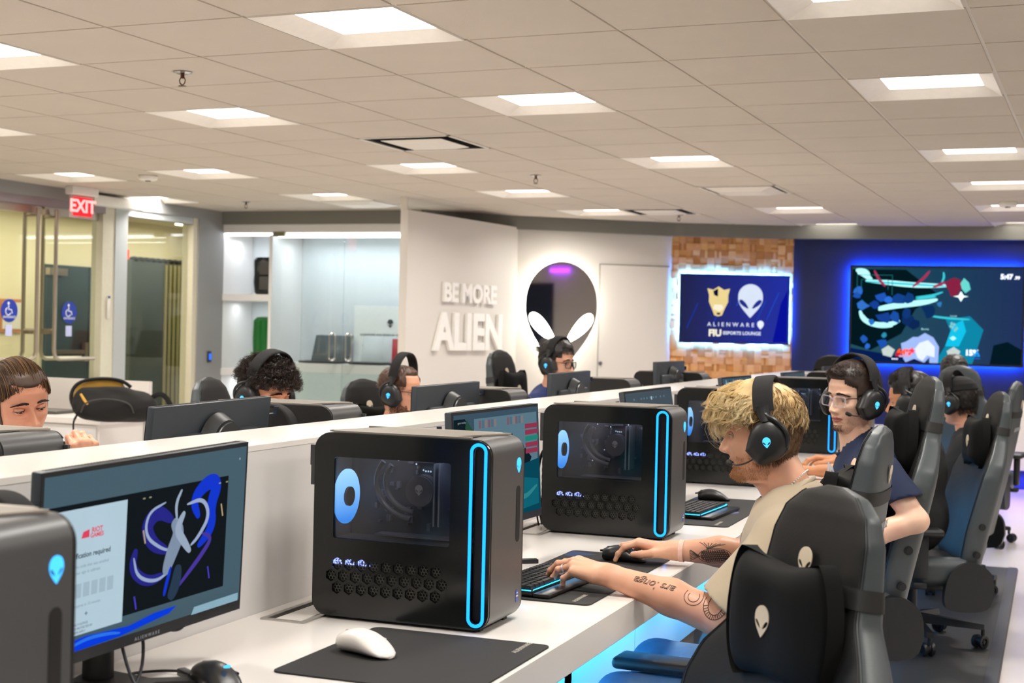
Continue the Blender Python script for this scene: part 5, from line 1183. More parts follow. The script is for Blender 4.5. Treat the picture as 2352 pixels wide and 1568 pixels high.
def hand_prims(W0,fx,fy,side,curl,spread=.0,s=1.0,thumb=None):
    """W0 wrist, fx forward unit, up fy; side +1: thumb towards +(up x fwd)... returns (palm,fingers list)"""
    X=Vector(fx).normalized(); Zv=Vector(fy); Zv=(Zv-X*X.dot(Zv)).normalized(); Y=Zv.cross(X)*side; o=Vector(W0)
    L=lambda x,y,z:o+(X*x+Y*y+Zv*z)*s
    kn=[(.092,.030,.004),(.097,.010,.007),(.092,-.010,.005),(.082,-.029,.0)]; ln=[(.042,.026,.020),(.046,.030,.021),(.042,.028,.021),(.034,.021,.018)]; rd=[.0092,.0094,.0088,.0078]
    palm=[('c',L(0,0,0),L(.03,0,.001),.026*s,.024*s)]
    palm=[('c',L(-.01,.010,0),L(.02,.012,0),.020*s,.019*s),('c',L(-.01,-.010,0),L(.02,-.012,0),.020*s,.018*s)]
    for k,(a,b,c) in enumerate(kn): palm.append(('c',L(.015,b*.55,0),L(a,b,c),.017*s,.0118*s))
    palm.append(('c',L(.035,.02,-.006),L(.07,.018,-.006),.016*s,.013*s)); palm.append(('c',L(.03,-.02,-.007),L(.07,-.02,-.006),.016*s,.012*s))
    fing=[]
    for k in range(4):
        cs=curl[k]; p=Vector(kn[k]); ang=0; pr=[]; sp_=(1.5-k)*spread+(cs[3] if len(cs)>3 else 0)
        for q in range(3):
            ang+=cs[q]; d=Vector((math.cos(ang)*math.cos(sp_),math.cos(ang)*math.sin(sp_),-math.sin(ang))); p2=p+d*ln[k][q]; r1=rd[k]*(1-.09*q); r2=rd[k]*(1-.09*(q+1)) 
            pr.append(('c',L(*p),L(*p2),r1*s,r2*s*.98)); 
            if q<2: pr.append(('e',L(*p2),[r2*s*1.06]*3))
            p=p2
        fing.append(pr)
    th=thumb or [(.018,.024,-.010),(.048,.046,-.016),(.078,.052,-.022),(.100,.044,-.028)]
    pr=[('c',L(*th[0]),L(*th[1]),.0165*s,.0125*s),('c',L(*th[1]),L(*th[2]),.0122*s,.0108*s),('c',L(*th[2]),L(*th[3]),.0112*s,.0088*s)]
    fing.append(pr); return palm,fing,L
def arm_mesh(mb,joints,radii,hand=None,res=.003,mi=0,k=.02,nails=None):
    """joints shoulder..wrist, radii per joint; hand=(palm,fingers)"""
    arm=[('c',joints[i],joints[i+1],radii[i],radii[i+1]) for i in range(len(joints)-1)]
    palm,fing=(hand[0],hand[1]) if hand else ([],[])
    allp=arm+palm+[q for f in fing for q in f]; 
    def fn(P):
        out=np.full(len(P),9.,np.float32)
        D=union(P,arm,k)
        if palm: D=smin(D,union(P,palm,.010),.018)
        for i,f in enumerate(fing):
            D=smin(D,union(P,f,.0035),.010 if i==4 else .0065)
        return D
    # split in two blocks for speed: mesh forearm + hand together
    lo,hi=bounds(allp,.012); V,F=surfnet(fn,lo,hi,res); mb.add(V,F,mi); return fn
def cloth(name,groups,k,res,m,parent,wr=.003,seed=0,noisef=38,carve=None,label=None,kk=.03,folds=None):
    """garment from blended volumes; groups=[(prims,cuts)], cuts=[(point, outward normal)]"""
    rng=np.random.RandomState(seed); ph=rng.rand(9)*6
    def fn(P):
        w_=np.sin(P[:,0]*noisef+ph[0]+2*np.sin(P[:,2]*noisef*.6+ph[1]))*np.sin(P[:,1]*noisef*.9+ph[2]+1.5*np.sin(P[:,0]*noisef*.5+ph[3]))*np.sin(P[:,2]*noisef*.8+ph[4]+1.7*np.sin(P[:,1]*noisef*.7))
        D=None
        for prims,cuts in groups:
            d=union(P,prims,k)
            for (q,nn) in cuts:
                nn=np.array(nn,np.float32); nn/=np.linalg.norm(nn); d=np.maximum(d,(P-np.array(q,np.float32))@nn)
            D=d if D is None else smin(D,d,kk)
        D=D+wr*w_
        if folds is not None: D=D+folds(P)
        for c in carve or []: D=np.maximum(D,-(s_cap(P,*c[1:]) if c[0]=='c' else s_ell(P,*c[1:])))
        return D
    lo,hi=bounds([q for g in groups for q in g[0]],.02); V,F=surfnet(fn,lo,hi,res); o=MB().add(V,F.tolist()).build(name,m,parent,ang=70,label=label); return o,fn
def person(name,label,group=None): return thing(name,label,'person',(0,0,0))
def pose(loc,rz,pitch=0,tilt=0): return Matrix.Translation(loc)@Matrix.Rotation(rad(rz),4,'Z')@Matrix.Rotation(rad(pitch),4,'Y')@Matrix.Rotation(rad(tilt),4,'X')
wt=mat('eye_white','#cfc6c0',.2,noise=0); ir=mat('iris_brown','#3a2418',.15,noise=0); pu=mat('pupil','#050505',.1,noise=0); la=mat('lash','#1a110d',.6)
def body_mats(sk,lip='#b5655c',iris=None): return [sk,mat('lip_'+lip,lip,.4,noise=.05),wt,iris or ir,la,pu]
def brows(p,M,mb,n,col_mi,L=.008,r=.00045,z0=.0215,w0=.012,w1=.047,arch=.004):
    g=np.linspace(0,1.4,140)
    for sd in(1,-1):
        R_=np.random.RandomState(5+sd); t=R_.rand(n); y=w0+(w1-w0)*t; z=z0+arch*np.sin(PI*np.minimum(1,t*.9+.15))-.003*t+R_.normal(0,.0014,n)*(1-.5*t)
        Y=np.abs(headfn(np.full_like(g,z0),sd*g,p)[1]); ph=sd*np.interp(y,Y,g); P,nn=head_pt(z,ph,p,.0006)
        d=np.stack([np.full(n,-.25),np.full(n,sd*1.),.35-.55*t],1); d/=np.linalg.norm(d,axis=1,keepdims=True); q=P+d*L+nn*.0006; md=(P+q)/2+nn*.001
        for a,b,c in zip(P,md,q): mb.tube([M@Vector(a),M@Vector(b),M@Vector(c)],[r,r,r*.3],3,col_mi)
def settle(t,loc):
    t.location=loc
    for c in t.children: c.location=Vector(c.location)-Vector(loc)
m_shirt=mat('beige_cotton','#ab9c84',.9,noise=.04,nscale=12,bump=.35,bscale=1300,sheen=.2); m_navy=mat('navy_cotton','#0e1d3d',.85,noise=.08,nscale=12,bump=.3,bscale=1300); m_blk=mat('black_cotton','#19191b',.9,noise=.1,nscale=12,bump=.3,bscale=1200)
m_jean=mat('blue_denim','#6d93b5',.85,noise=.15,nscale=40,bump=.3,bscale=900)
B1,B2,B3=mat('blond_a','#ecd6a6',.55,noise=.1),mat('blond_b','#cdae78',.55,noise=.1),mat('blond_c','#fbefcf',.55,noise=.1); BR1,BR2=mat('brown_a','#6a5038',.55,noise=.1),mat('brown_b','#98795a',.55,noise=.1)
K1,K2=mat('hair_black','#17120f',.45,noise=.1),mat('hair_dark','#2e211a',.45,noise=.1)
def legs(t,hip,knee,m,side_v,shoe='#2a2a2c'):
    """seated legs; hip,knee given for both sides"""
    for s,(h,kn,an) in enumerate(zip(hip,knee,side_v)):
        pr=[('c',h,kn,.092,.070),('c',kn,an,.066,.052)]
        cloth('trouser_leg',[(pr,[((an[0],an[1],an[2]-.005),(0,0,-1))])],.03,.010,m,t,wr=.004,seed=s+3)
        d=-1 if kn[0]<h[0] else 1
        mb=MB(); R=[]
        for q,wd,hh in((0,.03,.05),(.2,.038,.075),(.5,.043,.065),(.8,.045,.045),(1,.025,.03)):
            x=an[0]-d*.05+d*.27*q; R.append([(x,an[1]+wd*math.cos(a),.013+hh*(.5+.5*math.sin(a))) for a in np.arange(14)*2*PI/14])
        mb.rings(R if d>0 else [r[::-1] for r in R]); mb.build('shoe',mat('shoe_'+shoe,shoe,.6),t)
# ================= P1 : blond man in the beige shirt
t=person('person','blond curly haired man in a beige t-shirt typing at the second desk seat')
SK=skin('skin_fair','#dba88b'); M=pose((-.706,3.65,1.148),181,6); p=dict(nose=1.05,gaze=(0,-.35),open=.35,ears=0)
mb=MB(); make_head(p,M,mb)
mb2=[('c',(-.665,3.65,1.075),(-.612,3.65,.955),.056,.070),('c',(-.60,3.65,.93),(-.595,3.46,.915),.06,.05),('c',(-.60,3.65,.93),(-.60,3.85,.915),.06,.05)]
lo,hi=bounds(mb2,.02); V,F=surfnet(lambda P:union(P,mb2,.04),lo,hi,.005); mb.add(V,F.tolist(),0)
# left arm and hand (typing)
WL=(-1.022,3.372,.797); hl=hand_prims(WL,(-1,.05,.16),(.10,-.25,1),-1,[(.42,.50,.30,-.02),(.40,.48,.32),(.50,.62,.36),(.80,.75,.35,.03)],spread=.07,thumb=[(.018,.024,-.012),(.046,.040,-.026),(.072,.044,-.036),(.092,.034,-.040)])
fL=arm_mesh(mb,[(-.60,3.45,.915),(-.728,3.372,.712),(-.86,3.37,.757),WL],[.052,.046,.043,.0265],hl,.0023)
WR=(-.985,3.868,.793); hr=hand_prims(WR,(-1,-.02,.10),(0.0,.12,1),1,[(.42,.55,.30,0),(.38,.50,.30),(.42,.55,.30),(.50,.55,.3)],spread=.06,thumb=[(.016,.024,-.008),(.046,.050,-.016),(.076,.054,-.024),(.100,.046,-.028)])
fR=arm_mesh(mb,[(-.60,3.86,.915),(-.735,3.93,.785),(-.86,3.90,.795),WR],[.050,.044,.040,.026],hr,.0023)
bd=mb.build('body',body_mats(SK,'#b4625a'),t,ang=75)
# shirt
groups=[([('e',(-.635,3.65,.86),(.105,.175,.14)),('c',(-.615,3.475,.905),(-.612,3.65,.935),.068,.082),('c',(-.612,3.65,.935),(-.615,3.83,.905),.082,.068),('e',(-.635,3.65,.74),(.12,.175,.16)),('e',(-.62,3.65,.57),(.13,.18,.13)),('c',(-.612,3.65,.91),(-.606,3.65,.962),.09,.076)],[]),
([('c',(-.600,3.47,.90),(-.755,3.36,.700),.075,.079)],[((-.748,3.385,.762),(-.62,-.10,-.78))]),([('c',(-.605,3.83,.90),(-.80,3.93,.80),.071,.068)],[((-.775,3.91,.80),(-1,.3,-.1))])]
nk=[('c',(-.700,3.65,1.12),(-.628,3.65,.975),.075,.068),('c',(-.58,3.45,.90),(-.738,3.366,.695),.050,.062),('c',(-.62,3.85,.87),(-.80,3.92,.795),.046,.054)]
nk2=[nk[0],('c',(-.735,3.385,.775),(-.81,3.33,.65),.066,.070),('c',(-.755,3.91,.805),(-.86,3.94,.79),.058,.06)]
cloth('t_shirt',groups,.05,.0055,m_shirt,t,wr=.0035,seed=2,noisef=30,carve=nk2[:1])
# collar ribbing
pts=[]
for a in np.arange(40)*2*PI/40:
    c=Vector((-.627,3.65,.980)); e1_=Vector((.72,0,.69)); pts.append(c+e1_*(.083*math.cos(a))+Vector((0,1,0))*(.079*math.sin(a)))
MB().tube(pts,.0085,8,loop=True,flat=.5).build('collar',m_shirt,t,ang=80)
# chain, wristband, ring, nose stud
mb=MB()
for k in range(64):
    a=2*PI*k/64; c=Vector((-.635,3.65,1.000))+Vector((.66,0,.75))*(.0765*math.cos(a))+Vector((0,1,0))*(.073*math.sin(a)); mb.ell(c,(.0030,.0030,.0024),n=7,m=5)
mb.build('chain',mat('silver','#dedbd6',.3,.6),t)
def band(c,ax,r,w_,m,nm,flat=.8,lab=None):
    ax=Vector(ax).normalized(); u_=ax.cross(Vector((0,0,1))).normalized(); v_=ax.cross(u_); R=[[tuple(Vector(c)+ax*o+u_*(r*k*math.cos(a))+v_*(r*flat*k*math.sin(a))) for a in np.arange(28)*2*PI/28] for o,k in((-w_/2,1),(-w_/2,1.07),(w_/2,1.07),(w_/2,1))]; MB().rings(R,caps=(False,False)).build(nm,m,t,ang=50,label=lab)
band((-.960,3.872,.793),(-1,-.05,.0),.0315,.013,mat('band_pink','#e7b9a8',.4,noise=.25,nscale=90),'wristband',.92,'pale pink wristband')
rp=hl[1][2][0]; a,b=Vector(rp[1]),Vector(rp[2]); band(a.lerp(b,.62),b-a,.0098,.004,mat('silver','#dedbd6',.3,.6),'finger_ring',1)
hp=lambda z,ph,o=0: M@Vector(head_pt(z,ph,p,o)[0])
mb=MB().ell(hp(-.040,.25,.0006),(.0013,.0013,.0013),n=8,m=6); mb.build('nose_stud',mat('silver','#dedbd6',.3,.6),t)
# tattoos: ink projected on the arm surface
def ink(lines,fn,d,w_,name='tattoo'):
    mb=MB(); d=np.array(d,float); d/=np.linalg.norm(d)
    for ln in lines:
        P=[]
        for q in ln:
            q=np.array(q,float)-d*.08; 
            for _ in range(60):
                v=float(fn(q[None].astype(np.float32))[0]); q=q+d*v*.8
                if v<.0003: break
            if v<.004: P.append(q-d*.0003)
        if len(P)>1: mb.tube(P,w_ if not hasattr(w_,'__len__') else w_[0],4)
    if mb.n: mb.build(name,mat('tattoo_ink','#4a3a35',.6),t)
def glyphs(s,size,origin,ex,ey,bold=.0):
    cu=bpy.data.curves.new('g','FONT'); cu.body=s; cu.size=1; cu.fill_mode='NONE'; cu.shear=.4; cu.resolution_u=2
    o=bpy.data.objects.new('g',cu); me=bpy.data.meshes.new_from_object(o); V=[v.co.copy() for v in me.vertices]; adj={}
    for e in me.edges: adj.setdefault(e.vertices[0],[]).append(e.vertices[1]); adj.setdefault(e.vertices[1],[]).append(e.vertices[0])
    seen=set(); L=[]
    for v0 in adj:
        if v0 in seen: continue
        path=[v0]; seen.add(v0); cur=v0
        while True:
            nx=[q for q in adj[cur] if q not in seen]
            if not nx: break
            cur=nx[0]; seen.add(cur); path.append(cur)
        path.append(v0); L.append([tuple(Vector(origin)+Vector(ex)*V[i].x*size+Vector(ey)*V[i].y*size) for i in path])
    bpy.data.objects.remove(o); return L
# left forearm: script reading away from the wrist side (upside down for the viewer)
dv=(.06,.86,-.52); ex=Vector((-.96,.0,.20)).normalized(); ey=Vector((-.10,-.52,-.80)).normalized()
ink(glyphs('ars longa',.030,(-.838,3.345,.785),(-.97,0,.20) and tuple(ex),tuple(ey)),fL,dv,.0007)
def circ(cx,cz,rx,rz,a0,a1,n=22,rot=0,y=3.33): return [(cx+rx*math.cos(a)*math.cos(rot)-rz*math.sin(a)*math.sin(rot),y,cz+rx*math.cos(a)*math.sin(rot)+rz*math.sin(a)*math.cos(rot)) for a in np.linspace(a0,a1,n)]
L=[circ(-.742,.757,.018,.026,2.2,7.4,rot=-.2),circ(-.742,.757,.029,.037,2.2,7.2,rot=-.2)]
for a in np.linspace(3.3,7.0,20): L.append([(-.742+.018*math.cos(a),3.33,.757+.026*math.sin(a)),(-.742+.029*math.cos(a),3.33,.757+.037*math.sin(a))])
L+=[circ(-.797,.770,.013,.012,2.4,6.8),circ(-.797,.770,.022,.020,2.4,6.8)]
ink(L,fL,(.0,1,-.1),.0009)
# right forearm: fish with scales
L=[]; c=(-.865,.793)
fish=lambda s,rot:[(c[0]+s*.045*math.cos(a)*math.cos(rot)-s*.020*math.sin(a)*math.sin(rot),3.83,c[1]+s*.045*math.cos(a)*math.sin(rot)+s*.020*math.sin(a)*math.cos(rot)) for a in np.linspace(0,2*PI,34)]
L.append(fish(1,.12)); L.append(fish(.85,.12))
for i in range(-6,7):
    for j in(-2,-1,0,1,2):
        x,z=c[0]+i*.006+(j%2)*.003,c[1]+j*.0055+i*.0007
        if ((x-c[0])/.042)**2+((z-c[1])/.018)**2<1: L.append([(x+.0034*math.cos(a),3.83,z+.0034*math.sin(a)) for a in np.linspace(-1.7,1.7,7)]); L.append([(x+.0018*math.cos(a),3.83,z+.0018*math.sin(a)) for a in np.linspace(-2.2,2.2,6)])
for k in range(7): L.append(smooth([(c[0]-.04,3.83,c[1]-.005),(c[0]-.055-.002*k,3.83,c[1]+.004*k-.012),(c[0]-.068,3.83,c[1]-.018+.004*k)],2)); L.append(smooth([(c[0]-.02,3.83,c[1]+.016),(c[0]-.03+.006*k,3.83,c[1]+.028),(c[0]-.045+.012*k,3.83,c[1]+.034)],2))
ink(L,fR,(.0,1,-.15),.0009)
# beard, brows, hair
def jawmask(rng,zl=-.116,zh=-.045):
    while True:
        z=rng.uniform(zl,zh); ph=rng.choice((-1,1))*rng.uniform(0,1.75)
        if z>-.055 and abs(ph)<1.15: continue
        if -.081<z<-.058 and abs(ph)<.30: continue
        if abs(ph)<.75 and z>-.078 and not(-.062<z<-.052 and abs(ph)<.34): continue
        return z,ph
mb=MB()
strands(p,M,mb,2900,jawmask,lambda z,ph:.006 if z<-.09 else .0045,lambda z,ph,n:(.25*n[0],.15*n[1],-1),r=.00042,seg=3,mats=(0,0,1),seed=9,lift=.0002)
strands(p,M,mb,700,lambda r:(r.uniform(-.120,-.098),r.choice((-1,1))*r.uniform(0,.9)),lambda z,ph:.008,lambda z,ph,n:(.45,.2*n[1],-.8),r=.00045,seg=4,mats=(0,1),seed=19,lift=.0002)
mb.build('beard',[mat('ginger_a','#c8966a',.6),mat('ginger_b','#dcb489',.6)],t,label='short ginger beard')
mb=MB(); brows(p,M,mb,160,0); mb.build('eyebrows',B2,t)
def hmask(z,ph):
    a=abs(ph)
    if a<.75: return (z-.060)/.02
    if a<1.35: return (z-.035+(a-.75)*.02)/.02
    if a<1.9: return (z+.02)/.02
    return (z+.075)/.03
mb=MB()
hair_cap(p,hmask,lambda z,ph:(.004+.020*min(1,abs(abs(ph)-1.62)/.5))*min(1,max(0,(z-.01)/.06)) if abs(ph)<1.62 else .004+.008*min(1,max(0,(z-.02)/.05)),M,mb,mi=3,bump=.002,seed=2)
n0=len(mb.mi)
cx_=np.concatenate(mb.v); 
for i,f in enumerate(mb.f): mb.mi[i]=1 if cx_[f[0]][2]>1.19+.018*math.sin(f[0]*1.7) else 3
# crown curls falling forward
nb=lambda z,ph:.004+.018*min(1,abs(abs(ph)-1.62)/.30) if z>-.1 else .004
side=lambda ph:min(1,abs(abs(ph)-1.60)/.30)
fl=lambda t,z,ph:(.007+.004*t+(.040*t**.8*math.cos(min(1.5,abs(ph)))**1.0 if abs(ph)<1.5 else 0)*min(1,max(0,(z+.02)/.07)))*(.35+.65*side(ph))
locks(p,M,mb,520,lambda r:(r.uniform(.070,.117),r.choice((-1,1))*r.uniform(0,1.45)),lambda z,ph:(z-.050,ph*.72),fl,r=.0005,seg=20,wave=.0068,wl=.034,mats=(0,0,2,1),seed=4,bundle=(10,.0034),jz=.010,jp=.2)
locks(p,M,mb,240,lambda r:(r.uniform(.055,.080),r.choice((-1,1))*r.uniform(0,1.35)),lambda z,ph:(.036,ph*.9),fl,r=.0005,seg=18,wave=.0062,wl=.030,mats=(0,2,1,0),seed=8,bundle=(10,.0032),jz=.009,jp=.16)
locks(p,M,mb,110,lambda r:(r.uniform(.06,.10),r.choice((-1,1))*r.uniform(0,1.2)),lambda z,ph:(z-.035,ph*.6),lambda t,z,ph:.014+.040*t*math.cos(min(1.5,abs(ph))),r=.00028,seg=18,wave=.0075,wl=.03,mats=(2,0),seed=28,bundle=(3,.004),jz=.014,jp=.3)
locks(p,M,mb,420,lambda r:(r.uniform(.060,.117),r.choice((-1,1))*r.uniform(1.55,3.14)),lambda z,ph:(max(.012,z-.062),ph),lambda t,z,ph:(.008+.007*t)*(.35+.65*side(ph)),r=.00048,seg=16,wave=.0034,wl=.040,mats=(1,4,0,4,1,3),seed=5,bundle=(9,.0030),jz=.009,jp=.16)
strands(p,M,mb,7000,lambda r:(r.uniform(-.080,.055),r.choice((-1,1))*r.uniform(1.45,3.14)),lambda z,ph:.010+.14*max(0,z+.03),lambda z,ph,n:(-.15,.1*n[1],-1),r=.0005,seg=4,mats=(3,3,4,3),seed=6,lift=.002,lay=.2)
lb=lambda a:.006+(.034*min(1,max(0,(84-a)/40))) if a<95 else .006+.008*min(1,max(0,(a-95)/40))
arcs(M,mb,260,(80,104),(34,62),lb,(0,0,2,1),seed=41,wave=.0055,wl=.032)
arcs(M,mb,300,(76,104),(128,178),lb,(1,0,4,1,2),seed=42,wave=.0030,wl=.040)
arcs(M,mb,160,(70,84),(40,60),lambda a:.010+.030*min(1,max(0,(84-a)/40)),(0,2,0),seed=43,wave=.006,wl=.030)
mb.build('hair',[B1,B2,B3,BR1,BR2],t,label='curly bleached blond hair, darker at the back')
legs(t,[(-.62,3.56,.47),(-.62,3.76,.47)],[(-1.00,3.45,.47),(-1.02,3.86,.47)],m_jean,[(-.97,3.48,.11),(-1.0,3.86,.11)])
settle(t,(-.62,3.65,.012))
H1=headset('black headset with a glowing emblem on the blond curly haired man',M@Matrix.Translation((-.031,0,-.004)),mic=1,raised=-.001)
# ================= P2 : glasses, navy shirt
t=person('person','young man with clear glasses and a navy shirt looking down toward the left')
SK2=skin('skin_light','#e8c0a6'); M=pose((-.680,5.20,1.181),-128,4,-2); p=dict(nose=1.0,gaze=(-.10,-.25),open=.5,ears=0,w=.96,brow=1.2)
mb=MB(); make_head(p,M,mb)
pr=[('c',(-.675,5.21,1.09),(-.655,5.22,.985),.055,.062),('c',(-.64,5.22,.955),(-.60,5.02,.935),.06,.05),('c',(-.64,5.22,.955),(-.66,5.42,.93),.06,.05)]
lo,hi=bounds(pr,.02); V,F=surfnet(lambda P:union(P,pr,.04),lo,hi,.006); mb.add(V,F.tolist(),0)
arm_mesh(mb,[(-.55,5.03,.94),(-.425,4.965,.785),(-.56,4.93,.735),(-.75,4.93,.745)],[.050,.038,.041,.027],hand_prims((-.75,4.93,.745),(-1,.1,.05),(0,0,1),-1,[(.4,.5,.3)]*4),.004)
mb.build('body',body_mats(SK2,'#a9655c'),t,ang=75)
groups=[([('e',(-.62,5.22,.87),(.12,.175,.14)),('c',(-.575,5.05,.935),(-.62,5.22,.965),.070,.085),('c',(-.62,5.22,.965),(-.65,5.40,.925),.085,.070),('e',(-.61,5.22,.74),(.13,.17,.17)),('e',(-.60,5.22,.58),(.135,.175,.13)),('c',(-.63,5.22,.94),(-.645,5.22,1.0),.11,.075)],[]),
([('c',(-.565,5.04,.93),(-.42,4.955,.78),.076,.074)],[((-.462,4.98,.855),(.35,-.15,-.92))]),([('c',(-.65,5.40,.92),(-.75,5.42,.78),.07,.065)],[])]
cloth('t_shirt',groups,.05,.007,m_navy,t,wr=.004,seed=5,noisef=28,carve=[('c',(-.685,5.205,1.10),(-.672,5.215,.985),.068,.062)])
pts=[Vector((-.668,5.212,1.005))+Vector((.80,.35,.40))*(.072*math.cos(a))+Vector((-.30,.90,-.1))*(.070*math.sin(a)) for a in np.arange(36)*2*PI/36]
MB().tube(pts,.007,8,loop=True,flat=.5).build('collar',m_navy,t,ang=80)
mb=MB(); T=frame((-.735,5.105,.935),(-.62,-.78,.0),(.0,-.12,.99)); 
for k in range(3): mb.add([(-.018+.013*k,-.02,0),(-.009+.013*k,-.02,0),(-.001+.008*k,.004+.009*k,0),(-.009+.008*k,.004+.009*k,0)],[(0,1,2,3)],T=T)
mb.build('chest_emblem',mat('print_white','#e8ecf4',.5),t,smooth=False)
MB().tube([T@Vector((.02+.035*math.cos(a),-.10+.035*math.sin(a),0)) for a in np.linspace(.4,2.9,14)],.006,6).build('chest_print',mat('print_gold','#c9a02e',.5),t)
mb=MB(); hm=lambda z,ph:((z-.072)/.01 if abs(ph)<.55 else (z-.045-.03*(1.0-abs(ph)))/.015 if abs(ph)<1.05 else (z-.0+.0*(abs(ph)))/.02 if abs(ph)<1.75 else (z+.07)/.02)
hair_cap(p,hm,lambda z,ph:.010+.010*max(0,(z-.05)/.06),M,mb,bump=.0015,seed=3)
strands(p,M,mb,4200,lambda r:(r.uniform(.076,.117),r.uniform(-PI,PI)),lambda z,ph:.015,lambda z,ph,n:(.8,.3*n[1],.1),r=.0007,seg=5,curl=.0018,curlf=260,mats=(0,1),seed=7,lift=.012,clump=40)
strands(p,M,mb,3600,lambda r:(r.uniform(-.05,.08),r.choice((-1,1))*r.uniform(1.08,PI)),lambda z,ph:.006+.006*max(0,z/.05),lambda z,ph,n:(-.2,.2*n[1],-.7),r=.0006,seg=3,mats=(0,1),seed=8,lift=.004)
mb.build('hair',[K2,mat('hair_brown','#463227',.45)],t,label='short dark brown hair')
mb=MB(); brows(p,M,mb,420,0,L=.010,r=.0006,z0=.0195,w1=.050); mb.build('eyebrows',K1,t)
mb=MB(); strands(p,M,mb,1300,jawmask,lambda z,ph:.0022,lambda z,ph,n:(.3*n[0],.2*n[1],-1),r=.00025,seg=2,mats=(0,),seed=10,lift=.0001)
strands(p,M,mb,700,lambda r:(r.uniform(-.114,-.090),r.uniform(-.5,.5)),lambda z,ph:.004,lambda z,ph,n:(.5,.2*n[1],-.8),r=.0003,seg=2,mats=(0,),seed=11,lift=.0001); mb.build('beard',mat('stubble','#4a362b',.6),t,label='short stubble')
settle(t,(-.60,5.22,.012))
def eyeglasses(label,M,m,lens=True,thick=.0022,w_=.055,h=.038):
    g=thing('eyeglasses',label,'glasses'); g.matrix_world=M
    for s in(1,-1):
        T=Matrix.Translation((.0925,s*.0325,-.004))@Matrix.Rotation(s*rad(9),4,'Z')@frame((0,0,0),(0,1,0),(0,0,1))
        o=rrect(w_,h,.010,4); i=rrect(w_-2*thick,h-2*thick,.008,4); MB().plate([o,i[::-1]],.0035,T=T).build('rim',m,g,smooth=False)
        if lens: MB().plate([i],.0012,T=T).build('lens',glass('lens_clear',(.95,.96,.97),fac=.05),g,smooth=False)
        MB().tube([(.088,s*.061,.008),(.060,s*.072,.008),(.0,s*.080,.006),(-.01,s*.081,-.002)],.0018,6).build('temple',mat('temple_dark','#1c1a1c',.3),g)
    MB().tube([(.0945,-.007,.003),(.0985,0,.006),(.0945,.007,.003)],.0018,6).build('bridge',m,g); return g
eyeglasses('clear framed eyeglasses on the man in the navy shirt',M,mat('clear_acetate','#d8cdd6',.15,alpha=.38),thick=.0036)
headset('black headset with glowing emblem on the man with clear glasses',M@Matrix.Rotation(rad(-11),4,'Y'),mic=1,raised=.010,ml=.55)
# ================= P3 : quiff behind the pillow
t=person('person','man with a dark swept-up quiff, mostly hidden behind the grey chair pillow')
SK3=skin('skin_tan','#c98d66','#b0603f'); M=pose((-.615,6.66,1.112),176,5); p=dict(nose=1,open=.45,gaze=(0,-.2),ears=1)
mb=MB(); make_head(p,M,mb,nz=100,nphi=100)
pr=[('c',(-.60,6.66,1.03),(-.57,6.66,.90),.056,.066),('c',(-.57,6.66,.88),(-.56,6.46,.86),.06,.05),('c',(-.57,6.66,.88),(-.56,6.86,.86),.06,.05)]
lo,hi=bounds(pr,.02); V,F=surfnet(lambda P:union(P,pr,.04),lo,hi,.008); mb.add(V,F.tolist(),0)
arm_mesh(mb,[(-.57,6.45,.86),(-.70,6.42,.80),(-.86,6.47,.80),(-.98,6.52,.79)],[.05,.045,.040,.027],hand_prims((-.98,6.52,.79),(-1,.05,0),(0,0,1),-1,[(.5,.6,.3)]*4),.0045)
arm_mesh(mb,[(-.57,6.87,.86),(-.72,6.97,.80),(-.86,6.96,.81),(-.97,6.95,.805)],[.05,.045,.038,.027],hand_prims((-.97,6.95,.805),(-1,-.05,.05),(0,.1,1),1,[(.4,.5,.3)]*4,spread=.06),.004)
mb.build('body',body_mats(SK3,'#9a5a48'),t,ang=75)
cloth('t_shirt',[([('e',(-.56,6.66,.80),(.12,.175,.16)),('c',(-.56,6.48,.86),(-.56,6.66,.89),.068,.08),('c',(-.56,6.66,.89),(-.57,6.84,.86),.08,.068),('e',(-.56,6.66,.60),(.13,.17,.16)),('c',(-.57,6.46,.86),(-.68,6.43,.81),.068,.062),('c',(-.57,6.86,.86),(-.70,6.95,.81),.068,.062)],[])],.04,.010,m_blk,t,wr=.004,carve=[('c',(-.62,6.66,1.0),(-.58,6.66,.92),.07,.066)])
mb=MB(); hm=lambda z,ph:(z-.070)/.01 if abs(ph)<.8 else (z-.04)/.02 if abs(ph)<1.3 else (z-.005)/.02 if abs(ph)<1.8 else (z+.06)/.02
hair_cap(p,hm,lambda z,ph:.006+.028*max(0,(z-.06)/.05)*(1 if abs(ph)<1.6 else .6),M,mb,bump=.002); strands(p,M,mb,2200,lambda r:(r.uniform(.075,.117),r.uniform(-1.8,1.8)),lambda z,ph:.040,lambda z,ph,n:(-.35,.1*n[1],.9),r=.001,seg=6,curl=.003,curlf=50,mats=(0,0,1),seed=12,lift=.010,clump=10)
mb.build('hair',[K1,K2],t); settle(t,(-.56,6.66,.012))
headset('black headset band rising behind the grey chair pillow',M,mic=0,raised=.008,logo=False)
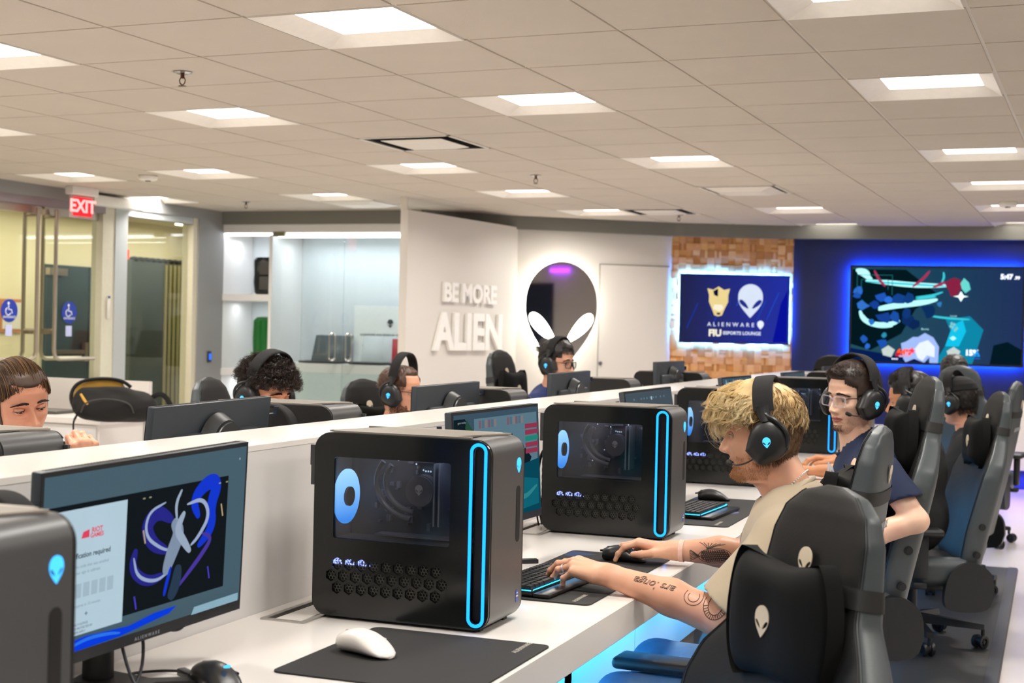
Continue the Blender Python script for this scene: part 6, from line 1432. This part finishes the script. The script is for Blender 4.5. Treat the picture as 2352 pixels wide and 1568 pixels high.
# ================= P4 : cap
t=person('person','person in a black shirt and black cap with a yellow patch, seen from behind')
SK4=skin('skin_warm','#cf9a7c'); M=pose((-.498,8.15,1.062),158,10); p=dict(nose=1,open=.4,ears=1)
mb=MB(); make_head(p,M,mb,nz=90,nphi=90); pr=[('c',(-.465,8.14,.985),(-.43,8.13,.86),.055,.066),('c',(-.43,8.13,.84),(-.43,7.93,.81),.06,.05),('c',(-.43,8.13,.84),(-.43,8.33,.81),.06,.05),('c',(-.43,7.92,.81),(-.55,7.88,.66),.05,.045),('c',(-.55,7.88,.66),(-.8,7.95,.79),.043,.028)]
lo,hi=bounds(pr,.02); V,F=surfnet(lambda P:union(P,pr,.04),lo,hi,.008); mb.add(V,F.tolist(),0); mb.build('body',body_mats(SK4),t,ang=75)
cloth('t_shirt',[([('e',(-.42,8.13,.74),(.13,.18,.17)),('c',(-.43,7.95,.82),(-.42,8.13,.86),.075,.09),('c',(-.42,8.13,.86),(-.43,8.31,.82),.09,.075),('e',(-.42,8.13,.58),(.13,.17,.14)),('c',(-.43,7.93,.81),(-.54,7.88,.68),.075,.07),('c',(-.43,8.33,.81),(-.54,8.38,.68),.075,.07)],[])],.04,.010,m_blk,t,wr=.004,carve=[('c',(-.48,8.14,.98),(-.45,8.13,.89),.07,.064)])
mb=MB(); hair_cap(p,lambda z,ph:(z-.01)/.02 if abs(ph)<1.9 and abs(ph)>1.0 else (z+.055)/.02 if abs(ph)>=1.9 else -1,lambda z,ph:.008,M,mb,bump=.002); strands(p,M,mb,1500,lambda r:(r.uniform(-.07,.02),r.choice((-1,1))*r.uniform(1.7,PI)),lambda z,ph:.02,lambda z,ph,n:(-.2,0,-1),r=.0008,seg=4,mats=(0,),seed=3,lift=.004); mb.build('hair',K1,t)
settle(t,(-.42,8.13,.012))
c=thing('cap','black cap with a yellow patch worn under the headset','cap'); c.matrix_world=M
mb=MB(); hair_cap(dict(nose=0),lambda z,ph:(z-.045)/.004,lambda z,ph:.017,Matrix.Identity(4),mb,zlo=.03); mb.build('crown',mat('cap_black','#141416',.85,bump=.3,bscale=800),c,ang=60)
R=[[(.075+.075*q*math.cos(b)*1.0,.080*math.sin(b)*(1-.15*q),.055-.012*q-.010*abs(math.sin(b))+dz) for b in np.linspace(-1.5,1.5,16)] for q,dz in((0,0),(.5,0),(1,0),(1,-.003),(.5,-.003),(0,-.003))]; MB().rings(R,closed=False,caps=(False,False)).build('bill',mat('cap_black','#141416',.85),c)
MB().ell((.075,.045,.085),(.012,.020,.016)).build('patch',mat('cap_yellow','#e8c21e',.6),c,label='yellow patch')
headset('black headset over the black cap',M,mic=1,raised=.022)
# ================= P5 : far hair
t=person('person','dark haired person sitting in the far black chair seen from behind'); M=pose((-.66,10.30,1.165),95,0); p=dict(nose=1,ears=0)
mb=MB(); make_head(p,M,mb,eyes=False,nz=70,nphi=60); pr=[('c',(-.66,10.28,1.05),(-.66,10.28,.93),.055,.07),('c',(-.86,10.28,.90),(-.46,10.28,.90),.06,.06)]; lo,hi=bounds(pr,.02); V,F=surfnet(lambda P:union(P,pr,.04),lo,hi,.012); mb.add(V,F.tolist(),0); mb.build('body',body_mats(SK4),t,ang=75)
cloth('t_shirt',[([('e',(-.66,10.28,.72),(.2,.12,.24)),('c',(-.84,10.28,.90),(-.48,10.28,.90),.08,.08)],[])],.04,.014,m_blk,t)
mb=MB(); hair_cap(p,lambda z,ph:(z-.06)/.01 if abs(ph)<1.0 else (z+.06)/.02,lambda z,ph:.014,M,mb,bump=.003); mb.build('hair',K1,t); settle(t,(-.66,10.28,0.012))
# ================= far row
def seated(label,loc,rz,pitch,sk,hm,off,hair_mats,shirt,p,st=None,nz=100,lip='#a9655c',facing=1,tilt=0,hs=1,hb=.003):
    t=person('person',label); M=pose(loc,rz,pitch,tilt)@Matrix.Scale(hs,4); mb=MB(); make_head(p,M,mb,nz=nz,nphi=nz); x,y,z=loc; f=facing
    pr=[('c',(x-f*.015,y,z-.07),(x-f*.045,y,z-.19),.055,.064),('c',(x-f*.06,y,z-.22),(x-f*.07,y-.19,z-.24),.06,.05),('c',(x-f*.06,y,z-.22),(x-f*.07,y+.19,z-.24),.06,.05)]
    for s in(-1,1): pr+=[('c',(x-f*.07,y+s*.2,z-.25),(x+f*.05,y+s*.24,z-.40),.048,.042),('c',(x+f*.05,y+s*.24,z-.40),(x+f*.27,y+s*.16,z-.385+.03),.042,.028)]
    lo,hi=bounds(pr,.02); V,F=surfnet(lambda P:union(P,pr,.03),lo,hi,.009); mb.add(V,F.tolist(),0); mb.build('body',body_mats(sk,lip),t,ang=75)
    cloth('shirt',[([('e',(x-f*.07,y,z-.30),(.12,.175,.15)),('c',(x-f*.07,y-.17,z-.24),(x-f*.06,y,z-.205),.068,.08),('c',(x-f*.06,y,z-.205),(x-f*.07,y+.17,z-.24),.08,.068),('e',(x-f*.08,y,z-.50),(.13,.17,.17)),('c',(x-f*.07,y-.19,z-.25),(x+f*.03,y-.235,z-.375),.068,.062),('c',(x-f*.07,y+.19,z-.25),(x+f*.03,y+.235,z-.375),.068,.062)],[])],.04,.010,shirt,t,wr=.004,carve=[('c',(x-f*.01,y,z-.10),(x-f*.03,y,z-.165),.066,.066)])
    mb=MB(); hair_cap(p,hm,off,M,mb,bump=hb)
    for kw in st or []: strands(p,M,mb,**kw)
    mb.build('hair',hair_mats,t); return t,M
# P6 woman
SKW=skin('skin_woman','#dca183','#cf6f58')
pw=dict(nose=.92,gaze=(-.0,-.55),open=.12,ears=0,w=.97,lash=.0011,brow=.5)
hm=lambda z,ph:(z-.068-.012*abs(ph))/.010 if abs(ph)<.8 else (z-.058+.075*(abs(ph)-.8))/.02 if abs(ph)<1.2 else (z+.07)/.03
HB=[mat('hair_wbrown','#3f2a1a',.55),mat('hair_gold','#8a6840',.55)]
t,M=seated('woman with hair pulled back looking down behind the tower at the left edge',(-2.600,3.10,1.172),-24,14,SKW,hm,lambda z,ph:.0025,HB,mat('white_shirt','#d8d4d0',.8),pw,
 None,nz=150,lip='#b5655c',tilt=9,hs=.93,hb=0)
mb=MB(); slick(M,mb,520,(0,0,1,0),seed=3)
mb.build('hair_strands',HB,t)
mb=MB(); brows(pw,M,mb,420,0,L=.009,r=.00055,z0=.0205,w0=.012,w1=.050,arch=.006); mb.build('eyebrows',mat('brow_w','#2f1c14',.6),t)
mb=MB(); hw=hand_prims((-2.185,2.86,1.022),(-.10,-.15,.9),(.75,-.55,.2),1,[(1.0,1.25,.7)]*4,spread=.02,s=.86,thumb=[(.018,.024,-.008),(.046,.040,-.02),(.070,.036,-.03),(.085,.022,-.036)])
arm_mesh(mb,[(-2.40,2.92,.80),(-2.185,2.86,1.022)],[.038,.024],hw,.003); b=[c for c in t.children if c.name.startswith('body')][0]
# join the raised forearm into the body mesh
V=np.array([v.co[:] for v in b.data.vertices]); Fb=[tuple(q.vertices) for q in b.data.polygons]; mi=[q.material_index for q in b.data.polygons]; nb=MB(); nb.v=[V]; nb.f=Fb; nb.mi=mi; nb.n=len(V); 
nb.add(np.concatenate(mb.v),mb.f,0); ms=list(b.data.materials); bpy.data.objects.remove(b); nb.build('body',ms,t,ang=75)
mb=MB().ell(M@Vector((-.115,0,.02)),(.035,.035,.04)); mb.build('hair_bun',HB[0],t); settle(t,(-2.70,3.10,.0))
# P7 curly
hmc=lambda z,ph:(z-.066)/.01 if abs(ph)<.8 else (z-.03)/.02 if abs(ph)<1.3 else (z+.02)/.02 if abs(ph)<1.8 else (z+.07)/.02
CU=[mat('curl_dark','#221611',.45),mat('curl_brown','#3f2a1f',.45)]
t,M=seated('man with short curly dark hair, only hair and forehead above a tower',(-2.74,4.62,1.135),-14,12,skin('skin_p7','#cf9270','#b5603f'),hmc,lambda z,ph:.016+.006*max(0,z/.1),CU,mat('white_shirt','#d8d4d0',.8),dict(nose=1,open=.3,ears=0,gaze=(0,-.3)),
 [dict(n=3400,sample=lambda r:(r.uniform(.045,.117),r.uniform(-PI,PI)),length=lambda z,ph:.030,flow=lambda z,ph,n:n*.6+np.array([.3,0,-.2]),r=.0011,seg=12,curl=.0075,curlf=230,mats=(0,0,1),seed=3,lift=.012,clump=60)])
mb=MB(); brows(dict(nose=1),M,mb,300,0,L=.010,r=.0007); mb.build('eyebrows',K1,t); settle(t,(-2.82,4.62,0))
headset('black headset band on the curly haired man',M,mic=0,raised=.022)
# P8
t,M=seated('man with a full beard whose face is behind a grey monitor back',(-2.945,6.22,1.085),-4,4,skin('skin_p8','#dba183'),lambda z,ph:(z-.086)/.01 if abs(ph)<.9 else (z-.03)/.02 if abs(ph)<1.4 else (z+.02)/.02 if abs(ph)<1.9 else (z+.07)/.02,lambda z,ph:.010,[mat('hair_p8','#4b2f1e',.5),mat('hair_p8b','#6a452c',.5)],m_navy,dict(nose=1,open=.5,ears=0),
 [dict(n=1800,sample=lambda r:(r.uniform(.02,.117),r.choice((-1,1))*r.uniform(.9,PI)),length=lambda z,ph:.02,flow=lambda z,ph,n:(-.4,.1*n[1],-.3),r=.0009,seg=5,curl=.002,curlf=120,mats=(0,1),seed=3,lift=.006),dict(n=1500,sample=jawmask,length=lambda z,ph:.012,flow=lambda z,ph,n:(.3*n[0],.2*n[1],-1),r=.0008,seg=3,mats=(0,1),seed=9,lift=.0002)])
settle(t,(-3.02,6.22,0)); headset('black headset with a raised band and glowing emblem, left of a grey monitor back',M,mic=0,raised=.042)
eyeglasses('dark thin framed glasses on the man behind the grey monitor back',M,mat('frame_dark','#1b1716',.3),thick=.002)
# P9
t,M=seated('man with dark hair and dark framed glasses in front of the mirror sign',(-2.665,7.70,1.212),-12,4,skin('skin_p9','#dfab90'),lambda z,ph:(z-.075)/.01 if abs(ph)<.8 else (z-.035)/.02 if abs(ph)<1.2 else (z+.02)/.02 if abs(ph)<1.9 else (z+.075)/.02,lambda z,ph:.012+.010*max(0,(z-.05)/.06),[K1,K2],mat('blue_polo','#1f2f63',.8),dict(nose=1.05,open=.5,ears=0),
 [dict(n=1800,sample=lambda r:(r.uniform(.05,.117),r.uniform(-PI,PI)),length=lambda z,ph:.035,flow=lambda z,ph,n:(-.7,.2*n[1],.25),r=.001,seg=5,curl=.002,curlf=60,mats=(0,1),seed=3,lift=.008)])
mb=MB(); brows(dict(nose=1),M,mb,300,0,L=.010,r=.0007); mb.build('eyebrows',K1,t); settle(t,(-2.74,7.70,0))
eyeglasses('dark framed eyeglasses on the man in front of the mirror sign',M,mat('frame_dark','#1b1716',.3),thick=.003)
headset('black headset with glowing emblem on the man in front of the mirror sign',M,mic=0,raised=.004)
# ================================================================ SCREENS ON THE WALL
def wall_tv(label,T,w_,h,bez,off,fn,base,frame_m):
    t=thing('wall_tv',label,'television'); t.matrix_world=T
    MB().plate([[(-w_/2,-h/2),(w_/2,-h/2),(w_/2,h/2),(-w_/2,h/2)]],.045,T=Matrix.Translation((0,0,off-.022))).build('housing',frame_m,t,smooth=False)
    MB().box((0,0,off/2-.02),(w_*.4,h*.4,off-.03)).build('wall_mount',m_black,t,smooth=False)
    S=Matrix.Translation((0,0,off+.0015)); W2,H2=w_-2*bez,h-2*bez
    mb=MB().plate([[(-w_/2,-h/2),(w_/2,-h/2),(w_/2,h/2),(-w_/2,h/2)],[(-W2/2,-H2/2),(-W2/2,H2/2),(W2/2,H2/2),(W2/2,-H2/2)]],.010,T=Matrix.Translation((0,0,off+.003))); mb.build('bezel',frame_m,t,smooth=False)
    scr=MB().plate([[(-W2/2,-H2/2),(W2/2,-H2/2),(W2/2,H2/2),(-W2/2,H2/2)]],.0006,T=S).build('screen',base,t,smooth=False,label='lit screen')
    cv=Canvas(W2,H2); fn(cv)
    for nm,m,mbx in cv.out(): mbx.build(nm,m,scr,smooth=False).matrix_local=S
    return t
def on_wall(A,B,s,z): 
    T=plane_T(A,B); M_=T.copy(); M_.translation=T@Vector((s,z,0)); return M_
navyg=grad('tv_navy','#04103f','#0a1f8c',1.15,0,-.5,.5)
def tv1(c):
    for (x,y,l,b) in((.06,.2,.5,'#1540c0'),(.30,.25,.62,'#1a48c8'),(.52,.55,.40,'#2a62e8'),(.70,.30,.45,'#1c4fd0'),(.80,.35,.55,'#2156dc'),(.62,.05,.3,'#1844bc'),(.90,.1,.5,'#1130b8')):
        c.ribbon('light_streak',emis('st_'+b,b,.7),[(x,y),(x+l*.20,y+l*.75)],[.012,.012])
    c.poly('backdrop_shade',emis('deepblue','#0a12a0',.8),[(.86,.02),(.99,.02),(.99,.8),(.93,.6)])
    cr,cr2,nv=emis('cream','#e6cf8e',.95),emis('cream2','#f2ead0',.95),emis('navyd','#0b1238',.8)
    # rounded cream crest
    c.poly('crest',cr,[(.245,.80),(.30,.78),(.35,.83),(.40,.78),(.455,.80),(.44,.70),(.44,.60),(.41,.50),(.385,.40),(.35,.385),(.315,.40),(.29,.50),(.262,.60),(.262,.70)])
    c.poly('crest',nv,[(.30,.76),(.345,.80),(.345,.68),(.31,.70)]); c.poly('crest',cr2,[(.315,.56),(.385,.56),(.40,.50),(.36,.46),(.30,.50)]); c.poly('crest',nv,[(.335,.44),(.372,.44),(.366,.41),(.34,.41)])
    P,a,b=alien(1); k=.50; ax=.647; f=lambda Q:[(ax+x*k*c.h/c.w*.98,.625+y*k) for x,y in Q]
    c.loops('alien_emblem',emis('alwhite','#d4def0',.95),[f(P),f(a),f(b)])
    wt_=emis('tvwhite','#dfe6f4',1.0)
    c.text('lettering',wt_,'ALIENWARE',.47,.265,.082,bold=.012,space=1.75); P2=[(.745+x*.13*c.h/c.w,.27+y*.13) for x,y in P]; c.loops('alien_emblem',wt_,[P2])
    c.text('lettering',emis('fiucream','#efe9d2',1.0),'FIU',.325,.135,.135,bold=.05); c.text('lettering',wt_,'ESPORTS LOUNGE',.575,.14,.068,bold=.025)
wall_tv('wall screen with the alien head, ALIENWARE and FIU on the wood wall',on_wall(P3,P4,.632,1.652),1.10,.692,.008,.075,tv1,navyg,mat('tv_frame','#0a0a0c',.3))
tealg=grad('tv_teal','#03404c','#05204a',1.2,0,-.8,.8)
def tv2(c):
    K=lambda n,h,s=1.0: emis('g_'+n,h,s*1.35)
    c.poly('scenery',K('a','#03151c',.8),[(.0,.18),(.0,.98),(.32,.98),(.50,.74),(.38,.56),(.30,.30),(.12,.12)])
    c.poly('scenery',K('b','#0c7f9e',.75),[(.50,.0),(.60,.30),(.56,.46),(.70,.50),(.78,.36),(.72,.0)]); c.poly('scenery',K('b2','#10b4d8',.8),[(.56,.18),(.60,.40),(.66,.46),(.68,.34),(.64,.18)])
    c.poly('scenery',K('c','#061a4a',.8),[(.0,.0),(.0,.14),(.3,.06),(.5,.0)]); c.poly('scenery',K('d','#03161f',.8),[(.82,.0),(.84,.2),(.92,.24),(1,.16),(1,0)])
    for q in([(.02,.97),(.08,.96),(.10,.90)],[(.03,.95),(.07,.93),(.12,.86)],[(.08,.86),(.2,.845),(.34,.82),(.46,.815),(.57,.815)],[(.16,.57),(.26,.60),(.38,.63),(.50,.66)],[(.16,.55),(.28,.60),(.42,.63),(.51,.67)],[(.05,.54),(.07,.44),(.15,.385),(.24,.40),(.29,.44)],[(.06,.50),(.09,.42),(.17,.38),(.25,.385)]):
        c.ribbon('energy_trail',K('e','#a6e9ea',.95),smooth(q),.055)
    for q in([(.08,.85),(.3,.83),(.56,.81)],[(.38,.69),(.48,.71),(.54,.75)],[(.38,.67),(.5,.70)],[(.45,.50),(.56,.475),(.70,.465)],[(.54,.96),(.545,.9),(.53,.85)]): c.ribbon('energy_trail',K('f','#35b7c4',.9),smooth(q),.022)
    for q in([(.36,.80),(.42,.88),(.46,.97)],[(.48,.80),(.53,.83),(.55,.86)],[(.13,.97),(.16,.87),(.2,.8)]): c.ribbon('energy_trail',K('g','#9a2f52',.8),smooth(q),.03)
    for (x,y,s_,h) in((.04,.75,.05,'#2c66c8'),(.03,.70,.04,'#1c4fae'),(.18,.68,.06,'#1c51b0'),(.22,.66,.04,'#2a6ad0'),(.28,.66,.07,'#123f86'),(.34,.67,.06,'#0f3a78'),(.07,.59,.055,'#2f6cc0'),(.14,.60,.05,'#123c8c'),(.19,.46,.07,'#143c8a'),(.26,.47,.06,'#1a4a9c'),(.34,.45,.07,'#0c2a5c'),(.38,.41,.06,'#0b2450'),(.46,.56,.08,'#0c2c5a'),(.08,.24,.04,'#1f55b0'),(.10,.16,.03,'#2c66c8'),(.19,.20,.05,'#1a4ea8'),(.20,.28,.03,'#2a8aa8'),(.12,.42,.03,'#2a6ac0'),(.52,.62,.03,'#2f74b0'),(.33,.52,.05,'#0f3470')):
        rg=random.Random(int(x*1000+y*77)); n=7; P=[(x+s_*.8*rg.uniform(.5,1)*math.cos(a),y+s_*1.3*rg.uniform(.4,1)*math.sin(a)) for a in np.arange(n)*2*PI/n]; c.poly('rock_shape',K('r'+h[1:],h,.75),P)
    for (a,b,d,e,w_) in((.03,.71,.24,.92,.006),(.055,.765,.215,.87,.006)):
        c.ribbon('outline_box',K('o','#1d6a70',.7),[(a,e),(d,e)],[w_]*2); c.ribbon('outline_box',K('o','',.7),[(d,e),(d,b)],[w_]*2); c.ribbon('outline_box',K('o','',.7),[(a,e),(a,b)],[w_]*2)
    P=[(.605+.045*math.cos(a)*(1+.3*math.sin(3*a)),.80+.10*math.sin(a)) for a in np.arange(18)*2*PI/18]; c.poly('red_burst',K('s','#7c1f3c',.8),P); c.poly('red_burst',K('s2','#5fc4bc',.85),[(.64,.84),(.66,.90),(.69,.85),(.70,.78),(.67,.74),(.65,.78)])
    c.poly('white_star',K('w','#dff6f4',1),[(.60,.705),(.63,.715),(.645,.76),(.66,.715),(.69,.705),(.66,.695),(.645,.65),(.63,.695)])
    c.poly('pale_shape',K('p1','#8fa6dc',.9),[(.315,.04),(.30,.20),(.33,.22),(.37,.27),(.40,.27),(.44,.315),(.49,.27),(.525,.17),(.52,.0),(.47,.0),(.47,.06),(.44,.0),(.38,.04),(.33,.0)])
    c.poly('pale_shape',K('p2','#c9d2f4',.95),[(.40,.05),(.38,.14),(.41,.21),(.46,.24),(.50,.17),(.50,.06),(.455,.08),(.43,.02)])
    for (x,y,a) in((.215,.10,.4),(.60,.10,.2)): c.poly('player_badge',K('bd','#b9c6c2',.8),[(x-.02,y-.03),(x+.03,y-.05),(x+.05,y+.03),(x+.01,y+.075),(x-.03,y+.03)])
    c.text('score_text',K('or','#ff4a1c',1.1),'64%',.32,.105,.085,bold=.05); c.poly('score_mark',K('st','#e8324a',1),[(.345,.13),(.36,.135),(.367,.165),(.374,.135),(.39,.13),(.377,.115),(.38,.09),(.367,.105),(.353,.09),(.357,.115)])
    c.rect('score_mark',K('rd','#b01830',.9),.27,.06,.30,.10); c.rect('score_mark',K('pk','#c8a0c8',.8),.29,.055,.355,.075)
    c.text('score_text',K('wh','#e8eefa',1.05),'15%',.715,.115,.080,bold=.05); c.poly('score_mark',K('tri','#1f8ad8',.95),[(.725,.08),(.745,.155),(.765,.08)]); c.poly('score_mark',K('tri2','#063c78',.9),[(.735,.098),(.756,.098),(.7455,.085)])
    c.rect('score_mark',K('bl','#1c62c8',.9),.695,.055,.765,.062)
    for k in range(3): c.text('score_text',K('wh','',1),'o',.252+.013*k,.035,.03,bold=.05)
    c.text('timer',K('wh','',1),'5:47',.905,.915,.070,bold=.05); c.text('timer',K('wh','',1),'.99',.965,.905,.045,bold=.05)
    c.text('name_tag',K('nt','#a8dce0',.9),'Lucas',.605,.50,.030); c.text('name_tag',K('nt','',.9),'Bernie',.44,.355,.030)
    for (x,y) in((.595,.42),(.60,.38),(.615,.35),(.59,.39),(.61,.41),(.625,.37)): c.poly('debris',K('db','#7fc6cc',.7),[(x-.01,y),(x,y+.02),(x+.01,y),(x,y-.02)])
    c.poly('debris',K('db2','#a6eefc',.9),[(.585,.265),(.605,.29),(.625,.265),(.605,.24)])
wall_tv('very large wall screen with a teal game scene on the blue wall',on_wall(P4,P5,1.385,1.626),1.645,.972,.022,.11,tv2,tealg,mat('tv_frame2','#191a1d',.3))
def backlight(A,B,s,z,w_,h,d,col,p1,th=.05,names='backlight'):
    T=plane_T(A,B)
    for (x,y,lx,ly) in((s,z+h/2-.03,w_-.08,.02),(s,z-h/2+.03,w_-.08,.02),(s-w_/2+.03,z,.02,h-.08),(s+w_/2-.03,z,.02,h-.08)):
        o=area_light(names,(0,0,0),(0,0,0),lx,ly,col,p1*max(lx,ly)); m=T.copy(); m.translation=T@Vector((x,y,d)); o.matrix_world=m
backlight(P3,P4,.632,1.652,1.10,.692,.030,(.05,.25,1),40)
backlight(P4,P5,1.385,1.626,1.645,.972,.06,(.02,.2,1),20)
# lounge bench at the blue wall
T=plane_T(P4,P5)
t=thing('storage_cabinet','white cabinet end standing at the foot of the blue wall, right edge','cabinet'); t.matrix_world=T
MB().box((2.45,.50,.28),(.75,.64,.45),r=.01).build('carcass',m_lam,t); MB().box((2.45,.09,.26),(.70,.18,.38)).build('plinth',mat('plinth_blue','#16309a',.5),t,smooth=False)
MB().box((2.45,.50,.51),(.012,.6,.006)).build('door_gap',mat('gap','#8b867f',.8),t,smooth=False)
area_light('violet_glow',T@Vector((2.35,.17,.55)),(rad(-20),0,0),1.6,.08,(.25,.12,1),5)
area_light('blue_wash',T@Vector((1.6,.25,.35)),(rad(60),0,0),2.6,.1,(.02,.1,1),10)
# ================================================================ LEFT DESK AND BACKPACK
t=thing('side_desk','white desk with drawers and a low back panel behind the woman','desk')
MB().box((-6.7,7.98,.73),(1.76,.52,.04),r=.003,seg=1).build('desktop',m_lam,t); MB().box((-6.72,8.26,.49),(1.80,.04,.98)).build('back_panel',m_lam,t,smooth=False)
MB().box((-6.10,7.99,.355),(.50,.48,.71)).build('cabinet',m_lam,t,smooth=False)
for k in range(3): o=MB().box((-6.10,7.745,.60-.22*k),(.46,.012,.20),r=.003).build('drawer',m_case,t)
MB().box((-7.50,7.98,.355),(.04,.5,.71)).build('leg_panel',m_lam,t,smooth=False)
t=thing('laptop','thin dark closed laptop lying on the white desk behind the woman','laptop',(-6.55,8.03,.751)); MB().box((0,0,.011),(.45,.26,.02),r=.004).build('body',mat('grey_dark','#55524b',.5),t)
m_bp=mat('backpack_black','#131211',.85,noise=.12,bump=.4,bscale=300); m_bl=mat('lining_yellow','#c99a3c',.7,noise=.15)
t=thing('backpack','open black backpack with yellow lining lying on the white desk end','backpack',(-5.60,7.55,.752),rad(34)); t.scale=(1.22,1.22,1.1)
pr=[('e',(.02,0,.095),(.19,.125,.095)),('c',(-.12,-.02,.10),(.13,0,.085),.085,.07),('e',(.12,-.02,.08),(.09,.11,.07)),('e',(-.03,-.10,.075),(.13,.05,.065)),('c',(-.14,-.05,.16),(.05,-.04,.165),.03,.03)]
def fn(P): return np.maximum(union(P,pr,.05)+.004*np.sin(P[:,0]*40+2*np.sin(P[:,2]*30))*np.sin(P[:,2]*50)*np.sin(P[:,1]*35+1),-P[:,2]+.001)
lo,hi=bounds(pr); V,F=surfnet(fn,lo,hi,.008); MB().add(V,F).build('bag_body',m_bp,t,ang=70)
fl=[]; 
for q,(w_,yy) in enumerate(((0,.0),)): pass
pts=[(-.185,-.03,.06),(-.215,-.02,.14),(-.19,-.01,.215),(-.12,0,.245),(-.02,0,.25),(.05,0,.235),(.09,.0,.20)]
MB().tube(smooth(pts,2),.010,8).build('flap_edge',m_bp,t)
mb=MB(); mb.add([(-.18,.01,.08),(-.205,.01,.14),(-.18,.01,.208),(-.11,.01,.236),(-.02,.01,.24),(.045,.01,.225),(.07,.01,.18),(-.05,.02,.12)],[tuple(range(8))[::-1]]); mb.add([(-.18,.02,.08),(-.205,.02,.14),(-.18,.02,.208),(-.11,.02,.236),(-.02,.02,.24),(.045,.02,.225),(.07,.02,.18),(-.05,.03,.12)],[tuple(range(8))]); mb.build('lining',m_bl,t,smooth=False,label='yellow inner lining')
MB().tube([(-.155,-.115,.165),(-.135,-.128,.13),(-.115,-.132,.10)],[.006,.008,.006],8).build('zip_tab',mat('tab_yellow','#d9a540',.6),t,label='yellow zip tab')
MB().tube(smooth([(.17,0,.12),(.23,-.02,.17),(.27,-.02,.15),(.31,-.03,.06),(.33,-.04,.02)],2),.014,8,flat=.3).build('shoulder_strap',m_bp,t)
MB().tube(smooth([(-.17,-.10,.05),(-.19,-.16,.0),(-.17,-.20,-.10),(-.08,-.22,-.17),(.08,-.22,-.17),(.2,-.2,-.12)],2),.011,8,flat=.3).build('hanging_strap',m_bp,t)
MB().tube(smooth([(-.15,-.152,.06),(-.13,-.158,.125),(-.02,-.160,.145),(.09,-.150,.12),(.11,-.145,.06)],3),.004,6).build('pocket_zip',mat('zip_grey','#3a3936',.5),t)
MB().box((-.20,-.15,-.01),(.07,.02,.035),r=.012,T=Matrix.Rotation(rad(-20),4,'Y')).build('buckle',mat('buckle_grey','#6b6468',.5),t)
# headset hung on the big grey monitor back
headset('spare black headset hanging beside the large grey monitor back',pose((-2.13,3.62,1.015),95,0),mic=0,raised=.0,wide=.75,logo=False)

headset('black headset hanging beside the big left monitor, behind the corner tower',pose((-1.50,1.735,.985),85,0),mic=0,raised=.0,wide=.8,logo=False)
